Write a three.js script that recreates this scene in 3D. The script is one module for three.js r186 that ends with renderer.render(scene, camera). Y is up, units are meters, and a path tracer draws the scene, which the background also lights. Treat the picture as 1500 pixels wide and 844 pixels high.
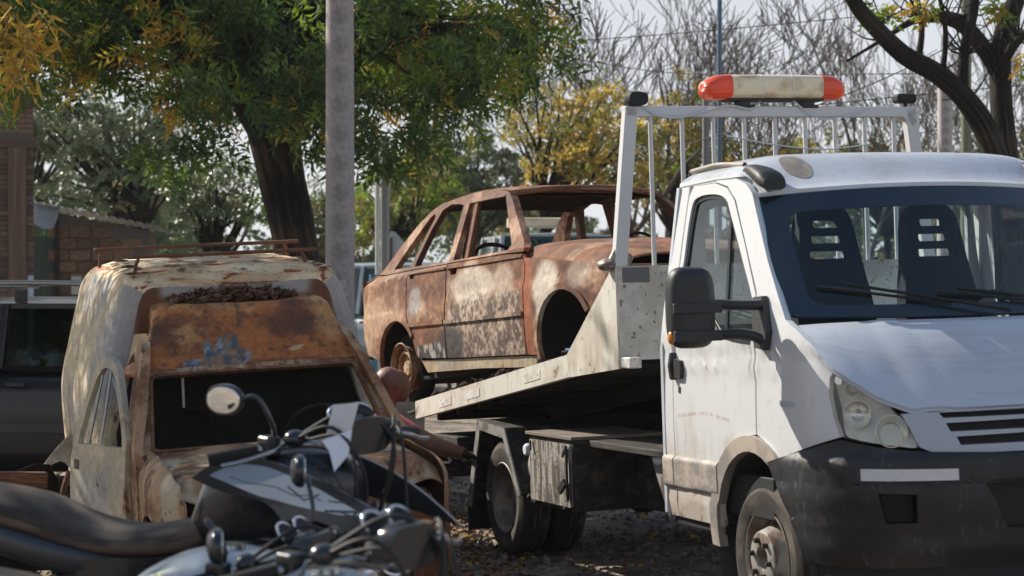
import * as THREE from 'three';
import { RoundedBoxGeometry } from 'three/addons/geometries/RoundedBoxGeometry.js';
import { mergeGeometries, toCreasedNormals } from 'three/addons/utils/BufferGeometryUtils.js';
import { MarchingCubes } from 'three/addons/objects/MarchingCubes.js';

// ---------------------------------------------------------------- camera, sky, sun, exposure
const scene = new THREE.Scene();
const camera = new THREE.PerspectiveCamera(16.01, 1500 / 844, 0.3, 900);
camera.position.set(0, 1.64, 0);
camera.rotation.x = -Math.atan(12 / 3000);
camera.focus = 11.8;
camera.userData.fStop = 3.8;
const SUN = new THREE.Vector3(-0.67, 0.60, -0.45).normalize();
const sun = new THREE.DirectionalLight(new THREE.Color(1.0, 0.93, 0.82), 5);
sun.position.copy(SUN).multiplyScalar(60).add(new THREE.Vector3(0, 0, -12));
sun.target.position.set(0, 0, -12);
sun.castShadow = true;
sun.shadow.mapSize.set(4096, 4096);
Object.assign(sun.shadow.camera, { left: -24, right: 24, top: 24, bottom: -24, near: 1, far: 140 });
sun.shadow.bias = -0.0005;
scene.add(sun, sun.target);
{
  const w = 256, h = 128, d = new Float32Array(w * h * 4);
  for (let j = 0; j < h; j++) for (let i = 0; i < w; i++) {
    const el = (j + 0.5) / h * Math.PI - Math.PI / 2;             // first row is straight down
    const az = (i + 0.5) / w * Math.PI * 2 - Math.PI;
    const dir = new THREE.Vector3(Math.cos(el) * Math.cos(az), Math.sin(el), Math.cos(el) * Math.sin(az));
    const s = Math.max(0, Math.sin(el)), near = Math.pow(Math.max(0, dir.dot(SUN)), 6);
    const k = Math.pow(1 - s, 1.9), veil = 0.5 + 0.5 * Math.sin(az * 3 + s * 9) * Math.sin(az * 5 - s * 14);
    let r = 0.10 + 0.80 * k, g = 0.21 + 0.70 * k, b = 0.42 + 0.52 * k;
    const c = 0.10 * veil * (0.4 + 0.6 * k);
    r += c; g += c; b += c * 0.8;
    r += 0.5 * near; g += 0.46 * near; b += 0.38 * near;
    if (el < 0) { r = 0.30; g = 0.27; b = 0.23; }
    r *= 0.64; g *= 0.64; b *= 0.64;
    d.set([r, g, b, 1], (j * w + i) * 4);
  }
  const t = new THREE.DataTexture(d, w, h, THREE.RGBAFormat, THREE.FloatType);
  t.mapping = THREE.EquirectangularReflectionMapping; t.minFilter = t.magFilter = THREE.LinearFilter; t.needsUpdate = true;
  scene.background = t; scene.environment = t;
}
const renderer = new THREE.WebGLRenderer({ antialias: true });
renderer.setSize(1024, 576);
renderer.toneMapping = THREE.LinearToneMapping;
renderer.toneMappingExposure = 1.5;
renderer.shadowMap.enabled = true;

// ---------------------------------------------------------------- helpers
function rng(seed) { let a = seed >>> 0; return () => { a = (a + 0x6D2B79F5) | 0; let t = Math.imul(a ^ (a >>> 15), 1 | a); t = (t + Math.imul(t ^ (t >>> 7), 61 | t)) ^ t; return ((t ^ (t >>> 14)) >>> 0) / 4294967296; }; }
const TAB = new Float32Array(65536); { const r = rng(7); for (let i = 0; i < 65536; i++) TAB[i] = r(); }
const hsh = (x, y, s) => TAB[(((y + s * 57) & 255) << 8) | ((x + s * 131) & 255)];
const mod = (a, n) => ((a % n) + n) % n;
function n2(x, y, s = 0, p = 0) {
  let xi = Math.floor(x), yi = Math.floor(y); const fx = x - xi, fy = y - yi;
  const u = fx * fx * (3 - 2 * fx), v = fy * fy * (3 - 2 * fy);
  let x1 = xi + 1, y1 = yi + 1; if (p) { xi = mod(xi, p); x1 = mod(x1, p); yi = mod(yi, p); y1 = mod(y1, p); }
  const a = hsh(xi, yi, s), b = hsh(x1, yi, s), c = hsh(xi, y1, s), d = hsh(x1, y1, s);
  return a + (b - a) * u + (c - a) * v + (a - b - c + d) * u * v;
}
function fbm(x, y, s = 0, o = 4, p = 0) { let t = 0, a = 0.5, n = 0; for (let i = 0; i < o; i++) { t += a * n2(x, y, s + i * 17, p); n += a; a *= 0.55; x *= 2; y *= 2; p *= 2; } return t / n; }
const cl = (x, a = 0, b = 1) => Math.min(b, Math.max(a, x));
const ss = (a, b, x) => { const t = cl((x - a) / (b - a)); return t * t * (3 - 2 * t); };
const mix = (a, b, t) => a + (b - a) * t;
const mixc = (a, b, t) => [mix(a[0], b[0], t), mix(a[1], b[1], t), mix(a[2], b[2], t)];
function tex(w, h, fn, srgb = true) {                               // fn gives sRGB 0..255 (colour) or one number 0..255
  const d = new Uint8Array(w * h * 4);
  for (let j = 0; j < h; j++) for (let i = 0; i < w; i++) {
    const c = fn((i + 0.5) / w, (j + 0.5) / h), k = (j * w + i) * 4;
    if (typeof c === 'number') { d[k] = d[k + 1] = d[k + 2] = cl(c, 0, 255); } else { d[k] = cl(c[0], 0, 255); d[k + 1] = cl(c[1], 0, 255); d[k + 2] = cl(c[2], 0, 255); }
    d[k + 3] = 255;
  }
  const t = new THREE.DataTexture(d, w, h, THREE.RGBAFormat);
  t.wrapS = t.wrapT = THREE.RepeatWrapping; t.magFilter = THREE.LinearFilter; t.minFilter = THREE.LinearMipmapLinearFilter; t.generateMipmaps = true;
  if (srgb) t.colorSpace = THREE.SRGBColorSpace;
  t.needsUpdate = true; return t;
}
const lin = (r, g, b) => new THREE.Color().setRGB(r, g, b);
function std(o) { return new THREE.MeshStandardMaterial({ side: THREE.DoubleSide, roughness: 0.7, ...o }); }
function phys(o) { return new THREE.MeshPhysicalMaterial({ side: THREE.DoubleSide, roughness: 0.5, ...o }); }
const used = {};
function numbered(n) { used[n] = (used[n] ?? -1) + 1; return used[n] ? n + '_' + String(used[n]).padStart(3, '0') : n; }
function mesh(name, geo, mat, parent) {
  const g = Array.isArray(geo) ? merge(geo) : geo;
  const m = new THREE.Mesh(g, mat); m.name = parent ? name : numbered(name); m.castShadow = m.receiveShadow = true;
  (parent || scene).add(m); return m;
}
function thing(name, label, category, group) {
  const o = new THREE.Group(); o.name = numbered(name); o.userData = { label, category }; if (group) o.userData.group = group;
  scene.add(o); return o;
}
function tag(o, label, category, group) { Object.assign(o.userData, { label, category }); if (group) o.userData.group = group; return o; }
function merge(list) { return mergeGeometries(list.map(g => { let q = g.index ? g.toNonIndexed() : g; if (!q.attributes.uv) q.setAttribute('uv', new THREE.BufferAttribute(new Float32Array(q.attributes.position.count * 2), 2)); for (const k of Object.keys(q.attributes)) if (!['position', 'normal', 'uv'].includes(k)) q.deleteAttribute(k); q.morphAttributes = {}; return q; })); }
// vehicle frame: local x forward, y up, z to the vehicle's right; heading measured from +z towards +x
function setPose(o, pos, yaw, pitch, roll) {
  const r = Math.PI / 180, y = yaw * r, p = pitch * r, q = roll * r;
  const f = new THREE.Vector3(Math.sin(y) * Math.cos(p), Math.sin(p), Math.cos(y) * Math.cos(p));
  const rt = new THREE.Vector3().crossVectors(f, new THREE.Vector3(0, 1, 0)).normalize();
  const up = new THREE.Vector3().crossVectors(rt, f);
  const rt2 = rt.clone().multiplyScalar(Math.cos(q)).addScaledVector(up, -Math.sin(q));
  const up2 = up.clone().multiplyScalar(Math.cos(q)).addScaledVector(rt, Math.sin(q));
  o.position.set(...pos); o.quaternion.setFromRotationMatrix(new THREE.Matrix4().makeBasis(f, up2, rt2)); return o;
}
// closed smooth outline through points; points given as [a, b] or [a, b, 1] for a sharp corner
function smooth(pts, n = 6) {
  const out = [], N = pts.length;
  for (let i = 0; i < N; i++) {
    const p0 = pts[(i + N - 1) % N], p1 = pts[i], p2 = pts[(i + 1) % N], p3 = pts[(i + 2) % N];
    const m1 = p1[2] ? [0, 0] : [(p2[0] - p0[0]) / 2, (p2[1] - p0[1]) / 2], m2 = p2[2] ? [0, 0] : [(p3[0] - p1[0]) / 2, (p3[1] - p1[1]) / 2];
    if (p1[2] && p2[2]) { out.push([p1[0], p1[1]]); continue; }
    for (let k = 0; k < n; k++) { const t = k / n, t2 = t * t, t3 = t2 * t, a = 2 * t3 - 3 * t2 + 1, b = t3 - 2 * t2 + t, c = -2 * t3 + 3 * t2, d = t3 - t2; out.push([a * p1[0] + b * m1[0] + c * p2[0] + d * m2[0], a * p1[1] + b * m1[1] + c * p2[1] + d * m2[1]]); }
  }
  return out;
}
function rrect(x0, y0, x1, y1, r, n = 4) { const o = []; for (const [cx, cy, a] of [[x1 - r, y1 - r, 0], [x0 + r, y1 - r, 1], [x0 + r, y0 + r, 2], [x1 - r, y0 + r, 3]]) for (let k = 0; k <= n; k++) { const t = (a + k / n) * Math.PI / 2; o.push([cx + r * Math.cos(t), cy + r * Math.sin(t)]); } return o; }
function circ(x, y, r, n = 24) { return Array.from({ length: n }, (_, k) => [x + r * Math.cos(k / n * 2 * Math.PI), y + r * Math.sin(k / n * 2 * Math.PI)]); }
// a curved panel with thickness: an outline (and holes) in (a, b), mapped to space by map(a, b, t), t = 0 outer face .. 1 inner face
function sheet(pts, holes, map, o = {}) {
  const { edge = 0.12, crease = 32, uv = (a, b) => [a, b] } = o;
  const C = pts.map(p => new THREE.Vector2(p[0], p[1])), Hs = (holes || []).map(h => h.map(p => new THREE.Vector2(p[0], p[1])));
  if (THREE.ShapeUtils.area(C) < 0) C.reverse();
  for (const h of Hs) if (THREE.ShapeUtils.area(h) > 0) h.reverse();
  const all = C.concat(...Hs), tri = THREE.ShapeUtils.triangulateShape(C, Hs);
  let T = tri.map(t => t.map(i => [all[i].x, all[i].y]));
  const e2 = edge * edge, out = [];
  while (T.length) {
    const t = T.pop(); let L = 0, k = -1;
    for (let i = 0; i < 3; i++) { const p = t[i], q = t[(i + 1) % 3], l = (p[0] - q[0]) ** 2 + (p[1] - q[1]) ** 2; if (l > L) { L = l; k = i; } }
    if (L > e2) { const p = t[k], q = t[(k + 1) % 3], r = t[(k + 2) % 3], m = [(p[0] + q[0]) / 2, (p[1] + q[1]) / 2]; T.push([p, m, r], [m, q, r]); } else out.push(t);
  }
  const pos = [], uvs = [];
  const put = (p, t) => { pos.push(...map(p[0], p[1], t)); uvs.push(...uv(p[0] + t * 0.045, p[1] + t * 0.03)); };
  for (const t of out) { put(t[0], 0); put(t[1], 0); put(t[2], 0); }
  if (!o.single) for (const t of out) { put(t[0], 1); put(t[2], 1); put(t[1], 1); }
  if (!o.single) for (const ring of [C, ...Hs]) for (let i = 0; i < ring.length; i++) {
    const p = ring[i], q = ring[(i + 1) % ring.length], n = 1 << Math.max(0, Math.ceil(Math.log2(Math.hypot(p.x - q.x, p.y - q.y) / edge)));
    for (let k = 0; k < n; k++) {
      const a = [mix(p.x, q.x, k / n), mix(p.y, q.y, k / n)], b = [mix(p.x, q.x, (k + 1) / n), mix(p.y, q.y, (k + 1) / n)];
      put(a, 0); put(b, 1); put(b, 0); put(a, 0); put(a, 1); put(b, 1);
    }
  }
  const g = new THREE.BufferGeometry();
  g.setAttribute('position', new THREE.Float32BufferAttribute(pos, 3)); g.setAttribute('uv', new THREE.Float32BufferAttribute(uvs, 2));
  return toCreasedNormals(g, crease * Math.PI / 180);
}
// a grid surface f(s, t) -> [x, y, z], s, t in 0..1
function grid(f, ns, nt, o = {}) {
  const pos = [], uvs = [], ix = [];
  for (let j = 0; j <= nt; j++) for (let i = 0; i <= ns; i++) { const p = f(i / ns, j / nt); pos.push(p[0], p[1], p[2]); uvs.push(...(o.uv ? o.uv(i / ns, j / nt, p) : [i / ns, j / nt])); }
  for (let j = 0; j < nt; j++) for (let i = 0; i < ns; i++) { const a = j * (ns + 1) + i; ix.push(a, a + 1, a + ns + 2, a, a + ns + 2, a + ns + 1); }
  let g = new THREE.BufferGeometry();
  g.setAttribute('position', new THREE.Float32BufferAttribute(pos, 3)); g.setAttribute('uv', new THREE.Float32BufferAttribute(uvs, 2)); g.setIndex(ix);
  g = g.toNonIndexed(); return toCreasedNormals(g, (o.crease ?? 40) * Math.PI / 180);
}
// rounded loft: sections [[x, halfWidth, yBottom, yTop, power]] along x; z across
function loft(sec, n = 24, m = 1, o = {}) {
  const S = []; for (let i = 0; i < sec.length - 1; i++) for (let k = 0; k < m; k++) { const t = k / m, p = sec[Math.max(0, i - 1)], a = sec[i], b = sec[i + 1], q = sec[Math.min(sec.length - 1, i + 2)]; S.push(a.map((v, c) => { const t2 = t * t, t3 = t2 * t; return 0.5 * (2 * v + (b[c] - p[c]) * t + (2 * p[c] - 5 * v + 4 * b[c] - q[c]) * t2 + (3 * v - p[c] - 3 * b[c] + q[c]) * t3); })); } S.push(sec[sec.length - 1]);
  const f = (s, t) => { const i = Math.min(S.length - 1, Math.round(t * (S.length - 1))), q = S[i], a = s * Math.PI * 2, e = 2 / (q[4] || 2.6), c = Math.cos(a), d = Math.sin(a);
    return [q[0], (q[2] + q[3]) / 2 + (q[3] - q[2]) / 2 * Math.sign(d) * Math.abs(d) ** e, (q[5] || 0) + Math.max(1e-4, q[1]) * Math.sign(c) * Math.abs(c) ** e]; };
  const body = grid(f, n, S.length - 1, { crease: 50, ...o }), caps = [];
  for (const t of [0, 1]) { const q = S[t ? S.length - 1 : 0], c = [q[0], (q[2] + q[3]) / 2, q[5] || 0]; caps.push(grid((s, k) => { const p = f(s, t); return [mix(c[0], p[0], k), mix(c[1], p[1], k), mix(c[2], p[2], k)]; }, n, 1)); }
  return mergeGeometries([body, ...caps]);
}
function tube(pts, r, rad = 8, seg, closed = false) { const c = new THREE.CatmullRomCurve3(pts.map(p => new THREE.Vector3(...p)), closed, 'centripetal'); return new THREE.TubeGeometry(c, seg || Math.max(4, pts.length * 4), r, rad, closed); }
function rod(p, q, r0, r1 = r0, n = 10) {
  const a = new THREE.Vector3(...p), b = new THREE.Vector3(...q), g = new THREE.CylinderGeometry(r1, r0, a.distanceTo(b), n);
  g.applyQuaternion(new THREE.Quaternion().setFromUnitVectors(new THREE.Vector3(0, 1, 0), b.clone().sub(a).normalize())); const m = a.add(b).multiplyScalar(0.5); return g.translate(m.x, m.y, m.z);
}
function bar(p, q, w, h, r = 0.006, up = [0, 1, 0]) {                  // a rounded box from p to q: w across, h along up
  const a = new THREE.Vector3(...p), b = new THREE.Vector3(...q), x = b.clone().sub(a), L = x.length(); x.normalize();
  let z = new THREE.Vector3().crossVectors(x, new THREE.Vector3(...up)); if (z.lengthSq() < 1e-6) z.crossVectors(x, new THREE.Vector3(1, 0, 0)); z.normalize();
  const y = new THREE.Vector3().crossVectors(z, x), g = new RoundedBoxGeometry(L, h, w, 2, Math.min(r, h * 0.49, w * 0.49, L * 0.49));
  const m = a.add(b).multiplyScalar(0.5); return g.applyMatrix4(new THREE.Matrix4().makeBasis(x, y, z).setPosition(m));
}
function bx(x0, x1, y0, y1, z0, z1, r = 0.008) { const g = new RoundedBoxGeometry(x1 - x0, y1 - y0, z1 - z0, 2, Math.min(r, (x1 - x0) * 0.49, (y1 - y0) * 0.49, (z1 - z0) * 0.49)); return g.translate((x0 + x1) / 2, (y0 + y1) / 2, (z0 + z1) / 2); }
function ball(p, r, sx = 1, sy = 1, sz = 1) { return new THREE.SphereGeometry(r, 20, 14).scale(sx, sy, sz).translate(...p); }
function lathe(prof, n = 36) { return toCreasedNormals(new THREE.LatheGeometry(prof.map(p => new THREE.Vector2(p[0], p[1])), n).toNonIndexed(), 0.6); }   // about y
function wheelTurn(g, x, y, z, s = 1) { return g.rotateX(s > 0 ? Math.PI / 2 : -Math.PI / 2).translate(x, y, z); }     // y axis -> outward z
// ground height: tilted under the tow truck, level elsewhere
const TP = { pos: [2.089, -0.0166, -9.967], yaw: 19.57, pitch: 1.2, roll: 1.5 };
const tRef = setPose(new THREE.Object3D(), TP.pos, TP.yaw, TP.pitch, TP.roll); tRef.updateMatrixWorld();
const tUp = new THREE.Vector3(0, 1, 0).applyQuaternion(tRef.quaternion);
function groundY(x, z) {
  const p = TP.pos[1] - (tUp.x * (x - TP.pos[0]) + tUp.z * (z - TP.pos[2])) / tUp.y;
  const k = 1 - ss(4, 9, Math.hypot(x - 1.6, z + 11.5));
  return mix(-0.05, p, k) - 0.12 * ss(0, 1, 1 - Math.hypot((x + 1.4) / 2.6, (z + 11.6) / 2.4)) * (1 - ss(0, .5, (x + .1)));
}

// ---------------------------------------------------------------- materials
const RD = [84, 52, 38], RM = [116, 74, 50], RO = [142, 92, 60], TAN = [164, 132, 106], ASH = [206, 194, 178], SOOT = [38, 33, 31], GREY = [128, 116, 106];
function rustAt(x, y, s, P) {                                          // one sample of rusted, burnt steel; x, y in metres
  const a = fbm(x * 2.3, y * 2.3, s, 5), b = fbm(x * 9, y * 9, s + 50, 4), c = fbm(x * 34, y * 34, s + 90, 3);
  let q = mixc(RD, RM, ss(0.25, 0.6, a * 0.6 + b * 0.4)); q = mixc(q, RO, ss(0.5, 0.72, b * 0.55 + a * 0.45) * 0.8); q = mixc(q, TAN, ss(0.52, 0.7, fbm(x * 3.1, y * 4.5, s + 130, 5)) * (P?.tan ?? 0.7));
  q = mixc(q, SOOT, ss(0.6, 0.78, fbm(x * 4.5, y * 3, s + 170, 5)) * (P?.soot ?? 0.5)); const g = 0.78 + 0.44 * c; return [q[0] * g, q[1] * g, q[2] * g];
}
const M = {};
M.sedan = std({ roughness: 0.78, map: tex(1536, 512, (s, t) => {
  const u = s * 4.3 - 0.9, w = t * 1.45 + 0.1, e = (fbm(u * 4, w * 4, 3, 4) - 0.5) * 0.3, f = (fbm(u * 13, w * 13, 9, 4) - 0.5) * 0.2, m = fbm(u * 17, w * 15, 21, 4);
  let q = rustAt(u, w, 11, { tan: 0.95, soot: 0.25 });
  const blob = (u0, w0, ru, rw) => 1 - ss(0.7, 1.15, Math.hypot((u - u0) / ru, (w - w0) / rw) + e * 1.6 + f);
  q = mixc(q, ASH, 0.85 * blob(1.25, 0.78, 0.42, 0.14)); q = mixc(q, ASH, 0.6 * blob(1.75, 0.76, 0.2, 0.12));
  q = mixc(q, [200, 190, 176], 0.9 * blob(2.36, 0.66, 0.17, 0.2)); q = mixc(q, [176, 162, 148], 0.6 * blob(2.75, 0.72, 0.14, 0.1)); q = mixc(q, [150, 152, 156], 0.75 * blob(0.36, 0.75, 0.12, 0.12)); q = mixc(q, TAN, 0.7 * blob(-0.35, 0.72, 0.3, 0.13));
  const low = ss(0.86, 0.92, u + f * 0.3) * (1 - ss(2.0, 2.03, u)) * (1 - ss(0.66, 0.72, w + e * 0.5));
  const m2 = fbm(u * 42, w * 38, 29, 4) * 0.5 + m * 0.3 + fbm(u * 6, w * 5, 33, 3) * 0.2; q = mixc(q, mixc([86, 74, 66], [188, 170, 154], ss(0.40, 0.60, m2)), low * 0.8);
  const dk = blob(0.95, 0.4, 0.22, 0.14); q = mixc(q, [42, 40, 40], dk * 0.75);
  const peel = ss(0.36, 0.4, u) * (1 - ss(0.82, 0.84, u)) * (1 - ss(0.42, 0.45, w + f * 0.2)); q = mixc(q, mixc([48, 48, 50], [170, 164, 158], ss(0.5, 0.62, fbm(u * 26, w * 9, 41, 4))), peel * 0.9);
  q = mixc(q, [158, 86, 52], 0.7 * ss(2.03, 2.05, u) * (1 - ss(2.14, 2.18, u + e * 0.3)));
  const k = 0.85 + 0.3 * fbm(u * 40, w * 40, 77, 3); return [q[0] * k, q[1] * k, q[2] * k];
}), bumpMap: tex(512, 256, (s, t) => 255 * fbm(s * 90, t * 30, 5, 4), false), bumpScale: 0.004 });
const uvSedan = (a, b) => [(a + 0.9) / 4.3, (b - 0.1) / 1.45];
const rustTile = tex(768, 768, (s, t) => { const x = s * 2, y = t * 2, e = ss(0.0, 0.12, Math.min(s, 1 - s, t, 1 - t)); return mixc(rustAt(mod(x + 1, 2) + 7, mod(y + 1, 2) + 7, 23), rustAt(x, y, 23), e); });
const bumpTile = tex(512, 512, (s, t) => 255 * fbm(s * 24, t * 24, 61, 5, 24), false);
const tiled = (t, k) => { const c = t.clone(); c.repeat.set(k, k); c.needsUpdate = true; return c; };
M.rust = std({ roughness: 0.85, map: tiled(rustTile, 0.5), bumpMap: tiled(bumpTile, 1), bumpScale: 0.004 });
M.soot = std({ roughness: 0.95, color: lin(0.012, 0.011, 0.010) });
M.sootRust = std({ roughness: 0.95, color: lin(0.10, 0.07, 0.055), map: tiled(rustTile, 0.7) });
// van: pale cargo box, flaking roof, rusted cab cap with blue paint left on it
const paleAt = (x, y, s) => { const a = fbm(x * 2.2, y * 2.2, s, 5), b = fbm(x * 12, y * 12, s + 30, 4), c = fbm(x * 5, y * 1.6, s + 60, 5); let q = mixc([194, 178, 148], [152, 150, 150], ss(0.42, 0.66, a) * 0.75); q = mixc(q, [168, 138, 104], ss(0.52, 0.7, c) * 0.75); q = mixc(q, [110, 66, 38], ss(0.62, 0.72, b * 0.6 + c * 0.4) * 0.9); const k = 0.86 + 0.28 * fbm(x * 45, y * 45, s + 80, 3); return [q[0] * k, q[1] * k, q[2] * k]; };
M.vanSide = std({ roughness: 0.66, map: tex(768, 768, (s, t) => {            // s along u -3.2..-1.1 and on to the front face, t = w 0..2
  const x = s * 3, w = t * 2; let q = paleAt(x, w, 201); const e = (fbm(x * 5, w * 5, 205, 4) - 0.5) * 0.5;
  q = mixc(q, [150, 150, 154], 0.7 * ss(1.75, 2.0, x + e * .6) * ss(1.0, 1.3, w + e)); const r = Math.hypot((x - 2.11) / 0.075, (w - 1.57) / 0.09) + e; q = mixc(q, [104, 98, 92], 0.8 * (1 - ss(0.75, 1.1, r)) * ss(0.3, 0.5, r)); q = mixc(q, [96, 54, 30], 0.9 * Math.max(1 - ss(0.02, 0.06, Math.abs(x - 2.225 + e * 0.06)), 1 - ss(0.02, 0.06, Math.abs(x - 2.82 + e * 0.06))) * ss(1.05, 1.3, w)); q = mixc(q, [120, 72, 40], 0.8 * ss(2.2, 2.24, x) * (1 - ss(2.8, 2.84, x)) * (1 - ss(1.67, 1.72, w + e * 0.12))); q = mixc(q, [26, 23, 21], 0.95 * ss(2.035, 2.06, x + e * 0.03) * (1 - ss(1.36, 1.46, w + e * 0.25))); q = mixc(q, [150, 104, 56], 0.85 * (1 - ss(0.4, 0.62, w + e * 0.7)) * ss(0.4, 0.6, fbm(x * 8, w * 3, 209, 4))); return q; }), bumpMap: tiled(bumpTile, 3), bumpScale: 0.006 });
M.vanRoof = std({ roughness: 0.75, map: tex(768, 768, (s, t) => { const x = s * 2.2, y = t * 1.8, f = fbm(x * 7, y * 7, 231, 5), g = fbm(x * 2, y * 2, 233, 4); let q = mixc([226, 208, 172], [196, 168, 130], ss(0.4, 0.65, g)); q = mixc(q, [134, 74, 40], ss(0.6, 0.66, f * 0.75 + g * 0.25)); const l = Math.abs(f - 0.5); q = mixc([90, 66, 50], q, ss(0.0, 0.012, l)); return q; }) });
M.vanCap = std({ roughness: 0.62, map: tex(768, 512, (s, t) => {             // s across 0..1 (image left to right), t up the cap
  const x = s * 1.3, y = t * 0.7, e = (fbm(x * 9, y * 9, 251, 5) - 0.5), a = fbm(x * 3, y * 6, 253, 5), b = fbm(x * 22, y * 22, 257, 4);
  let q = mixc([92, 54, 28], [168, 100, 46], ss(0.28, 0.66, a)); q = mixc(q, [196, 150, 96], ss(0.56, 0.75, fbm(x * 4, y * 3.5, 259, 5)) * 0.7 + 0.5 * ss(0.62, 0.85, t + e * 0.5)); q = mixc(q, [70, 48, 38], ss(0.6, 0.7, b) * 0.5);
  const bl = (cx, cy, rx, ry) => 1 - ss(0.7, 1.1, Math.hypot((s - cx) / rx, (t - cy) / ry) + e * 1.5); const m = Math.max(bl(0.40, 0.13, 0.10, 0.13), bl(0.385, 0.29, 0.06, 0.14), bl(0.295, 0.22, 0.03, 0.12), bl(0.24, 0.10, 0.08, 0.08), bl(0.32, 0.10, 0.08, 0.08));
  q = mixc(q, mixc([70, 84, 94], [128, 142, 152], ss(0.35, 0.65, b)), m * (0.5 + 0.45 * ss(0.4, 0.5, fbm(x * 14, y * 14, 267, 4)))); const k = 0.84 + 0.32 * fbm(x * 60, y * 60, 263, 3); return [q[0] * k, q[1] * k, q[2] * k]; }), bumpMap: tiled(bumpTile, 2), bumpScale: 0.004 });
const paleTile = tex(768, 768, (s, t) => { const e = ss(0, 0.12, Math.min(s, 1 - s, t, 1 - t)), x = s * 2, y = t * 2; return mixc(paleAt(mod(x + 1, 2) + 5, mod(y + 1, 2) + 5, 271), paleAt(x, y, 271), e); });
M.vanPaint = std({ roughness: 0.68, map: tiled(paleTile, 0.5), bumpMap: tiled(bumpTile, 1.5), bumpScale: 0.004 });
M.vanTan = std({ roughness: 0.72, map: tex(512, 512, (s, t) => { const x = s * 1.6, y = t * 1.6, a = fbm(x * 5, y * 5, 281, 5), b = fbm(x * 18, y * 18, 283, 4); let q = mixc([112, 70, 40], [172, 136, 98], ss(0.32, 0.62, a * 0.7 + b * 0.3)); q = mixc(q, [196, 180, 152], ss(0.5, 0.68, fbm(x * 4, y * 4, 285, 5)) * 0.8); q = mixc(q, [60, 44, 36], ss(0.62, 0.75, b) * 0.7); return q; }), bumpMap: tiled(bumpTile, 1.5), bumpScale: 0.004 });
// tow truck
const dirtWhite = tex(1024, 1024, (s, t) => {                               // s = u -1.2..1.3, t = w 0.3..2.4
  const x = s * 2.5 - 1.2, w = t * 2.1 + 0.3, a = fbm(x * 4, w * 4, 301, 5), b = fbm(x * 24, w * 18, 303, 4), st = fbm(x * 15, w * 1.6, 305, 4);
  let q = [204, 205, 206]; const gr = ss(0.5, 0.78, a * 0.5 + st * 0.3 + 0.42 * (1 - ss(0.5, 1.2, w))); q = mixc(q, [172, 158, 142], gr * 0.75); q = mixc(q, [108, 92, 78], ss(0.62, 0.7, b) * (1 - ss(0.52, 0.62, w + a * 0.1)) * 0.9); q = mixc(q, [168, 160, 150], ss(0.7, 0.78, b) * 0.2);
  const scr = ss(0.012, 0.004, Math.abs(w - 1.02 - 0.012 * Math.sin(x * 9)) + (n2(x * 60, 3, 307) > 0.4 ? 0 : 1)) * (x > -0.85 && x < -0.2 ? 1 : 0); q = mixc(q, [150, 120, 100], scr * 0.35); return q; });
M.white = phys({ map: dirtWhite, roughness: 0.36, clearcoat: 0.55, clearcoatRoughness: 0.2 });
const uvCab = (u, w) => [(u + 1.2) / 2.5, (w - 0.3) / 2.1];
M.whitePlain = phys({ map: tex(768, 768, (s, t) => { const a = fbm(s * 5, t * 5, 313, 5), b = fbm(s * 70, t * 70, 315, 3), c = fbm(s * 3, t * 26, 317, 4); let q = mixc([188, 193, 200], [176, 178, 180], ss(0.4, 0.72, a * 0.6 + c * 0.4)); q = mixc(q, [150, 144, 136], ss(0.72, 0.8, b) * 0.28); const sc = Math.abs(fbm(s * 4, t * 4, 319, 2) - 0.5 - 0.004 * Math.round((n2(s * 7, t * 7, 12) - 0.5) * 30)); return mixc(q, [150, 148, 146], ss(0.0016, 0.0006, sc) * 0.2); }), roughness: 0.34, clearcoat: 0.6, clearcoatRoughness: 0.14, roughnessMap: tex(256, 256, (s, t) => 150 + 160 * (fbm(s * 6, t * 6, 311, 5, 6) - 0.3), false) });
M.bedWhite = std({ roughness: 0.55, map: tex(1024, 512, (s, t) => { const x = s * 4, y = t * 2, a = fbm(x * 2.5, y * 3, 321, 5), b = fbm(x * 20, y * 20, 323, 4), st = fbm(x * 16, y * 1.5, 325, 4); let q = mixc([204, 200, 190], [178, 168, 154], ss(0.4, 0.7, a * 0.75 + st * 0.25)); q = mixc(q, [112, 92, 76], ss(0.70, 0.76, b * 0.7 + a * 0.3) * 0.8); q = mixc(q, [150, 134, 118], ss(0.66, 0.75, fbm(x * 30, y * 4, 327, 3)) * 0.35); return q; }) });
M.panelWhite = std({ roughness: 0.45, map: tex(512, 512, (s, t) => { const a = fbm(s * 5, t * 5, 331, 5), b = fbm(s * 40, t * 40, 333, 3); let q = mixc([216, 214, 208], [186, 180, 170], ss(0.4, 0.7, a)); return mixc(q, [120, 96, 80], ss(0.7, 0.76, b) * 0.8); }) });
M.barWhite = std({ roughness: 0.45, color: lin(0.58, 0.585, 0.58) });
M.plastic = std({ color: lin(0.022, 0.022, 0.024), roughness: 0.5, bumpMap: tiled(bumpTile, 6), bumpScale: 0.0006 });
M.plasticGrey = std({ color: lin(0.05, 0.05, 0.05), roughness: 0.7 });
M.bumper = std({ roughness: 0.55, map: tex(512, 512, (s, t) => { const a = fbm(s * 7, t * 7, 351, 5), b = fbm(s * 50, t * 50, 353, 3); const sp = ss(0.66, 0.74, fbm(s * 120, t * 30, 357, 3)); const k = mix(24, 36, ss(0.35, 0.7, a)) + 8 * b + 26 * sp * ss(0.45, 0.6, a); return [k, k * 1.0, k * 1.02]; }) });
M.trim = std({ roughness: 0.6, map: tex(512, 256, (s, t) => { const a = fbm(s * 9, t * 5, 361, 5), b = fbm(s * 40, t * 40, 363, 3); return mixc([124, 118, 112], [166, 154, 142], ss(0.35, 0.7, a * 0.7 + b * 0.3)); }) });
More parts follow.
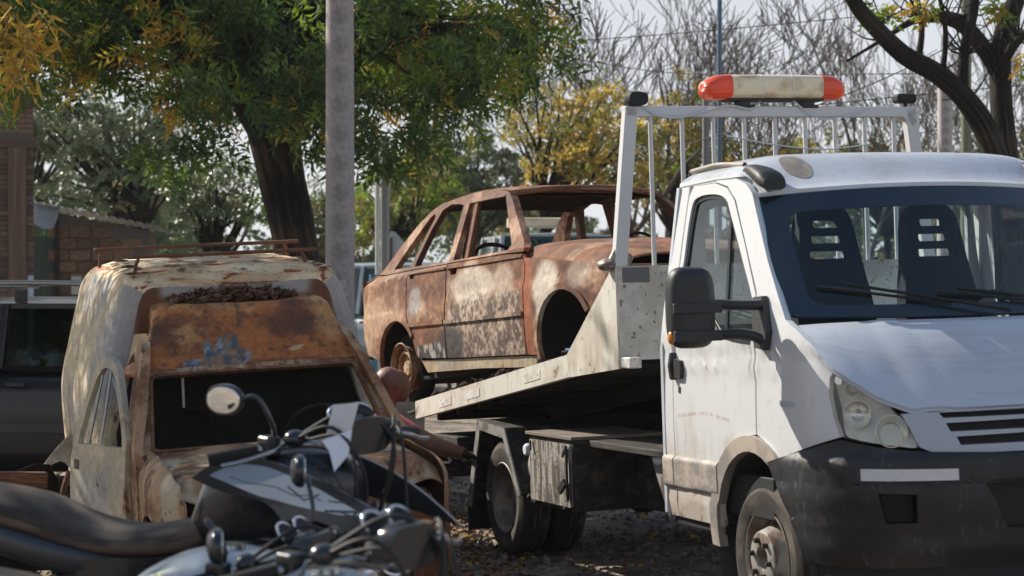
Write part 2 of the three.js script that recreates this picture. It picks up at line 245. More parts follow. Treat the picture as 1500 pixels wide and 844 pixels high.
M.black = std({ color: lin(0.008, 0.008, 0.008), roughness: 0.7 });
M.seat = std({ color: lin(0.016, 0.018, 0.022), roughness: 0.95 });
M.frit = std({ color: lin(0.012, 0.014, 0.018), roughness: 0.35 });
M.glass = phys({ color: lin(0.86, 0.94, 0.95), transmission: 1, thickness: 0, roughness: 0.02, ior: 1.5, metalness: 0 });
M.glassDark = phys({ color: lin(0.5, 0.58, 0.58), transmission: 1, thickness: 0, roughness: 0.03, ior: 1.5 });
M.lens = phys({ color: lin(0.92, 0.91, 0.86), transmission: 0.95, thickness: 0, roughness: 0.05, ior: 1.49 });
M.reflector = std({ color: lin(0.62, 0.63, 0.62), metalness: 1, roughness: 0.18 });
M.bowl = std({ color: lin(0.68, 0.67, 0.62), metalness: 0.2, roughness: 0.4 });
M.chrome = std({ color: lin(0.75, 0.76, 0.78), metalness: 1, roughness: 0.13 });
M.steel = std({ color: lin(0.38, 0.38, 0.38), metalness: 0.8, roughness: 0.38 });
M.grilleBar = phys({ color: lin(0.36, 0.40, 0.46), roughness: 0.35, clearcoat: 0.4 });
M.mirror = std({ color: lin(0.86, 0.88, 0.9), metalness: 1, roughness: 0.03 });
M.rubber = std({ roughness: 0.85, map: tex(512, 512, (s, t) => { const a = fbm(s * 16, t * 16, 371, 5, 16), b = fbm(s * 60, t * 60, 373, 3); const q = mixc([50, 46, 42], [84, 75, 66], ss(0.35, 0.7, a)); const k = 0.85 + 0.3 * b; return q.map(v => v * k); }) });
M.rubberDark = std({ roughness: 0.9, color: lin(0.015, 0.014, 0.014) });
M.rim = std({ roughness: 0.55, metalness: 0.35, map: tex(256, 256, (s, t) => { const a = fbm(s * 10, t * 10, 381, 5, 10); return mixc([150, 146, 140], [104, 88, 74], ss(0.4, 0.68, a)); }) });
M.rimGrey = std({ roughness: 0.6, metalness: 0.2, map: tex(256, 256, (s, t) => { const a = fbm(s * 10, t * 10, 391, 5, 10); return mixc([98, 94, 90], [132, 122, 112], ss(0.4, 0.68, a)); }) });
M.chassis = std({ roughness: 0.8, map: tex(512, 512, (s, t) => { const a = fbm(s * 8, t * 8, 401, 5), b = fbm(s * 30, t * 30, 403, 3); return mixc([34, 32, 31], [78, 66, 56], ss(0.45, 0.72, a * 0.7 + b * 0.3)); }) });
M.fender = std({ roughness: 0.6, map: tex(512, 256, (s, t) => { const a = fbm(s * 12, t * 8, 411, 5); return mixc([132, 130, 126], [88, 82, 76], ss(0.42, 0.68, a)); }) });
M.toolDoor = std({ roughness: 0.6, metalness: 0.15, map: tex(512, 512, (s, t) => { const a = fbm(s * 26, t * 2.2, 421, 5), b = fbm(s * 30, t * 30, 423, 4), c = fbm(s * 4, t * 4, 425, 4); let q = mixc([156, 150, 142], [82, 76, 70], ss(0.38, 0.66, a)); q = mixc(q, [190, 182, 170], ss(0.58, 0.7, c) * 0.5); return mixc(q, [60, 48, 40], ss(0.64, 0.7, b) * 0.7); }) });
M.toolTop = std({ roughness: 0.8, map: tex(256, 256, (s, t) => mixc([118, 108, 98], [100, 90, 80], ss(0.35, 0.65, fbm(s * 8, t * 8, 431, 5)))) });
M.orange = phys({ color: lin(0.86, 0.10, 0.015), roughness: 0.28, transmission: 0.35, thickness: 0, clearcoat: 0.5, bumpMap: tex(256, 64, (s) => 255 * (0.5 + 0.5 * Math.sin(s * 120)), false), bumpScale: 0.002 });
M.cream = phys({ roughness: 0.42, clearcoat: 0.3, map: tex(256, 128, (s, t) => mixc([232, 216, 184], [196, 172, 134], ss(0.4, 0.7, fbm(s * 8, t * 5, 441, 5)))) });
M.amber = phys({ color: lin(0.8, 0.28, 0.03), roughness: 0.3, transmission: 0.3, thickness: 0 });
M.refl = std({ roughness: 0.4, map: tex(256, 64, (s, t) => { const k = 206 + 20 * (fbm(s * 20, t * 6, 451, 4) - 0.5); return [k, k, k * 1.01]; }) });
M.greyTape = std({ color: lin(0.13, 0.13, 0.13), roughness: 0.7 });
M.cable = std({ color: lin(0.012, 0.012, 0.012), roughness: 0.6 });
M.teal = std({ color: lin(0.02, 0.16, 0.17), roughness: 0.6 });
M.bluePlastic = std({ color: lin(0.05, 0.13, 0.30), roughness: 0.55 });
M.lightPlastic = std({ color: lin(0.55, 0.6, 0.65), roughness: 0.6 });

// ---------------------------------------------------------------- ground
M.dirt = std({ roughness: 0.96, map: tex(1024, 1024, (s, t) => {
  const a = fbm(s * 8, t * 8, 501, 5, 8), b = fbm(s * 64, t * 64, 503, 3, 64), c = fbm(s * 24, t * 24, 505, 4, 24);
  let q = mixc([96, 86, 76], [150, 136, 120], ss(0.3, 0.7, a * 0.5 + c * 0.5)); q = mixc(q, [60, 52, 46], ss(0.6, 0.72, b) * 0.7); q = mixc(q, [184, 172, 156], ss(0.66, 0.76, fbm(s * 90, t * 90, 507, 2, 90)) * 0.6); return q; }),
  bumpMap: tex(1024, 1024, (s, t) => 255 * (0.6 * fbm(s * 64, t * 64, 503, 4, 64) + 0.4 * fbm(s * 24, t * 24, 505, 4, 24)), false), bumpScale: 0.03 });
{
  const geo = grid((s, t) => {
    const q = v => Math.sign(v) * Math.pow(Math.abs(v), 3);
    const x = q(s * 2 - 1) * 390 + (s * 2 - 1) * 10, z = -12 + q(t * 2 - 1) * 388 + (t * 2 - 1) * 12;
    const r = Math.hypot(x, z + 12), bump = r < 26 ? 0.05 * (fbm(x * 1.3 + 40, z * 1.3 + 40, 511, 3) - 0.5) * ss(0.7, 1.4, Math.hypot(x - 1.6, z + 11.5) / 3) : 0;
    return [x, groundY(x, z) + bump, z]; }, 220, 220, { crease: 60, uv: (s, t, p) => [p[0] / 4, p[2] / 4] });
  const g = mesh('ground', geo, M.dirt); g.userData = { kind: 'structure', label: 'grey brown dirt and gravel yard strewn with dry leaves' };
}

// ---------------------------------------------------------------- white tow truck
{
  const T = setPose(thing('tow_truck', 'white flatbed tow truck carrying the rusty sedan, orange beacon bar on its frame', 'tow truck'), TP.pos, TP.yaw, TP.pitch, TP.roll);
  // plan curve of the cab from the nose centre round to the rear, as arc length
  const pc = new THREE.CatmullRomCurve3([[0.98, 0], [0.972, 0.22], [0.95, 0.45], [0.915, 0.63], [0.865, 0.765], [0.79, 0.865], [0.70, 0.925], [0.58, 0.965], [0.4, 0.985], [0, 0.99], [-0.5, 0.99], [-1.06, 0.985]].map(p => new THREE.Vector3(p[0], 0, p[1])), false, 'centripetal');
  const PN = 600, PP = pc.getSpacedPoints(PN), PL = pc.getLength();
  const plan = a => { const k = cl(Math.abs(a) / PL * PN, 0, PN - 1e-6), i = Math.floor(k), f = k - i, p = PP[i], q = PP[i + 1], dx = q.x - p.x, dz = q.z - p.z, l = Math.hypot(dx, dz); return [mix(p.x, q.x, f), mix(p.z, q.z, f), dz / l, -dx / l]; };
  const AU = u => { let i = PN; while (i > 0 && PP[i].x < u) i--; return i / PN * PL; }, AV = v => { let i = 0; while (i < PN && PP[i].z < v) i++; return i / PN * PL; };
  const tum = w => w > 1.35 ? 0.135 * Math.pow((w - 1.35) / 0.8, 1.15) : w < 0.6 ? 0.05 * (0.6 - w) / 0.2 * 0.5 : 0.012 * Math.pow((w - 0.95) / 0.4, 2);
  const tumS = (w, s) => tum(w) * (s < 0 && w > 1.35 ? 0.35 : 1);
  const crease = w => 0.008 * Math.exp(-Math.pow((w - 1.262) / 0.012, 2)) - 0.004 * ss(1.262, 1.25, w);
  const cab = (s, th = 0.02, off = 0) => (a, w, t) => { const p = plan(a), sg = a < 0 ? -1 : s, k = off - t * th + crease(w) * ss(0.55, 0.4, p[0]); return [p[0] - 0.15 * Math.max(0, w - 0.88) * ss(0.45, 0.9, p[0]) + p[2] * k * 1, w, sg * (p[1] * (1 - tumS(w, sg)) + p[3] * k)]; };
  const P = pts => pts.map(p => [AU(p[0]), p[1], p[2]]), PV = pts => pts.map(p => [AV(p[0]), p[1], p[2]]);
  const uvc = (a, w) => uvCab(plan(a)[0] + (1 - ss(0.6, 0.9, plan(a)[0])) * 0, w);
  const O = { uv: uvc, edge: 0.07 };
  for (const s of [1, -1]) {
    const door = mesh('door', sheet(P([[-0.9, 0.49], [-0.905, 1.2], [-0.902, 1.7], [-0.90, 2.12], [-0.86, 2.178], [-0.6, 2.176], [-0.45, 2.142], [-0.345, 2.075], [-0.165, 1.855], [0.012, 1.62], [0.043, 1.45], [0.043, 0.955], [-0.07, 0.945], [-0.19, 0.905], [-0.29, 0.83], [-0.36, 0.7], [-0.385, 0.55], [-0.385, 0.485]]), [smooth(P([[-0.855, 1.515], [-0.86, 1.8], [-0.852, 2.05], [-0.80, 2.115], [-0.6, 2.122], [-0.45, 2.09], [-0.36, 2.0], [-0.15, 1.76], [-0.008, 1.59], [0.022, 1.5], [0.02, 1.395], [-0.02, 1.375], [-0.30, 1.40], [-0.42, 1.46], [-0.5, 1.495]]), 3)], cab(s, 0.03), O), M.white, T);
    if (s > 0) door.userData.label = 'passenger door with dirt along its lower edge';
    mesh('window_seal', sheet(smooth(P([[-0.868, 1.505], [-0.873, 1.8], [-0.862, 2.06], [-0.80, 2.127], [-0.6, 2.134], [-0.445, 2.10], [-0.35, 2.01], [-0.14, 1.765], [0.004, 1.59], [0.032, 1.5], [0.03, 1.387], [-0.02, 1.366], [-0.30, 1.39], [-0.42, 1.45], [-0.5, 1.487]]), 3), [smooth(P([[-0.83, 1.54], [-0.835, 1.8], [-0.828, 2.03], [-0.79, 2.092], [-0.6, 2.098], [-0.46, 2.066], [-0.375, 1.98], [-0.165, 1.745], [-0.022, 1.585], [0.006, 1.5], [0.004, 1.41], [-0.02, 1.39], [-0.30, 1.415], [-0.42, 1.475], [-0.5, 1.51]]), 3)], cab(s, 0.02, -0.012), O), M.frit, door);
    mesh('window', sheet(smooth(P([[-0.845, 1.53], [-0.845, 2.04], [-0.79, 2.10], [-0.6, 2.105], [-0.46, 2.07], [-0.36, 1.98], [-0.01, 1.59], [0.012, 1.4], [-0.30, 1.405], [-0.42, 1.465], [-0.5, 1.50]]), 3), null, cab(s, 0.004, -0.02), { ...O, single: true }), M.glassDark, door);
    mesh('window_post', sheet(P([[-0.40, 2.045], [-0.372, 2.03], [-0.262, 1.42], [-0.29, 1.42]]), null, cab(s, 0.012, -0.008), O), M.frit, door);
    mesh('quarter_panel', sheet(P([[-1.045, 0.49], [-1.045, 2.178], [-0.912, 2.178], [-0.915, 1.2], [-0.91, 0.49]]), null, cab(s, 0.03), O), M.white, T);
    mesh('front_fender', sheet(P([[0.055, 0.955], [0.12, 0.935], [0.2, 0.89], [0.25, 0.852], [0.5, 0.915], [0.728, 0.975], [0.705, 1.05], [0.683, 1.16], [0.69, 1.235], [0.72, 1.272], [0.748, 1.283], [0.6, 1.378], [0.42, 1.46], [0.34, 1.495], [0.335, 1.51], [0.097, 1.776], [-0.16, 2.10], [-0.24, 2.15], [-0.33, 2.176], [-0.585, 2.19], [-0.59, 2.182], [-0.44, 2.15], [-0.33, 2.078], [-0.152, 1.86], [0.026, 1.625], [0.055, 1.455]]), null, cab(s, 0.03), O), M.white, T);
    mesh('roof_edge', sheet(P([[-1.045, 2.184], [-1.045, 2.205], [-0.35, 2.205], [-0.30, 2.19], [-0.585, 2.195]]), null, cab(s, 0.03), O), M.white, T);
    const hole = mesh('wheel_well', grid((q, t) => { const a = mix(-0.35, Math.PI + 0.3, q); return [0.01 + 0.47 * Math.cos(a), 0.37 + 0.50 * Math.sin(a), s * mix(0.955, 0.45, t)]; }, 24, 3), M.plasticGrey, T);
    // arch flare and side moulding
    const ring = []; for (let k = 0; k <= 16; k++) { const a = mix(0.80, Math.PI - 0.12 + 0.2, k / 16); ring.push([0.0 + 0.405 * Math.cos(a) - 0.005, 0.42 + 0.455 * Math.sin(a)]); } for (let k = 16; k >= 0; k--) { const a = mix(0.74, Math.PI - 0.12 + 0.18, k / 16); ring.push([0.0 + 0.49 * Math.cos(a) - 0.005, 0.42 + 0.53 * Math.sin(a)]); }
    mesh('arch_flare', sheet(P(ring), null, cab(s, 0.045, 0.018), { ...O, edge: 0.05 }), M.trim, T);
    for (const [u0, u1] of [[-1.03, -0.90], [-0.888, -0.37]]) mesh('side_moulding', sheet(P([[u0, 0.635], [u0, 0.80], [u1, 0.80], [u1, 0.635]]), null, (a, w, t) => { const r = 0.022 * ss(0, 0.03, Math.min(w - 0.635, 0.80 - w) + 0.012); const p = cab(s, 0.02, r)(a, w, t); return p; }, { uv: (a, b) => [a, b * 2], edge: 0.02 }), M.trim, T);
    mesh('sill', bx(-1.0, -0.4, 0.44, 0.482, s > 0 ? 0.86 : -0.95, s > 0 ? 0.95 : -0.86), M.black, T);
    const hd = mesh('door_handle', [sheet(P([[-0.885, 1.195], [-0.885, 1.325], [-0.862, 1.33], [-0.862, 1.19]]), null, cab(s, 0.03, 0.03), O), sheet(P([[-0.85, 1.20], [-0.85, 1.30], [-0.775, 1.29], [-0.765, 1.25], [-0.775, 1.20]]), null, cab(s, 0.03, 0.022), O)], M.plastic, door);
    mesh('keyhole', sheet(P([[-0.835, 1.125], [-0.835, 1.155], [-0.81, 1.155], [-0.81, 1.125]]), null, cab(s, 0.01, 0.004), O), M.plastic, door);
    mesh('side_marker', sheet(rrect(AU(0.42), 1.10, AU(0.29), 1.125, 0.008), null, cab(s, 0.006, 0.004), O), M.whitePlain, T);
    // headlight
    const hl = [...P([[0.748, 1.275], [0.715, 1.26], [0.698, 1.22], [0.692, 1.16], [0.705, 1.07], [0.733, 0.985]]), ...PV([[0.87, 0.962], [0.78, 0.942], [0.69, 0.928], [0.632, 0.924], [0.64, 0.965], [0.68, 1.04], [0.735, 1.11], [0.80, 1.175], [0.88, 1.238]])];
    const lamp = mesh('headlight', sheet(smooth(hl, 3), null, cab(s, 0.006, 0.006), { ...O, single: true }), M.lens, T);
    mesh('housing', sheet(smooth(hl, 3), null, (a, w, t) => cab(s, 0.006, -0.02 - 0.05 * Math.sin(Math.PI * ss(0.9, 1.3, w)))(a, w, t), O), M.bowl, lamp);
    for (const [v, w, r] of [[0.735, 0.998, 0.070], [0.855, 1.075, 0.058], [0.865, 1.185, 0.034]]) { const p = cab(s, 0, -0.02)(AV(v), w, 0), n = plan(AV(v)); const g = lathe([[0.004, -0.045], [r * 0.5, -0.036], [r * 0.85, -0.01], [r, 0.012], [r * 1.04, 0.012]], 24); g.rotateZ(-Math.PI / 2).rotateY(-Math.atan2(s * n[3], n[2]) * 0.6).translate(...p); mesh('reflector_bowl', g, M.reflector, lamp); }
    mesh('turn_lamp', sheet(smooth(P([[0.745, 1.262], [0.72, 1.25], [0.71, 1.215], [0.74, 1.205]]), 3), null, cab(s, 0.01, -0.012), O), M.reflector, lamp);
    // mirror on two arms
    const mr = mesh('wing_mirror', [loft([[-0.02, 0.075, 1.42, 1.70, 4], [0.0, 0.10, 1.39, 1.735, 4], [0.05, 0.115, 1.372, 1.752, 4], [0.10, 0.108, 1.382, 1.742, 4], [0.125, 0.07, 1.42, 1.70, 3.5]], 32, 3).translate(0, 0, s * 1.31)], M.plastic, T);
    mesh('arm', [tube([[0.15, 1.565, s * 0.985], [0.14, 1.565, s * 1.06], [0.08, 1.572, s * 1.2]], 0.025, 8), tube([[0.19, 1.40, s * 1.0], [0.16, 1.43, s * 1.07], [0.08, 1.43, s * 1.2]], 0.025, 8), bar([0.125, 1.558, s * 1.18], [0.125, 1.558, s * 1.425], 0.02, 0.05), bar([0.125, 1.43, s * 1.18], [0.125, 1.43, s * 1.425], 0.02, 0.05)], M.plastic, mr);
    mesh('mirror_foot', sheet(P([[0.06, 1.60], [0.15, 1.605], [0.235, 1.44], [0.225, 1.355], [0.13, 1.365], [0.075, 1.50]]), null, cab(s, 0.03, 0.035), O), M.plastic, mr);
    mesh('mirror_glass', bx(-0.035, -0.025, 1.43, 1.70, s * 1.31 - 0.08, s * 1.31 + 0.08, 0.004), M.mirror, mr);
    mesh('indicator', ball([0.07, 1.425, s * 1.415], 0.024, 1, 1.3, 0.7), M.amber, mr);
    // roof clearance lamp
    mesh('clearance_lamp', loft([[-0.42, 0.012, 2.212, 2.222, 2.5], [-0.33, 0.035, 2.20, 2.25, 2.5], [-0.22, 0.06, 2.155, 2.235, 2.6], [-0.13, 0.07, 2.12, 2.205, 2.8], [-0.085, 0.06, 2.11, 2.17, 3]], 18, 3).translate(0, 0, s * 0.78), M.bumper, T);
    mesh('drip_rail', tube([[-1.0, 2.262, s * 0.79], [-0.7, 2.275, s * 0.78], [-0.42, 2.255, s * 0.77]], 0.014, 6), M.trim, T);
  }
  // nose: lower valance behind grille, bumper, grille
  const bumperTop = [...P([[0.25, 0.842], [0.5, 0.902], [0.73, 0.962]]), ...PV([[0.87, 0.948], [0.78, 0.928], [0.69, 0.914], [0.62, 0.908], [0.4, 0.893], [0.2, 0.886], [0.0, 0.884]])];
  const archF = P([[0.285, 0.80], [0.345, 0.72], [0.40, 0.61], [0.43, 0.5], [0.44, 0.40]]);
  const halfB = [...archF.slice().reverse(), ...bumperTop];
  const full = [...halfB.slice(0, -1), [0, 0.884], ...halfB.slice(0, -1).reverse().map(p => [-p[0], p[1]])];
  const fog = s => PV([[0.80, 0.735], [0.66, 0.725], [0.66, 0.60], [0.78, 0.60]]).map(p => [s * p[0], p[1]]);
  const intake = [...PV([[0.36, 0.76], [0.25, 0.56]]), ...PV([[0.25, 0.56], [0.36, 0.76]]).map(p => [-p[0], p[1]])];
  const bmap = (a, w, t) => { const bul = 0.02 + 0.035 * ss(0.5, 0.72, w) * ss(0.92, 0.86, w) - 0.03 * ss(0.5, 0.38, w), gr = -0.008 * Math.exp(-Math.pow((w - 0.765) / 0.006, 2)); return cab(1, 0.03, bul + gr)(a, w, t); };
  const bp = mesh('front_bumper', sheet(full, [fog(1), fog(-1), intake], bmap, { edge: 0.045, uv: (a, b) => [a * 0.7, b * 0.7] }), M.bumper, T);
  for (const [o, k] of [[intake, -0.03], [fog(1), -0.04], [fog(-1), -0.04]]) mesh('intake_mesh', sheet(o, null, cab(1, 0.01, k), {}), M.black, bp);
  mesh('reflective_strip', sheet(PV([[0.845, 0.79], [0.845, 0.842], [0.485, 0.832], [0.485, 0.782]]), null, (a, w, t) => cab(1, 0.003, 0.062)(a, w, t), { uv: (a, b) => [a * 2, b * 8] }), M.refl, T);
  mesh('lower_valance', sheet([[-AU(0.42), 0.30], [-AU(0.42), 0.42], [AU(0.42), 0.42], [AU(0.42), 0.30]], null, cab(1, 0.02, -0.03), {}), M.black, T);
  const gOut = [...PV([[0.69, 1.072], [0.664, 1.02], [0.642, 0.965], [0.622, 0.925], [0.58, 0.905], [0.3, 0.892]]), [0, 0.889], ...PV([[0.3, 0.892], [0.58, 0.905], [0.622, 0.925], [0.642, 0.965], [0.664, 1.02], [0.69, 1.072]]).map(p => [-p[0], p[1]]), [-AV(0.3), 1.082], [0, 1.086], [AV(0.3), 1.082]];
  const slots = [];
  for (const [w0, w1, vv] of [[1.048, 1.072, 0.53], [0.988, 1.026, 0.50], [0.928, 0.966, 0.46]]) { const A = AV(vv), n = 12, pts = []; for (let k = 0; k <= n; k++) pts.push([mix(-A, A, k / n), w1 + 0.006 * (1 - Math.abs(1 - 2 * k / n))]); for (let k = n; k >= 0; k--) pts.push([mix(-A, A, k / n) * 0.965, w0]); slots.push(pts); }
  const gr = mesh('grille', sheet(gOut, slots, cab(1, 0.05, 0.012), { edge: 0.04 }), M.grilleBar, T);
  mesh('grille_backing', sheet(gOut.map(p => [p[0] * 1.02, p[1]]), null, cab(1, 0.01, -0.045), {}), M.black, gr);
  mesh('badge_letter', bx(-0.006, 0.008, -0.026, 0.026, -0.013, 0.013, 0.003).translate(0.978, 0.995, 0.12), M.chrome, gr);
  // bonnet
  const uF = v => { const k = [[0, 0.955], [0.4, 0.935], [0.65, 0.89], [0.8, 0.905], [0.97, 0.99]]; let i = 0; while (i < 3 && v > k[i + 1][0]) i++; return mix(k[i][1], k[i + 1][1], cl((v - k[i][0]) / (k[i + 1][0] - k[i][0]))); };
  const hood = (v, u, t) => { const av = Math.abs(v), uR = 0.36 + 0.15 * (1 - av * av / 0.92), p = cl((u - uR) / (uF(av) - uR), 0, 1.1), cr = 0.006 * ss(0.46, 0.5, av) * ss(0.62, 0.56, av); return [u, 1.478 - 0.39 * Math.pow(p, 1.4) - 0.012 * Math.pow(av / 0.95, 6) + cr - t * 0.02, v]; };
  const fU = v => { const k = [[0, 0.952], [0.4, 0.932], [0.655, 0.884], [0.74, 0.860], [0.81, 0.832], [0.885, 0.787], [0.935, 0.735], [0.957, 0.66]]; let q = 0; while (q < 6 && v > k[q + 1][0]) q++; return mix(k[q][1], k[q + 1][1], cl((v - k[q][0]) / (k[q + 1][0] - k[q][0]))); };
  const hoodP = t => (a, b) => { const v = 0.957 * Math.sign(a) * (1 - Math.pow(1 - Math.abs(a), 1.25)), av = Math.abs(v); return hood(v, mix(0.375 + 0.147 * (1 - av * av / 0.9), fU(av), b), t); };
  const lipP = (a, b) => { const p = hoodP(0)(a, 1), q = hoodP(1)(a, 1); return [mix(p[0], q[0] - 0.02, b), mix(p[1], q[1], b), p[2]]; };
  mesh('bonnet', [grid((a, b) => hoodP(0)(a * 2 - 1, b), 64, 30, { crease: 60 }), grid((a, b) => hoodP(1)(a * 2 - 1, b), 40, 10, { crease: 60 }), grid((a, b) => lipP(a * 2 - 1, b), 64, 2, { crease: 60 })], M.whitePlain, T);
  mesh('cowl', sheet([[-0.9, 0], [0.9, 0], [0.9, 1], [-0.9, 1]], null, (v, b, t) => [0.20 + 0.16 * (1 - v * v / 0.85) + 0.16 * b, 1.455 - 0.01 * b - t * 0.02, v], { edge: 0.1 }), M.plastic, T);
  mesh('engine_bay', bx(0.1, 0.72, 0.5, 1.2, -0.8, 0.8), M.black, T);
  // windscreen
  const ws = (off) => (a, b, t) => { const u = mix(0.337, -0.16, b), w = mix(1.505, 2.092, b), ve = 0.985 * (1 - tumS(w, a)), q = 1 - a * a; return [u + mix(0.155, 0.19, b) * q + (off - t * 0.006) * 0.75, w + mix(-0.02, 0.035, b) * q + (off - t * 0.006) * 0.6, a * ve]; };
  const wso = rrect(-0.985, 0.005, 0.985, 0.995, 0.05);
  mesh('windscreen', sheet(wso, null, ws(0), { edge: 0.08, single: true }), M.glass, T);
  mesh('windscreen_surround', sheet(wso, [rrect(-0.86, 0.10, 0.86, 0.84, 0.09)], ws(-0.008), { edge: 0.08 }), M.frit, T);
  for (const [a0, b0, a1, b1, c] of [[-0.12, 0.0, 0.72, 0.23, 0.0], [-0.72, 0.0, 0.12, 0.17, 0.0]]) {
    const q = ws(0.03), n = 8, pts = []; for (let k = 0; k <= n; k++) pts.push(q(mix(a0, a1, k / n), mix(b0, b1, k / n), 0));
    const wp = mesh('wiper', tube(pts, 0.008, 6), M.black, T);
    const bl = []; for (let k = 0; k <= n; k++) bl.push(ws(0.014)(mix(mix(a0, a1, 0.35), a1 + 0.1, k / n), mix(mix(b0, b1, 0.35) - 0.005, b1 - 0.01, k / n), 0)); mesh('blade', tube(bl, 0.007, 6), M.black, wp);
  }
  // roof
  const roof = (a, b, t) => { const fx = -0.16 + 0.19 * (1 - a * a), u = mix(fx + 0.006, -1.045, b), ws_ = 2.096 + 0.104 * ss(0, 0.32, b), h = 0.003 + 0.098 * ss(0, 0.42, b) - 0.022 * ss(0.86, 1, b) + 0.012 * (1 - a * a) * ss(0, 0.3, b), e = 1 - Math.pow(Math.abs(a), 10); return [u, ws_ + h * e + 0.035 * (1 - a * a) * (1 - ss(0, 0.4, b)) - t * 0.02, a * 0.985 * (1 - tumS(ws_, a))]; };
  mesh('roof', sheet([[-1, 0], [1, 0], [1, 1], [-1, 1]], null, roof, { edge: 0.06 }), M.whitePlain, T);
  mesh('roof_scuff', sheet(smooth([[0.60, 0.22], [0.66, 0.30], [0.74, 0.28], [0.75, 0.18], [0.68, 0.12], [0.62, 0.14]], 3), null, (a, b, t) => { const p = roof(a, b, 0); p[1] += 0.003 - t * 0.002; return p; }, { edge: 0.05 }), M.trim, T);
  mesh('cab_rear_wall', sheet([[-0.985, 0.5], [0.985, 0.5], [0.985, 1.35], [0.86, 2.18], [-0.86, 2.18], [-0.985, 1.35]], [rrect(-0.86, 1.46, 0.72, 2.08, 0.08)], (a, b, t) => [-1.045 + t * 0.03, b, a], { edge: 0.2, uv: (a, b) => uvCab(a * 0.5, b) }), M.whitePlain, T);
  mesh('rear_window', sheet(rrect(-0.87, 1.45, 0.73, 2.09, 0.08), null, (a, b, t) => [-1.03 + t * 0.004, b, a], { single: true }), M.glass, T);
  mesh('cab_floor', bx(-1.02, 0.1, 0.55, 0.75, -0.93, 0.93), M.black, T);
  mesh('bulkhead', bx(0.02, 0.2, 0.6, 1.25, -0.9, 0.9), M.black, T);
  mesh('headlining', sheet([[-0.96, 0.12], [0.96, 0.12], [0.96, 0.97], [-0.96, 0.97]], null, (a, b, t) => { const p = roof(a, b, 0); p[1] -= 0.035 + t * 0.01; return p; }, { edge: 0.15 }), M.seat, T);
  const dash = mesh('dashboard', [loft([[-0.1, 0.9, 1.08, 1.3, 6], [0.02, 0.92, 1.05, 1.42, 6], [0.2, 0.92, 1.05, 1.44, 6], [0.36, 0.8, 1.2, 1.42, 6]], 28, 3)], M.seat, T);
  mesh('paper', [bx(-0.10, 0.10, -0.002, 0.002, -0.15, 0.15, 0.001).rotateZ(0.06).rotateY(0.3).translate(0.22, 1.452, -0.05)], M.refl, T);
  mesh('dash_tray', [sheet(rrect(-0.2, 0, 0.16, 0.12, 0.03), null, (a, b, t) => [0.26 + b * 0.3 - t * 0.01, 1.44 + b * 0.4, a - 0.42], {})], M.teal, T);
  const sw = mesh('steering_wheel', [new THREE.TorusGeometry(0.2, 0.016, 8, 32).rotateY(Math.PI / 2).rotateZ(-0.6).translate(-0.2, 1.42, -0.42), rod([-0.2, 1.42, -0.42], [0.05, 1.25, -0.42], 0.03)], M.black, T);
  for (const [v, wd] of [[0.17, 0.21], [-0.46, 0.21]]) {
    const seat = mesh('seat', [sheet(smooth([[-wd, 0.95], [-wd - 0.02, 1.3], [-wd - 0.01, 1.55], [-wd + 0.03, 1.78], [-wd + 0.06, 1.98], [-wd + 0.12, 2.055], [0, 2.07], [wd - 0.12, 2.055], [wd - 0.06, 1.98], [wd - 0.03, 1.78], [wd + 0.01, 1.55], [wd + 0.02, 1.3], [wd, 0.95]], 3), [rrect(-0.085, 1.945, 0.085, 1.985, 0.012), rrect(-0.105, 1.865, 0.105, 1.905, 0.012), rrect(-0.12, 1.785, 0.12, 1.825, 0.012)], (a, b, t) => [-0.62 - 0.22 * (b - 1.4) - t * 0.09 + 0.05 * Math.cos(a * 6), b, a + v], { edge: 0.06 })], M.seat, T);
    mesh('cushion', bx(-0.62, -0.12, 0.85, 1.02, v - wd - 0.03, v + wd + 0.03, 0.06), M.seat, seat);
  }
  // wheels
  const tyreG = (R, wd) => lathe([[R * 0.60, -wd * 0.42], [R * 0.68, -wd * 0.5], [R * 0.86, -wd * 0.52], [R * 0.955, -wd * 0.44], [R * 0.99, -wd * 0.34], [R, -wd * 0.2], [R, -wd * 0.19], [R * 0.975, -wd * 0.18], [R * 0.975, -wd * 0.14], [R, -wd * 0.13], [R, -wd * 0.03], [R * 0.975, -wd * 0.02], [R * 0.975, wd * 0.02], [R, wd * 0.03], [R, wd * 0.13], [R * 0.975, wd * 0.14], [R * 0.975, wd * 0.18], [R, wd * 0.19], [R * 0.99, wd * 0.34], [R * 0.955, wd * 0.44], [R * 0.945, wd * 0.455], [R * 0.935, wd * 0.452], [R * 0.86, wd * 0.52], [R * 0.84, wd * 0.53], [R * 0.82, wd * 0.52], [R * 0.68, wd * 0.5], [R * 0.60, wd * 0.42]], 56);
  const R = 0.368;
  for (const s of [1, -1]) {
    const y = 0.368, z = s * 0.82;
    const wh = mesh('front_wheel', wheelTurn(tyreG(R, 0.225), 0, y, z, s), M.rubber, T); wh.userData.label = 'dusty front tyre with grey steel rim';
    const rim = mesh('rim', wheelTurn(lathe([[0.222, -0.10], [0.205, -0.09], [0.20, 0.02], [0.212, 0.085], [0.226, 0.098], [0.228, 0.108], [0.222, 0.11], [0.208, 0.10], [0.195, 0.06], [0.19, 0.03], [0.175, 0.035], [0.15, 0.075], [0.135, 0.115], [0.128, 0.13], [0.118, 0.135], [0.06, 0.135], [0.055, 0.12], [0.055, 0.05], [0.001, 0.05]], 48), 0, y, z, s), M.rim, wh);
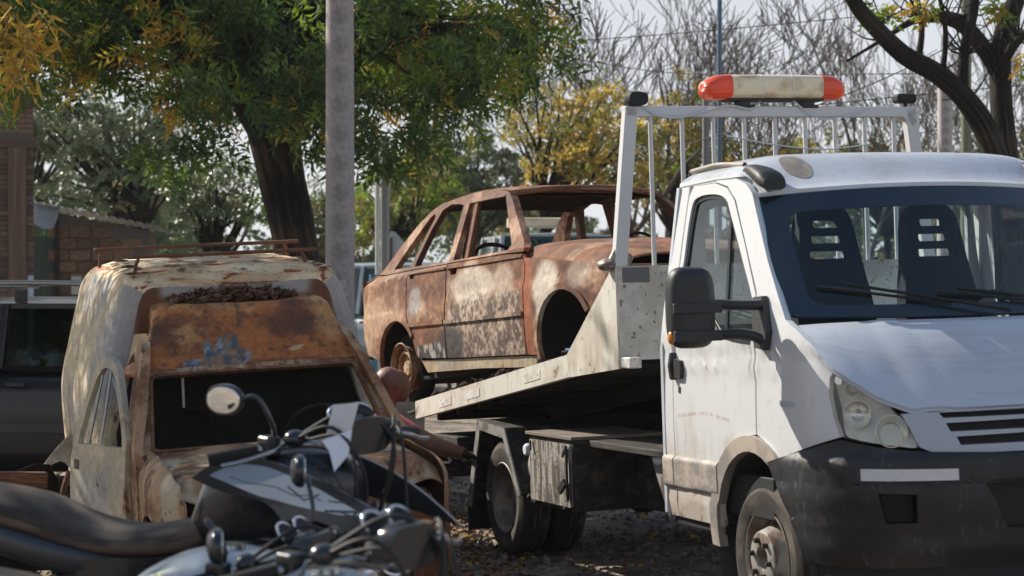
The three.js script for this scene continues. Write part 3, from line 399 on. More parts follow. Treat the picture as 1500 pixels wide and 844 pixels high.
    for (let k = 0; k < 6; k++) { const a = k / 6 * 2 * Math.PI + 0.2; mesh('lug_nut', wheelTurn(new THREE.CylinderGeometry(0.012, 0.014, 0.03, 6).translate(0.088 * Math.cos(a), 0.146, 0.088 * Math.sin(a)), 0, y, z, s), M.chassis, wh); mesh('hand_hole', wheelTurn(ball([0.163 * Math.cos(a + 0.4), 0.058, 0.163 * Math.sin(a + 0.4)], 0.026, 1, 0.5, 1), 0, y, z, s), M.black, wh); }
    const yr = 0.368;
    for (const zz of [0.875, 0.63]) {
      const rw = mesh('rear_wheel', wheelTurn(tyreG(R, 0.2), -3.63, yr, s * zz, s), M.rubber, T);
      mesh('rim', wheelTurn(lathe([[0.222, -0.09], [0.205, -0.08], [0.20, 0.06], [0.215, 0.085], [0.228, 0.095], [0.222, 0.1], [0.206, 0.088], [0.192, 0.05], [0.188, -0.02], [0.17, -0.045], [0.11, -0.055], [0.105, -0.03], [0.08, 0.0], [0.001, 0.0]], 48), -3.63, yr, s * zz, s), M.rimGrey, rw);
      if (zz > 0.8) for (let k = 0; k < 6; k++) { const a = k / 6 * 2 * Math.PI; mesh('lug_nut', wheelTurn(new THREE.CylinderGeometry(0.012, 0.014, 0.03, 6).translate(0.135 * Math.cos(a), -0.04, 0.135 * Math.sin(a)), -3.63, yr, s * zz, s), M.chassis, rw); }
    }
    // rear mudguard: bent strip with a flange
    const prof = [[-4.285, 0.27], [-4.19, 0.50], [-4.03, 0.845], [-3.50, 0.815], [-3.235, 0.415]];
    const mg = mesh('mudguard', prof.slice(1).map((q, i) => bar([prof[i][0], prof[i][1], s * 0.775], [q[0], q[1], s * 0.775], 0.44, 0.012, 0.004)), M.chassis, T);
    mesh('mudguard_flange', sheet([...prof, ...prof.map((p, i) => [p[0] + [0.06, 0.065, 0.045, -0.03, -0.05][i], p[1] - [0.01, 0.02, 0.06, 0.062, 0.015][i]]).reverse()], null, (a, b, t) => [a, b, s * (1.0 - t * 0.012)], {}), M.fender, mg);
    mesh('mud_flap', bx(-4.32, -4.30, 0.10, 0.30, s > 0 ? 0.56 : -0.99, s > 0 ? 0.99 : -0.56, 0.005), M.black, mg);
  }
  mesh('axle', [rod([-3.63, 0.37, -0.8], [-3.63, 0.37, 0.8], 0.06), ball([-3.63, 0.37, 0], 0.16), rod([0, 0.37, -0.8], [0, 0.37, 0.8], 0.05), rod([-3.6, 0.4, 0], [-0.6, 0.5, 0], 0.05)], M.chassis, T);
  for (const s of [1, -1]) mesh('chassis_rail', bx(-5.0, 0.5, 0.58, 0.76, s * 0.4 - 0.035, s * 0.4 + 0.035), M.chassis, T);
  mesh('cross_member', [-4.9, -4.3, -2.9, -2.0, -1.2].map(u => bx(u - 0.04, u + 0.04, 0.60, 0.74, -0.4, 0.4)), M.chassis, T);
  mesh('underrun_bar', [bx(-5.05, -4.98, 0.40, 0.50, -0.95, 0.95), bx(-5.03, -4.99, 0.45, 0.7, 0.36, 0.42), bx(-5.03, -4.99, 0.45, 0.7, -0.42, -0.36)], M.chassis, T);
  mesh('rear_step', [bx(-5.2, -4.62, 0.60, 0.70, -0.6, 0.95)], M.chassis, T);
  // tool box on the near side
  const tb = mesh('tool_box', [bx(-3.08, -2.34, 0.385, 0.80, 0.42, 0.985, 0.006)], M.chassis, T); tb.userData.label = 'weathered grey side tool box with a hanging latch';
  mesh('lid', bx(-3.1, -2.32, 0.802, 0.822, 0.41, 1.005, 0.004), M.toolTop, tb);
  mesh('box_door', sheet(rrect(-3.04, 0.41, -2.36, 0.775, 0.015), null, (a, b, t) => [a, b, 1.0 - t * 0.013], { edge: 0.3, uv: (a, b) => [a * 1.35, b * 2.5] }), M.toolDoor, tb);
  mesh('latch', [rod([-2.385, 0.45, 1.012], [-2.385, 0.77, 1.012], 0.008), bar([-2.40, 0.56, 1.02], [-2.47, 0.50, 1.03], 0.02, 0.05), bar([-2.40, 0.76, 1.01], [-2.43, 0.70, 1.02], 0.012, 0.02), bar([-2.99, 0.77, 1.01], [-2.97, 0.71, 1.02], 0.012, 0.02)], M.black, tb);
  mesh('hinge', [ball([-3.06, 0.42, 1.0], 0.018), ball([-2.95, 0.40, 1.0], 0.016), ball([-2.45, 0.40, 1.0], 0.016)], M.chassis, tb);
  mesh('side_lamp', lathe([[0.001, 0.03], [0.03, 0.026], [0.04, 0.01], [0.04, 0]], 20).rotateX(Math.PI / 2).translate(-3.17, 0.70, 0.96), M.lightPlastic, T);
  mesh('fuel_tank', new THREE.CylinderGeometry(0.2, 0.2, 0.5, 24).rotateZ(Math.PI / 2).translate(-3.1, 0.55, 0.72), M.rim, T);
  mesh('battery_box', [bx(-2.28, -1.5, 0.40, 0.70, 0.40, 0.62), bx(-1.5, -1.08, 0.42, 0.78, 0.38, 0.72)], M.chassis, T);
  mesh('bracket', [sheet([[-1.62, 0.78], [-1.36, 0.78], [-1.36, 0.42]], null, (a, b, t) => [a, b, 0.82 - t * 0.01], {})], M.fender, T);
  mesh('side_board', bx(-2.33, -1.08, 0.76, 0.80, 0.40, 0.9), M.chassis, T);
  mesh('marker_lamp', ball([-1.45, 0.735, 0.84], 0.035, 1.4, 0.8, 0.7), M.lightPlastic, T);
  // tilted bed
  const tilt = Math.atan2(1.298 - 0.921, 3.06), bt = u => 0.921 + (u + 5.42) * Math.tan(tilt);
  const bed = mesh('bed_floor', [bar([-5.44, bt(-5.44) - 0.05, 0], [-1.66, bt(-1.66) - 0.05, 0], 1.92, 0.05)], M.chassis, T); bed.userData.label = 'tilted steel loading bed';
  for (let i = 0; i < 8; i++) { const u = mix(-5.2, -2.0, i / 7); mesh('cross_beam', bx(u - 0.03, u + 0.03, bt(u) - 0.16, bt(u) - 0.078, -0.9, 0.9), M.chassis, bed); }
  for (const s of [0.35, -0.35]) mesh('sub_frame', bar([-5.2, bt(-5.2) - 0.2, s], [-1.8, bt(-1.8) - 0.2, s], 0.07, 0.12), M.black, bed);
  mesh('hinge_frame', bx(-4.6, -4.3, 0.72, bt(-4.5) - 0.2, -0.45, 0.45), M.black, bed); mesh('lift_ram', rod([-3.2, 0.7, 0.15], [-2.0, bt(-2.0) - 0.2, 0.15], 0.05), M.black, bed);
  for (const s of [1, -1]) {
    const rl = mesh('side_rail', sheet([[-5.42, 0.796], [-5.424, 0.921], [-2.36, 1.298], [-2.31, 1.172]], null, (a, b, t) => [a, b, s * (1.0 - t * 0.05)], { edge: 0.3, uv: (a, b) => [a * 0.35, b - a * 0.12] }), M.bedWhite, T);
    for (const u of [-4.7, -4.1, -2.95]) mesh('reflector_patch', sheet([[u - 0.14, bt(u - 0.14) - 0.095], [u - 0.14, bt(u - 0.14) - 0.04], [u + 0.14, bt(u + 0.14) - 0.04], [u + 0.14, bt(u + 0.14) - 0.095]], null, (a, b, t) => [a, b, s * (1.003 - t * 0.002)], {}), M.panelWhite, rl);
    mesh('side_plate', sheet([[-2.355, 1.299], [-1.68, 1.748], [-1.64, 1.79], [-1.585, 1.79], [-1.575, 1.232], [-2.305, 1.17]], null, (a, b, t) => [a, b, s * (1.0 - t * 0.015)], { edge: 0.3, uv: (a, b) => [a * 0.35, b * 0.6] }), M.bedWhite, T);
    mesh('stop_block', bx(-1.60, -1.44, 1.235, 1.295, s > 0 ? 0.92 : -0.99, s > 0 ? 0.99 : -0.92), M.panelWhite, T);
  }
  mesh('loading_lip', [bar([-5.80, bt(-5.80) - 0.055, 0], [-5.445, bt(-5.445) - 0.055, 0], 1.9, 0.02)], M.chassis, T);
  mesh('deck_trap', bx(-1.6, -1.1, 0.86, 0.90, -0.6, 0.6), M.black, T);
  // headboard with bars and beacon
  const hb = mesh('headboard_panel', sheet([[-0.985, 1.277], [0.985, 1.277], [0.985, 1.79], [-0.985, 1.79]], null, (a, b, t) => [-1.58 - t * 0.03, b, a], { edge: 0.3 }), M.panelWhite, T);
  mesh('grey_patch', bx(-1.579, -1.574, 1.70, 1.782, 0.80, 0.96, 0.001), M.greyTape, hb);
  for (const s of [1, -1]) mesh('headboard_post', bar([-1.61, 1.78, s * 0.965], [-1.61, 2.66, s * 0.87], 0.075, 0.06, 0.008, [1, 0, 0]), M.barWhite, T);
  mesh('headboard_rail', [bar([-1.61, 2.635, -0.91], [-1.61, 2.635, 0.91], 0.06, 0.06, 0.008), bar([-1.61, 2.625, -0.84], [-1.61, 2.56, -0.90], 0.06, 0.06, 0.008)], M.barWhite, T);
  for (let k = 0; k < 9; k++) mesh('headboard_bar', rod([-1.61, 1.78, 0.755 - k * 0.19], [-1.61, 2.62, 0.752 - k * 0.19], 0.013), M.barWhite, T);
  mesh('corner_bracket', [bar([-1.61, 1.80, 0.90], [-1.61, 1.86, 1.01], 0.10, 0.05, 0.02, [1, 0, 0]), ball([-1.63, 1.80, 1.03], 0.05, 1.4, 0.7, 1)], M.rim, T);
  const lb = mesh('beacon_bar', loft([[-0.29, 0.085, 2.705, 2.84, 3.2], [-0.1, 0.085, 2.705, 2.842, 3.2], [0.1, 0.085, 2.705, 2.842, 3.2], [0.28, 0.085, 2.705, 2.84, 3.2]], 32, 3).rotateY(-Math.PI / 2).translate(-1.61, 0, 0.0), M.cream, T);
  lb.userData.label = 'faded beacon bar with cream middle and orange ends';
  for (const s of [1, -1]) mesh('beacon_end', loft([[0.283, 0.087, 2.703, 2.842, 3.2], [0.36, 0.087, 2.70, 2.836, 3], [0.41, 0.075, 2.705, 2.815, 2.6], [0.437, 0.045, 2.725, 2.795, 2.2], [0.443, 0.005, 2.75, 2.765, 2]], 32, 4).rotateY(s > 0 ? -Math.PI / 2 : Math.PI / 2).translate(-1.61, 0, 0), M.orange, lb);
  mesh('beacon_seam', [-0.095, 0.095].map(v => loft([[v - 0.004, 0.0865, 2.7035, 2.8435, 3.2], [v + 0.004, 0.0865, 2.7035, 2.8435, 3.2]], 32, 1).rotateY(-Math.PI / 2).translate(-1.61, 0, 0)), M.bowl, lb);
  mesh('beacon_base', bx(-1.66, -1.56, 2.692, 2.708, -0.3, 0.3), M.plastic, lb);
  mesh('beacon_foot', [0.19, -0.21].map(v => bx(-1.65, -1.57, 2.66, 2.70, v - 0.035, v + 0.035)).concat([0.19, -0.21].map(v => bx(-1.655, -1.565, 2.655, 2.672, v - 0.06, v + 0.06))), M.plastic, lb);
  mesh('work_lamp', [loft([[-0.05, 0.04, 2.655, 2.72, 3], [0.02, 0.06, 2.652, 2.735, 3], [0.07, 0.055, 2.655, 2.728, 3]], 20, 3).translate(-1.61, 0.01, 0.845)], M.black, T);
  mesh('work_lamp', [bx(-1.65, -1.57, 2.685, 2.74, -0.91, -0.78, 0.02), bx(-1.62, -1.60, 2.66, 2.69, -0.86, -0.84)], M.black, T);
  mesh('cable', [tube([[-1.58, 2.65, 0.80], [-1.565, 2.61, 0.72], [-1.57, 2.60, 0.6], [-1.565, 2.665, 0.3], [-1.57, 2.65, 0.15], [-1.59, 2.70, 0.08]], 0.006, 5, 40), tube([[-1.57, 2.70, -0.1], [-1.565, 2.60, -0.25], [-1.57, 2.61, -0.45], [-1.58, 2.655, -0.6]], 0.005, 5, 30), tube([[-1.6, 2.5, 0.3], [-1.58, 2.44, -0.05], [-1.58, 2.42, -0.3], [-1.6, 2.45, -0.6]], 0.004, 5, 30)], M.lightPlastic, T);
  T.updateMatrixWorld();
}
const inTruck = (u, w, v) => new THREE.Vector3(u, w, v).applyMatrix4(tRef.matrixWorld);

// ---------------------------------------------------------------- burnt sedan on the bed
{
  const S = setPose(thing('burnt_sedan', 'rusted burnt out four door sedan without glass on the tilted tow bed', 'car'), [-0.081, 0.721, -15.196], 26.96, 5.6, 1.0);
  const vs = (u, w) => {
    let v = w < 0.95 ? 0.832 - 0.12 * Math.pow(Math.max(0, w - 0.58), 1.6) - 0.22 * Math.pow(Math.max(0, 0.5 - w), 1.7) - 0.010 * ss(0.70, 0.715, w) : 0.789 - 0.04 * ss(0.95, 0.985, w) - Math.max(0, w - 0.97) * 0.40;
    v -= 0.07 * Math.pow(Math.max(0, (u - 2.3) / 0.9), 2) + 0.07 * Math.pow(Math.max(0, -u / 0.8), 2); return v + 0.010 * (fbm(u * 2.6 + 9, w * 2.6 + 9, 601, 3) - 0.5) * (w < 0.97 ? 1 : 0.3);
  };
  const side = (s, th = 0.02, off = 0) => (a, b, t) => [a, b, s * (vs(a, b) + off - t * th)];
  const O = { uv: uvSedan, edge: 0.06, crease: 30 };
  const arch = (cx, r, a0, a1, n = 14) => Array.from({ length: n + 1 }, (_, k) => { const a = mix(a0, a1, k / n) * Math.PI / 180; return [cx + r * Math.cos(a), 0.30 + r * Math.sin(a)]; });
  for (const s of [1, -1]) {
    mesh('side_frame', sheet([[-0.5, 1.022], [-0.38, 1.075], [-0.2, 1.19], [0.05, 1.345], [0.22, 1.418], [0.36, 1.447], [0.88, 1.458], [1.3, 1.42], [1.47, 1.38], [1.55, 1.33], [1.75, 1.16], [1.97, 0.975], [2.05, 0.945], [2.04, 0.92], [1.82, 0.933], [0.88, 0.968], [0.2, 0.992], [-0.3, 1.003]],
      [smooth([[-0.19, 1.028, 1], [0.12, 1.018, 1], [0.31, 1.35, 1], [0.22, 1.365]], 3), smooth([[0.20, 1.012, 1], [0.79, 0.985, 1], [0.765, 1.385, 1], [0.41, 1.395]], 3), smooth([[0.875, 0.985, 1], [1.80, 0.955, 1], [1.46, 1.335], [1.40, 1.36], [0.86, 1.385, 1]], 3)], side(s, 0.05), O), M.sedan, S);
    mesh('rear_quarter', sheet([[0.19, 0.985], [0.195, 0.75], [0.225, 0.62], ...arch(0.03, 0.335, 62, 180), [-0.32, 0.36], [-0.60, 0.43], [-0.68, 0.56], [-0.72, 0.75], [-0.745, 0.905], [-0.775, 0.985], [-0.52, 1.012], [-0.3, 0.996]], null, side(s, 0.02), O), M.sedan, S);
    mesh('arch_lip', sheet([...arch(0.03, 0.335, 35, 178), ...arch(0.03, 0.372, 35, 178).reverse()], null, side(s, 0.035, 0.012), { ...O, edge: 0.04 }), M.sedan, S);
    const rd = mesh('rear_door', sheet([[0.202, 0.985], [0.207, 0.75], [0.245, 0.63], [0.29, 0.53], [0.33, 0.44], [0.365, 0.35], [0.50, 0.335], [0.845, 0.315], [0.858, 0.5], [0.868, 0.96]], [rrect(0.25, 0.915, 0.335, 0.965, 0.02)], side(s, 0.03), O), M.sedan, S);
    mesh('handle_recess', sheet(rrect(0.245, 0.91, 0.34, 0.97, 0.02), null, side(s, 0.01, -0.03), O), M.soot, rd);
    const fd = mesh('front_door', sheet([[0.882, 0.958], [0.872, 0.5], [0.86, 0.313], [1.4, 0.288], [2.025, 0.262], [2.045, 0.5], [2.065, 0.82], [2.03, 0.905], [1.82, 0.925]], [rrect(0.94, 0.875, 1.05, 0.935, 0.025)], (a, b, t) => side(s, 0.03, -0.018 * Math.exp(-Math.pow((a - 1.25) / 0.3, 2) - Math.pow((b - 0.72) / 0.1, 2)))(a, b, t), O), M.sedan, S);
    if (s > 0) fd.userData.label = 'front door with pale ash patches over rust';
    mesh('handle_recess', sheet(rrect(0.935, 0.87, 1.055, 0.94, 0.025), null, side(s, 0.01, -0.03), O), M.soot, fd);
    for (const [p, u0, u1, w0, w1] of [[rd, 0.27, 0.848, 0.585, 0.565], [fd, 0.872, 2.04, 0.562, 0.525]]) mesh('rub_strip', sheet([[u0, w0 - 0.014], [u0, w0 + 0.012], [u1, w1 + 0.012], [u1, w1 - 0.014]], null, side(s, 0.012, 0.013), O), M.sedan, p);
    for (const [p, u0, u1, w0, w1] of [[rd, 0.23, 0.86, 0.958, 0.935], [fd, 0.89, 2.03, 0.932, 0.893]]) mesh('belt_crease', sheet([[u0, w0 - 0.008], [u0, w0 + 0.006], [u1, w1 + 0.006], [u1, w1 - 0.008]], null, side(s, 0.012, 0.009), O), M.sedan, p);
    mesh('front_fender', sheet([[2.042, 0.898], [2.078, 0.82], [2.058, 0.5], [2.04, 0.26], [2.14, 0.25], [2.215, 0.27], ...arch(2.55, 0.335, 180, 35), [2.86, 0.44], [3.08, 0.43], [3.2, 0.48], [3.22, 0.70], [3.1, 0.745], [2.6, 0.80], [2.3, 0.845], [2.07, 0.875]], null, side(s, 0.02), O), M.sedan, S);
    mesh('arch_lip', sheet([...arch(2.55, 0.33, 195, 30), ...arch(2.55, 0.368, 195, 30).reverse()], null, side(s, 0.035, 0.014), { ...O, edge: 0.04 }), M.sedan, S);
    mesh('rocker_sill', sheet([[0.40, 0.325], [0.85, 0.303], [2.03, 0.252], [2.14, 0.24], [2.13, 0.175], [1.3, 0.215], [0.47, 0.235]], null, side(s, 0.04, -0.012), { ...O, uv: (a, b) => [a * 0.6, b * 0.6] }), M.vanPaint, S);
    mesh('side_lamp_hole', sheet(rrect(2.95, 0.45, 3.16, 0.50, 0.01), null, side(s, 0.02, 0.012), O), M.rust, S);
    mesh('inner_pillar', [bar([1.0, 0.95, s * 0.70], [0.955, 1.385, s * 0.56], 0.03, 0.055, 0.006, [1, 0, 0]), bar([0.9, 0.4, s * 0.76], [0.85, 1.4, s * 0.53], 0.06, 0.09, 0.01, [1, 0, 0])], M.rust, S);
    mesh('wheel_housing', grid((q, t) => { const a = mix(-0.25, Math.PI + 0.25, q); return [0.03 + 0.345 * Math.cos(a), 0.30 + 0.345 * Math.sin(a), s * mix(0.79, 0.45, t)]; }, 20, 2), M.soot, S); mesh('wheel_housing', grid((q, t) => { const a = mix(-0.25, Math.PI + 0.25, q); return [2.55 + 0.345 * Math.cos(a), 0.30 + 0.345 * Math.sin(a), s * mix(0.79, 0.45, t)]; }, 20, 2), M.soot, S);
    // bare rear rim with the remains of a tyre, front hub without a wheel
    const w = mesh('rear_wheel', wheelTurn(lathe([[0.17, -0.08], [0.225, -0.09], [0.245, -0.05], [0.248, 0.0], [0.24, 0.03], [0.20, 0.02], [0.17, 0.0]], 40), 0, 0.29, s * 0.70, s), M.soot, S);
    mesh('rim', wheelTurn(lathe([[0.165, -0.08], [0.16, 0.03], [0.168, 0.07], [0.183, 0.085], [0.188, 0.093], [0.182, 0.097], [0.168, 0.088], [0.155, 0.06], [0.15, 0.045], [0.118, 0.062], [0.105, 0.06], [0.09, 0.035], [0.06, 0.03], [0.05, 0.05], [0.001, 0.05]], 40), 0, 0.29, s * 0.70, s), M.vanTan, w);
    for (let k = 0; k < 14; k++) { const a = k / 14 * 2 * Math.PI; mesh('vent_hole', wheelTurn(new RoundedBoxGeometry(0.02, 0.008, 0.026, 2, 0.003).rotateY(-a).translate(0.135 * Math.cos(a), 0.057, 0.135 * Math.sin(a)), 0, 0.29, s * 0.70, s), M.soot, w); }
    for (let k = 0; k < 4; k++) { const a = k / 4 * 2 * Math.PI + 0.4; mesh('lug_hole', wheelTurn(new THREE.CylinderGeometry(0.012, 0.012, 0.02, 8).translate(0.075 * Math.cos(a), 0.034, 0.075 * Math.sin(a)), 0, 0.29, s * 0.70, s), M.soot, w); }
    mesh('front_hub', [wheelTurn(lathe([[0.001, 0.04], [0.06, 0.04], [0.065, 0.01], [0.12, 0.005], [0.12, -0.01], [0.001, -0.01]], 28), 2.55, 0.24, s * 0.62, s), rod([2.55, 0.24, s * 0.6], [2.5, 0.62, s * 0.5], 0.035), bar([2.50, 0.13, s * 0.66], [2.62, 0.13, s * 0.66], 0.1, 0.22)], M.rust, S);
    mesh('coil_spring', new THREE.TubeGeometry(new THREE.CatmullRomCurve3(Array.from({ length: 41 }, (_, k) => new THREE.Vector3(2.53 + 0.065 * Math.cos(k * 0.9), 0.34 + k * 0.007, s * 0.57 + 0.065 * Math.sin(k * 0.9)))), 160, 0.009, 5), M.rust, S);
  }
  const rw = u => u < 0.36 ? mix(1.42, 1.447, (u - 0.22) / 0.14) : u < 0.88 ? mix(1.447, 1.458, (u - 0.36) / 0.52) : u < 1.3 ? mix(1.458, 1.42, (u - 0.88) / 0.42) : mix(1.42, 1.372, (u - 1.3) / 0.2);
  const roof = off => (a, b, t) => { const u = mix(0.26, 1.46, b) + (b > 0.5 ? 0.06 * (1 - a * a) * (2 * b - 1) : 0), w = rw(u); return [u, w + 0.045 * (1 - Math.pow(Math.abs(a), 2.4)) * Math.sin(Math.PI * cl(b * 0.8 + 0.12)) + 0.008 * (fbm(a * 4 + 9, b * 5, 611, 3) - 0.5) + off - t * 0.012, a * (vs(u, w) - 0.01)]; };
  mesh('roof', sheet([[-1, 0], [1, 0], [1, 1], [-1, 1]], null, roof(0.004), { edge: 0.09, uv: (a, b) => [a, b] }), M.rust, S);
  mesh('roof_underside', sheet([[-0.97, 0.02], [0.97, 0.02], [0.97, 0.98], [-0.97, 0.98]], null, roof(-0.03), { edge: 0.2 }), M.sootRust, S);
  mesh('windscreen_header', tube([[1.47, 1.372, 0.58], [1.53, 1.395, 0.3], [1.545, 1.40, 0], [1.53, 1.395, -0.3], [1.47, 1.372, -0.58]], 0.022, 8, 24), M.rust, S);
  const hoodF = (a, b, t) => { const u = mix(1.95 + 0.07 * (1 - a * a), 3.16 - 0.05 * a * a, b); return [u, 0.972 - 0.19 * Math.pow(b, 1.5) + 0.02 * (1 - a * a) - 0.095 * Math.pow(Math.abs(a), 14) + 0.022 * (fbm(a * 2.2 + 3, b * 3 + 3, 615, 3) - 0.5) - t * 0.012, a * (0.775 - 0.05 * b * b)]; };
  mesh('bonnet', sheet([[-1, 0], [1, 0], [1, 1], [-1, 1]], null, hoodF, { edge: 0.05, uv: (a, b) => [a * 0.8, b * 1.2] }), M.rust, S);
  mesh('cowl_panel', bx(1.84, 2.02, 0.89, 0.935, -0.72, 0.72, 0.02), M.rust, S);
  mesh('firewall', bx(2.0, 2.06, 0.2, 0.92, -0.74, 0.74), M.soot, S);
  mesh('engine_block', [bx(2.3, 2.9, 0.25, 0.62, -0.4, 0.4, 0.05), bx(2.95, 3.15, 0.28, 0.7, -0.7, 0.7, 0.03)], M.soot, S);
  mesh('front_panel', bx(3.14, 3.2, 0.42, 0.72, -0.74, 0.74, 0.02), M.rust, S);
  mesh('floor_pan', bx(-0.7, 2.1, 0.19, 0.25, -0.74, 0.74), M.soot, S);
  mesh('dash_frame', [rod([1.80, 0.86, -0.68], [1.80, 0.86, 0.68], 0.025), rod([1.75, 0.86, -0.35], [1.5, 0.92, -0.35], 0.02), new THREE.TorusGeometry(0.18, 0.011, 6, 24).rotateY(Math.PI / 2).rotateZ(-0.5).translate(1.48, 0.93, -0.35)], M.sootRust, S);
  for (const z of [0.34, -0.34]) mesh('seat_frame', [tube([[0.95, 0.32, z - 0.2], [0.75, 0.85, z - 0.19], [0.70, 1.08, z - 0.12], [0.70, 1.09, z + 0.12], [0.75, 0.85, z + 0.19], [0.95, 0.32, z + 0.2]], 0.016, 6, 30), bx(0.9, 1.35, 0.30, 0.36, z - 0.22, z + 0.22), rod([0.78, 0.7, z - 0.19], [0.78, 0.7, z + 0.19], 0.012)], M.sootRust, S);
  mesh('rear_bulkhead', bx(-0.35, -0.3, 0.3, 1.0, -0.7, 0.7), M.soot, S);
  mesh('parcel_shelf', bx(-0.45, 0.0, 0.985, 1.0, -0.70, 0.70), M.rust, S);
  mesh('boot_lid', sheet([[-1, 0], [1, 0], [1, 1], [-1, 1]], null, (a, b, t) => [mix(-0.76 - 0.04 * (1 - a * a), -0.4, b), mix(0.992, 1.045, b) + 0.025 * (1 - a * a) - t * 0.012, a * 0.70], { edge: 0.1 }), M.rust, S);
  mesh('tail_panel', sheet([[-1, 0.42], [1, 0.42], [1, 0.985], [-1, 0.985]], [rrect(-0.5, 0.62, 0.5, 0.9, 0.03)], (a, b, t) => [-0.60 - 0.17 * ss(0.42, 0.9, b) - 0.04 * (1 - a * a) + t * 0.02, b, a * 0.74], { edge: 0.15 }), M.sedan, S);
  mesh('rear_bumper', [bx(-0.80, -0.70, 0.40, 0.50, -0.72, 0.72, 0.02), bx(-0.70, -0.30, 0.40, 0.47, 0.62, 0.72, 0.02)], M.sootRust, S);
  // rubble and scrap lying on the bed beneath the car
  const r = rng(61), parts = [];
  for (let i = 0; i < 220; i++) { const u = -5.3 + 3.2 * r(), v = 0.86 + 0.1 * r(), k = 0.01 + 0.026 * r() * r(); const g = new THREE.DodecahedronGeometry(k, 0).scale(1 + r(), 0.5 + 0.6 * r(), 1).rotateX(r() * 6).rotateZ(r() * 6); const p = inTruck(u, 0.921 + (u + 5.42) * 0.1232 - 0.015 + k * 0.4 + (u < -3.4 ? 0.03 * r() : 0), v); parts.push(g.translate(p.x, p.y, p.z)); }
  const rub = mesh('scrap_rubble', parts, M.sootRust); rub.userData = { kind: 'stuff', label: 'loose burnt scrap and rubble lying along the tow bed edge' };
  const bl = mesh('blue_sheet', [bx(-0.13, 0.13, 0, 0.08, -0.01, 0.01, 0.004).applyMatrix4(new THREE.Matrix4().multiplyMatrices(tRef.matrixWorld, new THREE.Matrix4().makeTranslation(-2.46, 1.25, 0.91)))], M.bluePlastic); tag(bl, 'small blue plastic panel standing on the bed under the sedan front wheel arch', 'panel');
  const bt = tag(mesh('black_tray', [tube([[-0.1, 0, 0], [-0.08, 0.14, 0], [0.02, 0.18, 0], [0.16, 0.19, 0]], 0.008, 6, 20), bx(-0.09, 0.12, 0.0, 0.13, -0.03, -0.01)].map(g => g.applyMatrix4(new THREE.Matrix4().multiplyMatrices(tRef.matrixWorld, new THREE.Matrix4().makeTranslation(-2.34, 1.24, 0.86)))), M.plastic), 'black plastic tray with bent rim beside the blue panel on the tow bed', 'tray'); void bt;
}

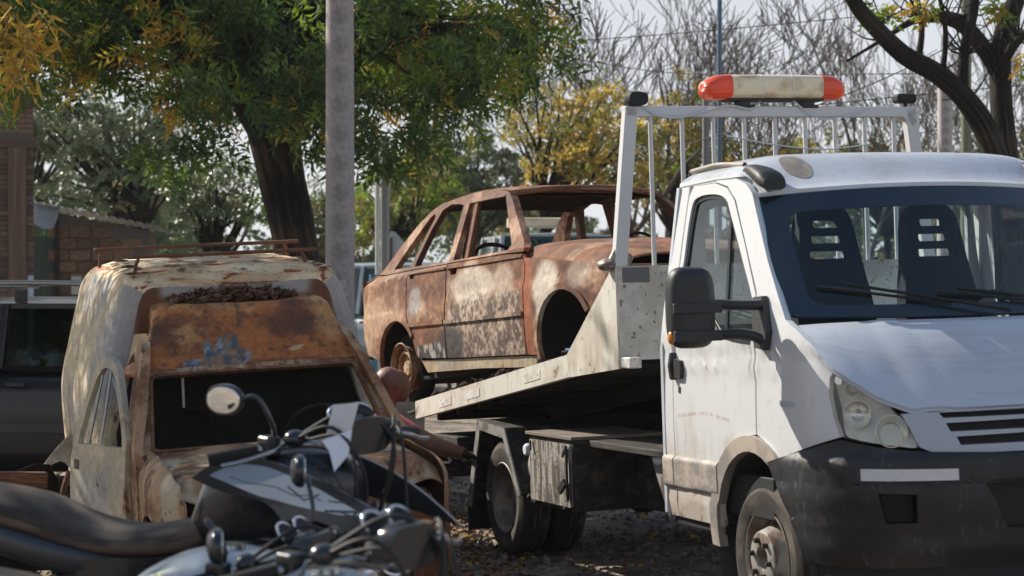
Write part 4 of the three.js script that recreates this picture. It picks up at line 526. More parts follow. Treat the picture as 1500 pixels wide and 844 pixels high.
// ---------------------------------------------------------------- burnt van
{
  const VP = [[-1.163, -0.2, -10.965], 19.6, -2.8, 3.16];
  const N = setPose(thing('burnt_van', 'burnt out cream panel van with rusty orange cab roof and roof bars', 'van'), ...VP);
  N.updateMatrixWorld();
  // cargo box: half section from sill to roof centre
  const secPts = [[0.80, 0.30], [0.825, 0.6], [0.84, 0.9], [0.83, 1.12], [0.765, 1.40], [0.71, 1.60], [0.665, 1.74], [0.60, 1.83], [0.50, 1.868], [0.30, 1.885], [0, 1.892]];
  const sc = new THREE.CatmullRomCurve3(secPts.map(p => new THREE.Vector3(p[0], p[1], 0)), false, 'centripetal');
  const sec = k => { const p = sc.getPoint(cl(k)); return [p.x, p.y]; };
  const prof = [[-1.165, 0.13], [-1.176, 0.085], [-1.205, 0.045], [-1.26, 0.014], [-1.34, 0], [-1.6, -0.004], [-2.0, -0.006], [-2.4, -0.004], [-2.8, 0.012], [-2.98, 0.035], [-3.03, 0.07]];
  const along = t => { const k = t * (prof.length - 1), i = Math.min(prof.length - 2, Math.floor(k)), f = k - i; return [mix(prof[i][0], prof[i + 1][0], f), mix(prof[i][1], prof[i + 1][1], f)]; };
  const box = (s, k, t) => { const [v, w] = sec(k), [u, d] = along(t), sk = ss(0.35, 1, k); const dn = 0.012 * (fbm(u * 2.4 + 20, k * 7, 701 + (s > 0 ? 0 : 9), 3) - 0.5); return [u, w - d * sk - 0.03 * ss(-2.4, -3, u) * sk + dn * sk, s * (v - d * (1 - sk * 0.55) + dn * (1 - sk))]; };
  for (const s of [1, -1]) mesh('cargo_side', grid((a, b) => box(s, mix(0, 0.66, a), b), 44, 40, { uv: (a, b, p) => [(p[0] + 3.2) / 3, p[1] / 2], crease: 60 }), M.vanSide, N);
  mesh('cargo_roof', grid((a, b) => a < 0.5 ? box(1, mix(0.66, 1, a * 2), b) : box(-1, mix(1, 0.66, a * 2 - 1), b), 40, 40, { uv: (a, b) => [b, a], crease: 60 }), M.vanRoof, N);
  const fr = []; for (let k = 0; k <= 30; k++) { const p = box(1, 0.04 + 0.96 * k / 30, 0); fr.push([p[2], p[1]]); } for (let k = 29; k >= 0; k--) { const p = box(-1, 0.04 + 0.96 * k / 30, 0); fr.push([p[2], p[1]]); }
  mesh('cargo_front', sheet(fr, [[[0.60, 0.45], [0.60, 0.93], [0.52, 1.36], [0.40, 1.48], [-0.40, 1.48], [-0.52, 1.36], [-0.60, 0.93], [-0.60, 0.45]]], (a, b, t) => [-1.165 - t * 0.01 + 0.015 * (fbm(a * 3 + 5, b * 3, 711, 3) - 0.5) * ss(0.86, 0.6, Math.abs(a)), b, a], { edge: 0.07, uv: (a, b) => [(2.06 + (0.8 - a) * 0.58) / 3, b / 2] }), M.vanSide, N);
  mesh('cargo_back', sheet([[-0.74, 0.35], [0.74, 0.35], [0.74, 1.1], [0.6, 1.7], [-0.6, 1.7], [-0.74, 1.1]], null, (a, b, t) => [-3.02 + t * 0.02, b, a], { edge: 0.3 }), M.vanPaint, N);
  // high cab roof, rust with blue paint left on it
  const cap = (a, b, t) => {
    const aa = Math.min(1, Math.abs(a)), over = Math.max(0, Math.abs(a) - 1), r = ss(0.62, 0.9, b);
    let u = b < 0.75 ? mix(-0.775, -0.99, Math.pow(b / 0.75, 0.85)) : mix(-0.99, -1.2, (b - 0.75) / 0.25), w = b < 0.75 ? mix(1.305, 1.685, Math.pow(b / 0.75, 1.0)) : 1.685 + 0.03 * Math.sin((b - 0.75) / 0.25 * Math.PI / 2);
    const v = mix(0.645, 0.505, Math.pow(cl(b / 0.78), 0.9));
    u += 0.055 * (1 - aa * aa) * (1 - r); w -= 0.045 * Math.pow(aa, 7) * ss(0.1, 0.6, b) + over * mix(0.02, 0.9, ss(0, 0.7, b)) * 0.8; u -= over * mix(0.5, 0.25, b) * (1 - r);
    w -= 0.035 * r * (1 - aa * aa * 0.8); const nn = 0.018 * (fbm(a * 2 + 7, b * 3 + 7, 721, 3) - 0.5);
    return [u - nn - t * 0.008, w + nn - t * 0.012, Math.sign(a) * (aa * v + over * mix(0.18, 0.06, b))];
  };
  mesh('cab_roof', sheet([[-1.38, 0], [1.38, 0], [1.38, 1], [-1.38, 1]], null, cap, { edge: 0.06, crease: 60, uv: (a, b) => [0.5 - a * 0.5, b] }), M.vanCap, N);
  // windscreen frame and cab sides
  const vc = w => w < 0.95 ? 0.765 : 0.765 - 0.30 * (w - 0.95);
  const wsm = (a, b, t) => { const u = mix(-0.33, -0.775, b), w = mix(0.915, 1.315, b), q = 1 - a * a; return [u + 0.08 * q - t * 0.04, w + 0.012 * q - t * 0.02, a * mix(0.715, 0.625, b)]; };
  mesh('windscreen_frame', sheet([[-1.03, -0.04], [1.03, -0.04], [1.05, 1.04], [-1.05, 1.04]], [rrect(-0.925, 0.05, 0.925, 0.955, 0.05)], wsm, { edge: 0.06, uv: (a, b) => [a * 0.6, b * 0.4] }), M.vanTan, N);
  mesh('windscreen_rust_edge', sheet(rrect(-0.94, 0.03, 0.94, 0.975, 0.05), [rrect(-0.915, 0.06, 0.915, 0.945, 0.05)], (a, b, t) => { const p = wsm(a, b, t); p[0] += 0.012; p[1] += 0.006; return p; }, { edge: 0.08 }), M.rust, N);
  for (const s of [1, -1]) {
    mesh('cab_side', sheet([[-1.22, 0.40], [-1.22, 1.50], [-1.02, 1.52], [-0.86, 1.47], [-0.70, 1.36], [-0.5, 1.15], [-0.34, 0.965], [-0.27, 0.93], [-0.27, 0.35], [-0.42, 0.30], [-1.1, 0.30]], [smooth([[-1.15, 0.42, 1], [-1.15, 1.2], [-1.13, 1.34], [-1.05, 1.40], [-0.95, 1.37], [-0.84, 1.24], [-0.62, 0.98], [-0.55, 0.82], [-0.55, 0.42, 1]], 4)], (a, b, t) => [a, b, s * (vc(b) - t * 0.05 + 0.014 * (fbm(a * 4 + 3, b * 4, 731, 3) - 0.5))], { edge: 0.06, uv: (a, b) => [a * 0.6, b * 0.6] }), M.vanTan, N);
    mesh('front_fender', sheet([[-0.265, 0.33], [-0.265, 0.935], [-0.1, 0.935], [0.35, 0.915], [0.55, 0.88], [0.64, 0.80], [0.66, 0.55], [0.62, 0.36], [0.44, 0.34], ...Array.from({ length: 13 }, (_, k) => { const q = (8 + k * 13.5) * Math.PI / 180; return [0.06 + 0.35 * Math.cos(q), 0.30 + 0.36 * Math.sin(q)]; }), [-0.2, 0.33]], null, (a, b, t) => [a, b, s * (vc(b) - 0.09 * Math.pow(Math.max(0, (a - 0.25) / 0.4), 2) - t * 0.015 + 0.03 * (fbm(a * 4 + 13, b * 4, 741, 3) - 0.5) - 0.08 * Math.pow(Math.max(0, (b - 0.8) / 0.13), 2))], { edge: 0.06, uv: (a, b) => [a * 0.6, b * 0.6] }), s > 0 ? M.vanTan : M.rust, N);
  }
  // door on the near side, standing ajar
  const D = new THREE.Group(); D.name = 'cab_door'; D.position.set(-0.47, 0, 0.765); D.rotation.y = 0.27; N.add(D); D.userData.label = 'cab door standing ajar';
  const dm = (a, b, t) => [-a, b, vc(b) - 0.765 - t * 0.035 + 0.02 + 0.02 * Math.sin(Math.PI * cl((b - 0.35) / 0.6))];
  const dp = smooth([[0.0, 0.40, 1], [0.0, 0.93], [0.05, 1.02], [0.25, 1.27], [0.36, 1.37], [0.50, 1.40], [0.60, 1.36], [0.66, 1.2], [0.70, 0.93], [0.735, 0.8], [0.75, 0.55], [0.72, 0.40, 1]], 4);
  mesh('door_skin', sheet(dp, [smooth([[0.05, 0.945, 1], [0.10, 1.03], [0.27, 1.235], [0.37, 1.325], [0.48, 1.345], [0.55, 1.31], [0.60, 1.18], [0.635, 0.915, 1]], 4), rrect(0.61, 0.765, 0.69, 0.825, 0.015)], dm, { edge: 0.06, crease: 40, uv: (a, b) => [a * 0.7, b * 0.7] }), M.vanPaint, D);
  mesh('window_channel', [tube([[-0.06, 0.94, 0.0], [-0.28, 1.21, -0.075], [-0.36, 1.29, -0.09]], 0.008, 6), rod([-0.40, 0.93, -0.01], [-0.43, 1.33, -0.11], 0.007), rod([-0.56, 0.92, -0.01], [-0.53, 1.30, -0.10], 0.007)], M.steel, D);
  mesh('handle_recess', bx(-0.70, -0.60, 0.755, 0.835, -0.02, -0.005), M.soot, D);
  mesh('far_door', sheet(dp.map(p => [p[0] * 0.93, p[1]]), [smooth([[0.05, 0.945, 1], [0.27, 1.235], [0.37, 1.325], [0.48, 1.345], [0.55, 1.2], [0.59, 0.915, 1]], 4)], (a, b, t) => [-0.48 - a, b, -(vc(b) - 0.01 - t * 0.03)], { edge: 0.1 }), M.vanPaint, N);
  // bonnet with a torn, curled front edge and a charred engine bay
  const hood = (a, b, t) => { const u = mix(-0.33 + 0.07 * (1 - a * a), 0.60 - 0.10 * a * a, b), lip = ss(0.86, 1, b), wv = 0.05 * Math.sin(a * 9 + 1) + 0.04 * Math.sin(a * 4.1); return [u, 0.925 + 0.028 * (1 - a * a) - 0.03 * b - lip * (0.085 + wv * 0.9) + 0.02 * (fbm(a * 3 + 4, b * 3 + 4, 751, 3) - 0.5) - 0.05 * Math.pow(Math.abs(a), 10) - t * 0.01, a * 0.70]; };
  mesh('bonnet', sheet([[-1, 0], [1, 0], [1, 1], [-1, 1]], null, hood, { edge: 0.045, crease: 50, uv: (a, b) => [a * 0.5, b * 0.6] }), M.vanTan, N);
  mesh('engine_bay', bx(-0.25, 0.28, 0.32, 0.80, -0.62, 0.62), M.soot, N);
  mesh('radiator_support', [bar([0.46, 0.72, -0.62], [0.50, 0.70, 0.62], 0.05, 0.06, 0.01), bar([0.50, 0.40, -0.62], [0.50, 0.42, 0.62], 0.06, 0.07, 0.01), bar([0.48, 0.42, -0.3], [0.47, 0.70, -0.22], 0.05, 0.03), bar([0.48, 0.42, 0.3], [0.47, 0.70, 0.25], 0.05, 0.03)], M.rust, N);
  mesh('bent_slam_panel', sheet(rrect(-0.62, -0.06, 0.3, 0.08, 0.02), null, (a, b, t) => [0.545 + 0.05 * Math.sin(a * 7) + b * 0.3 - t * 0.008, 0.66 + b + 0.12 * a * a + 0.06 * a + 0.02 * Math.sin(a * 13), a], { edge: 0.05 }), M.rust, N);
  mesh('front_skirt', sheet([[-0.70, 0.20], [0.70, 0.20], [0.70, 0.36], [0.3, 0.40], [-0.2, 0.34], [-0.70, 0.40]], null, (a, b, t) => [0.62 - 0.18 * a * a + 0.05 * Math.sin(a * 6 + b * 9) - t * 0.01, b, a], { edge: 0.07 }), M.rust, N);
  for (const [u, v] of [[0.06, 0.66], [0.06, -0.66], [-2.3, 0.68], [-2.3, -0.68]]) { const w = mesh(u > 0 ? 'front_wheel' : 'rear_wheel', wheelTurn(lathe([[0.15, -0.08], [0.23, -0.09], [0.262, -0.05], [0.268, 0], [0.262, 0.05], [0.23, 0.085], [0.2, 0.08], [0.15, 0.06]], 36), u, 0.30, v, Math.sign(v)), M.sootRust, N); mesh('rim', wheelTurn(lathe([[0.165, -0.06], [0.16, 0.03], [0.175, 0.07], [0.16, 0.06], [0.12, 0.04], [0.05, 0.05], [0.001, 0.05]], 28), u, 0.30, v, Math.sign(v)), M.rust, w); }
  for (let k = 0; k < 4; k++) mesh('tyre_wire', new THREE.TorusGeometry(0.262 + 0.006 * k, 0.006, 5, 32, 5.2).rotateZ(k * 0.7).translate(0.06 + 0.012 * k, 0.30, -0.68 - 0.03 * k), M.rust, N);
  // black inside
  mesh('charred_partition', sheet([[-0.73, 0.32], [0.73, 0.32], [0.73, 0.95], [0.60, 1.40], [-0.60, 1.40], [-0.73, 0.95]], null, (a, b, t) => [-1.13 - t * 0.01, b, a], {}), M.soot, N);
  mesh('cab_floor', bx(-1.15, -0.3, 0.30, 0.36, -0.72, 0.72), M.soot, N);
  mesh('cargo_bulkhead', bx(-1.30, -1.27, 0.3, 1.72, -0.66, 0.66), M.soot, N);
  mesh('cab_lining', sheet([[-1.0, 0.03], [1.0, 0.03], [1.0, 0.97], [-1.0, 0.97]], null, (a, b, t) => { const p = cap(a, b, 1); return [p[0] - 0.03, p[1] - 0.03 - t * 0.005, p[2] * 0.96]; }, { edge: 0.12 }), M.soot, N);
  mesh('dash_frame', [bx(-0.5, -0.28, 0.62, 0.86, -0.68, 0.68, 0.03), new THREE.TorusGeometry(0.18, 0.011, 6, 24).rotateY(Math.PI / 2).rotateZ(-0.6).translate(-0.62, 0.95, -0.32)], M.soot, N);
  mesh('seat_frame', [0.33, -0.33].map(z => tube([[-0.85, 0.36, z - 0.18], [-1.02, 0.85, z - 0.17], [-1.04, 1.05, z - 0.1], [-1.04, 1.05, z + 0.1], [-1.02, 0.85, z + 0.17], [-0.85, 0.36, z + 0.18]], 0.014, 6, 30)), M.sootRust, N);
  mesh('hanging_strip', bx(-0.86, -0.855, 1.1, 1.30, 0.38, 0.395, 0.002), M.steel, N);
  // roof bars
  for (const [u, v0, v1, f0, f1, w] of [[-1.27, 0.60, -0.52, 0.55, -0.44, 1.945], [-2.05, 0.68, -0.60, 0.64, -0.52, 1.965]]) {
    const b = mesh('roof_bar', [bar([u, w, v0], [u, w - 0.008, v1], 0.04, 0.022, 0.008)], M.rust, N);
    for (const f of [f0, f1]) mesh('bar_foot', tube([[u, w - 0.012, f - Math.sign(f) * 0.015], [u, w - 0.04, f], [u, 1.855, f + Math.sign(f) * 0.012]], 0.011, 6), M.rust, b);
  }
  // leaves gathered between the cab roof and the box
  const r = rng(77), leaf = [], n = 330;
  for (let i = 0; i < n; i++) {
    const a = r(), v = mix(0.40, -0.33, a) + 0.02 * (r() - 0.5), u = -1.15 + 0.12 * Math.pow(r(), 1.5), h = 1.685 + 0.055 * Math.sin(Math.PI * a) * (1 - (u + 1.15) / 0.14) * (0.3 + 0.8 * r());
    const g = new THREE.CircleGeometry(0.02 + 0.018 * r(), 5).scale(1.5, 0.8, 1); const p = g.attributes.position; for (let k = 0; k < p.count; k++) p.setZ(k, Math.abs(p.getX(k)) * (r() - 0.2) * 0.9); g.computeVertexNormals();
    leaf.push(g.rotateX(-Math.PI / 2 + (r() - 0.5) * 2).rotateZ((r() - 0.5) * 1.4).rotateY(r() * 6.3).translate(u, h, v));
  }
  for (let i = 0; i < 46; i++) { const t = 0.08 + 0.6 * r(), k = 0.7 + 0.28 * r(), s = r() < 0.5 ? 1 : -1, p = box(s, k, t); leaf.push(new THREE.CircleGeometry(0.018 + 0.02 * r(), 5).scale(1.6, 0.7, 1).rotateX(-Math.PI / 2 + (r() - 0.5) * 0.9).rotateY(r() * 6).translate(p[0], p[1] + 0.012, p[2])); }
  const lp = mesh('leaf_litter', leaf.map(g => g.applyMatrix4(N.matrixWorld)), M.dryLeaf = std({ color: lin(0.16, 0.085, 0.05), roughness: 0.8 })); lp.userData = { kind: 'stuff', label: 'dry brown leaves heaped on the burnt van roof step' };
  const one = new THREE.Mesh(smoothLeaf(0.10, 0.03), std({ color: lin(0.6, 0.5, 0.33), roughness: 0.7 })); one.name = 'fallen_leaf'; const q = cap(-0.42, 0.18, 0); one.position.set(q[0] + 0.016, q[1] + 0.01, q[2]).applyMatrix4(N.matrixWorld); one.rotation.set(0.5, 0.4, 0.1); one.castShadow = true; scene.add(one); used.fallen_leaf = 0; tag(one, 'pale dry leaf lying on the rusty cab roof of the burnt van', 'leaf');
}
function smoothLeaf(l, w) { return sheet(smooth([[-l / 2, 0, 1], [-l * 0.2, w * 0.45], [l * 0.15, w * 0.5], [l / 2, 0, 1], [l * 0.15, -w * 0.5], [-l * 0.2, -w * 0.45]], 3), null, (a, b, t) => [a, b, 0.3 * b * Math.sign(b) + 0.002 * t], { edge: 0.03 }); }

// ---------------------------------------------------------------- motorcycles parked in front
M.bikeSeat = std({ roughness: 0.75, map: tex(256, 256, (s, t) => mixc([46, 39, 34], [104, 88, 74], ss(0.35, 0.72, fbm(s * 7, t * 7, 801, 5)))) });
M.bikeBlack = phys({ color: lin(0.012, 0.014, 0.018), roughness: 0.42, clearcoat: 0.4, clearcoatRoughness: 0.3, roughnessMap: tiled(bumpTile, 3) });
M.bikeDark = phys({ roughness: 0.38, clearcoat: 0.5, clearcoatRoughness: 0.25, map: tex(256, 256, (s, t) => mixc([30, 34, 42], [52, 54, 58], ss(0.4, 0.75, fbm(s * 8, t * 8, 815, 5)))) });
M.bikePale = phys({ roughness: 0.3, clearcoat: 0.6, clearcoatRoughness: 0.15, map: tex(256, 256, (s, t) => mixc([118, 136, 150], [158, 168, 176], ss(0.4, 0.7, fbm(s * 5, t * 5, 821, 5)))) });
M.bikeBlue = phys({ roughness: 0.45, clearcoat: 0.4, clearcoatRoughness: 0.3, map: tex(256, 256, (s, t) => mixc([66, 84, 100], [104, 116, 124], ss(0.4, 0.7, fbm(s * 9, t * 9, 831, 5)))) });
M.bikeMetal = std({ metalness: 0.9, roughness: 0.35, color: lin(0.34, 0.35, 0.36), roughnessMap: tiled(bumpTile, 4) });
{
  const cv = document.createElement('canvas'); cv.width = 512; cv.height = 256; const c = cv.getContext('2d');
  c.fillStyle = '#c3ccd4'; c.fillRect(0, 0, 512, 256); c.fillStyle = '#8fa4b8'; c.beginPath(); c.moveTo(0, 0); c.lineTo(300, 0); c.lineTo(150, 90); c.lineTo(0, 110); c.fill();
  c.strokeStyle = '#5d6c7a'; c.lineWidth = 6; c.beginPath(); c.moveTo(70, 60); c.bezierCurveTo(150, 110, 190, 70, 250, 120); c.bezierCurveTo(290, 150, 300, 100, 350, 150); c.stroke(); c.strokeStyle = '#3c4853'; c.lineWidth = 7; c.beginPath(); c.moveTo(250, 90); c.lineTo(300, 150); c.lineTo(345, 120); c.moveTo(370, 150); c.lineTo(480, 165); c.lineTo(440, 215); c.lineTo(380, 190); c.stroke();
  c.fillStyle = '#26303a'; for (let i = 0; i < 6; i++) { c.save(); c.translate(150 + i * 27, 178 + i * 7); c.transform(1, 0.2, -0.3, 1, 0, 0); c.fillRect(0, 0, 8, 26); c.fillRect(0, i % 2 ? 0 : 18, 20, 7); c.restore(); } c.fillRect(360, 190, 110, 12); c.fillRect(340, 212, 120, 10);
  const t = new THREE.CanvasTexture(cv); t.colorSpace = THREE.SRGBColorSpace; t.flipY = true; M.decal = phys({ map: t, roughness: 0.4, clearcoat: 0.4 });
}
function motorcycle(label, o) {
  const B = thing('motorcycle', label, 'motorcycle', 'motorcycles parked in front of the burnt van'), X = { w: 0.13, seat: 0.80, tank: 1.0, ...o };
  const wheel = (nm, x) => { const w = mesh(nm, new THREE.TorusGeometry(0.275, 0.05, 14, 40).translate(x, 0.32, 0), M.rubberDark, B); mesh('rim', [new THREE.TorusGeometry(0.225, 0.018, 8, 40).translate(x, 0.32, 0), rod([x, 0.32, -0.06], [x, 0.32, 0.06], 0.04)], M.bikeMetal, w); for (let k = 0; k < 5; k++) { const a = k / 5 * 2 * Math.PI + 0.3; mesh('spoke', bar([x + 0.03 * Math.cos(a), 0.32 + 0.03 * Math.sin(a), 0], [x + 0.225 * Math.cos(a), 0.32 + 0.225 * Math.sin(a), 0], 0.02, 0.03), M.bikeBlack, w); } };
  wheel('rear_wheel', -0.66);
  mesh('engine', [bx(-0.15, 0.20, 0.34, 0.56, -0.13, 0.13, 0.05), ...Array.from({ length: 8 }, (_, k) => bx(0.02, 0.24, 0.56 + k * 0.018, 0.567 + k * 0.018, -0.12, 0.12, 0.002))], M.bikeMetal, B);
  mesh('frame', [tube([[0.42, 0.86, 0], [0.30, 0.62, 0.06], [0.24, 0.36, 0.09], [-0.1, 0.3, 0.1], [-0.3, 0.4, 0.1], [-0.28, 0.72, 0.09]], 0.017, 7, 30), tube([[0.42, 0.86, 0], [0.30, 0.62, -0.06], [0.24, 0.36, -0.09], [-0.1, 0.3, -0.1], [-0.3, 0.4, -0.1], [-0.28, 0.72, -0.09]], 0.017, 7, 30), tube([[0.42, 0.9, 0], [0.1, 0.82, 0.08], [-0.3, 0.72, 0.09], [-0.75, 0.8, 0.09]], 0.016, 7, 24), tube([[0.42, 0.9, 0], [0.1, 0.82, -0.08], [-0.3, 0.72, -0.09], [-0.75, 0.8, -0.09]], 0.016, 7, 24)], M.bikeBlack, B);
  mesh('swing_arm', [bar([-0.28, 0.4, 0.1], [-0.68, 0.32, 0.11], 0.03, 0.05), bar([-0.28, 0.4, -0.1], [-0.68, 0.32, -0.11], 0.03, 0.05)], M.bikeBlack, B);
  mesh('exhaust', [tube([[0.2, 0.5, 0.1], [0.28, 0.36, 0.13], [0.1, 0.27, 0.15], [-0.3, 0.3, 0.17]], 0.02, 8, 24), rod([-0.3, 0.3, 0.17], [-0.85, 0.46, 0.19], 0.045, 0.055, 16)], M.bikeMetal, B);
  const sh = X.seat;
  mesh('seat', loft([[-0.98, 0.05, sh + 0.10, sh + 0.15, 2.4], [-0.86, 0.11, sh + 0.05, sh + 0.145, 2.6], [-0.6, 0.135, sh - 0.01, sh + 0.11, 2.8], [-0.42, 0.14, sh - 0.05, sh + 0.04, 2.8], [-0.25, 0.135, sh - 0.07, sh + 0.015, 2.8], [-0.08, 0.11, sh - 0.06, sh + 0.045, 2.6], [0.04, 0.07, sh - 0.02, sh + 0.10, 2.4]], 24, 4), M.bikeSeat, B);
  mesh('tail_cover', loft([[-1.1, 0.03, sh + 0.08, sh + 0.13, 2.4], [-0.9, 0.10, sh - 0.01, sh + 0.10, 2.6], [-0.6, 0.145, sh - 0.10, sh + 0.03, 2.8], [-0.3, 0.14, sh - 0.16, sh - 0.03, 2.6], [-0.15, 0.10, sh - 0.16, sh - 0.06, 2.4]], 24, 4), X.body, B);
  mesh('tail_lamp', ball([-1.08, sh + 0.09, 0], 0.045, 0.6, 0.7, 1.2), M.orange, B);
  const tk = X.tank;
  const tank = mesh('fuel_tank', loft([[-0.06, 0.06, sh - 0.03, sh + 0.06, 2.4], [0.02, 0.12, sh - 0.04, tk - 0.06, 2.5], [0.14, 0.155, sh - 0.02, tk - 0.005, 2.5], [0.28, 0.165, sh, tk + 0.01, 2.5], [0.40, 0.13, sh + 0.03, tk - 0.02, 2.5], [0.47, 0.06, sh + 0.07, tk - 0.07, 2.4]], 28, 5), X.tankMat, B);
  mesh('filler_cap', new THREE.CylinderGeometry(0.035, 0.038, 0.015, 18).translate(0.27, tk + 0.012, 0), M.bikeMetal, tank);
  for (const s of [1, -1]) {
    if (X.shroud) {
      const z = (a, b) => s * (0.175 + 0.05 * ss(0.1, 0.45, a) - 0.10 * ss(0.5, 0.85, a) + 0.02 * Math.sin(cl((b - 0.68) / 0.3) * Math.PI));
      const p = smooth([[0.0, tk - 0.085, 1], [0.10, tk - 0.03], [0.26, tk - 0.028], [0.44, tk - 0.085], [0.60, tk - 0.17], [0.74, tk - 0.27, 1], [0.52, tk - 0.225], [0.40, tk - 0.19], [0.30, tk - 0.20, 1], [0.24, tk - 0.15], [0.10, tk - 0.125]], 4);
      const sr = mesh('tank_shroud', sheet(p, null, (a, b, t) => [a, b, z(a, b) - s * t * 0.02], { edge: 0.05 }), X.body, B);
      mesh('shroud_decal', sheet(smooth([[0.06, tk - 0.075, 1], [0.14, tk - 0.042], [0.26, tk - 0.045], [0.42, tk - 0.10, 1], [0.58, tk - 0.185, 1], [0.40, tk - 0.16], [0.28, tk - 0.14], [0.20, tk - 0.125]], 4), null, (a, b, t) => [a, b, z(a, b) + s * (0.004 - t * 0.003)], { edge: 0.05, uv: (a, b) => [s > 0 ? (a - 0.05) / 0.55 : 1 - (a - 0.05) / 0.55, (b - tk + 0.2) / 0.16] }), M.decal, sr);
    }
    mesh('side_cover', sheet(smooth([[-0.4, sh - 0.08], [-0.15, sh - 0.05], [0.02, sh - 0.06], [0.04, sh - 0.18], [-0.1, sh - 0.28], [-0.3, sh - 0.24]], 4), null, (a, b, t) => [a, b, s * (0.14 - t * 0.01 + 0.02 * Math.sin((a + 0.4) * 7))], { edge: 0.06 }), M.bikeBlack, B);
    mesh('rear_indicator', [rod([-0.9, sh, s * 0.08], [-0.92, sh, s * 0.17], 0.01), ball([-0.92, sh, s * 0.19], 0.028, 1, 0.8, 1.2)], M.amber, B);
    mesh('footpeg', rod([-0.2, 0.36, s * 0.12], [-0.2, 0.36, s * 0.25], 0.014), M.rubberDark, B);
  }
  mesh('number_plate', bx(-1.14, -1.13, sh - 0.16, sh + 0.0, -0.09, 0.09, 0.003), M.refl, B);
  mesh('side_stand', rod([-0.05, 0.3, -0.1], [0.02, 0.02, -0.26], 0.012), M.bikeMetal, B);
  // steering: everything that turns with the bars shares one turn about the steering head
  const turn = g => { const q = new THREE.Matrix4().makeTranslation(0.44, 0.9, 0).multiply(new THREE.Matrix4().makeRotationY(X.steer || 0)).multiply(new THREE.Matrix4().makeTranslation(-0.44, -0.9, 0)); return g.applyMatrix4(q); };
  const tm = (n, g, m, p = B) => mesh(n, (Array.isArray(g) ? g : [g]).map(turn), m, p);
  const fx = 0.68, fw = tm('front_wheel', new THREE.TorusGeometry(0.275, 0.045, 14, 40).translate(fx, 0.32, 0), M.rubberDark); tm('rim', [new THREE.TorusGeometry(0.228, 0.016, 8, 40).translate(fx, 0.32, 0), new THREE.TorusGeometry(0.12, 0.012, 6, 30).translate(fx, 0.32, 0.05)], M.bikeMetal, fw);
  for (let k = 0; k < 5; k++) { const a = k / 5 * 2 * Math.PI; tm('spoke', bar([fx, 0.32, 0], [fx + 0.225 * Math.cos(a), 0.32 + 0.225 * Math.sin(a), 0], 0.02, 0.028), M.bikeBlack, fw); }
  for (const s of [1, -1]) { const f = tm('fork', rod([fx, 0.32, s * 0.085], [0.465, 0.93, s * 0.085], 0.026, 0.018, 14), M.bikeMetal); tm('fork_boot', rod([fx - 0.12, 0.66, s * 0.085], [0.49, 0.87, s * 0.085], 0.032, 0.032, 14), M.rubberDark, f); }
  tm('front_mudguard', grid((a, b) => { const q = mix(0.4, 2.6, a); return [fx + 0.345 * Math.cos(q), 0.32 + 0.345 * Math.sin(q), mix(-0.06, 0.06, b)]; }, 16, 4), X.body);
  tm('upper_yoke', bx(0.42, 0.52, 0.90, 0.93, -0.11, 0.11, 0.01), M.bikeMetal); tm('lower_yoke', bx(0.46, 0.56, 0.74, 0.77, -0.11, 0.11, 0.01), M.bikeMetal);
  const hy = X.bar || 1.04;
  const hb = tm('handlebar', tube([[0.27, hy - 0.03, 0.37], [0.34, hy - 0.01, 0.24], [0.42, hy, 0.12], [0.44, hy - 0.03, 0], [0.42, hy, -0.12], [0.34, hy - 0.01, -0.24], [0.27, hy - 0.03, -0.37]], 0.012, 8, 40), M.bikeMetal);
  for (const s of [1, -1]) {
    tm('grip', rod([0.33, hy - 0.012, s * 0.255], [0.26, hy - 0.034, s * 0.385], 0.02, 0.02, 12), M.rubberDark, hb);
    tm('lever', tube([[0.37, hy, s * 0.2], [0.40, hy - 0.01, s * 0.25], [0.36, hy - 0.035, s * 0.33], [0.33, hy - 0.045, s * 0.385]], 0.0075, 6, 16), M.bikeMetal, hb);
    tm('switch_block', [bx(0.315, 0.375, hy - 0.03, hy + 0.03, s * 0.225 - 0.025, s * 0.225 + 0.025, 0.01), ball([0.40, hy + 0.02, s * 0.17], 0.03, 1, 0.9, 1.2)], M.bikeBlack, hb);
    const mo = (X.mirrors || {})[s] || [0, 0, 0], mp = [0.30 + mo[0], hy + 0.19 + mo[1], s * (0.30 + mo[2])];
    if (!mo[3]) {
      const mr = tm('mirror', tube([[0.355, hy + 0.02, s * 0.21], [0.37, hy + 0.08, s * 0.235], [0.34, hy + 0.15, s * 0.27], [mp[0] + 0.02, mp[1] - 0.02, mp[2]]], 0.0075, 6, 20), M.bikeBlack, hb);
      tm('mirror_shell', loft([[-0.005, 0.06, -0.045, 0.045, 2.2], [0.01, 0.063, -0.048, 0.048, 2.2], [0.028, 0.045, -0.034, 0.034, 2.2], [0.035, 0.01, -0.01, 0.01, 2]], 24, 3).rotateY(X.mturn ?? 0.2).translate(...mp), M.bikeBlack, mr);
      tm('mirror_glass', loft([[-0.009, 0.052, -0.038, 0.038, 2.2], [-0.007, 0.054, -0.04, 0.04, 2.2]], 24, 1).rotateY(X.mturn ?? 0.2).translate(...mp), M.mirror, mr);
    }
    tm('front_indicator', [rod([0.55, 0.86, s * 0.1], [0.55, 0.86, s * 0.17], 0.009), ball([0.55, 0.86, s * 0.195], 0.03, 0.9, 0.8, 1.2)], M.amber);
  }
  tm('instrument', [loft([[0.44, 0.07, hy - 0.02, hy + 0.05, 3], [0.49, 0.085, hy - 0.02, hy + 0.085, 3], [0.54, 0.08, hy - 0.03, hy + 0.08, 3]], 20, 2)], M.bikeBlack);
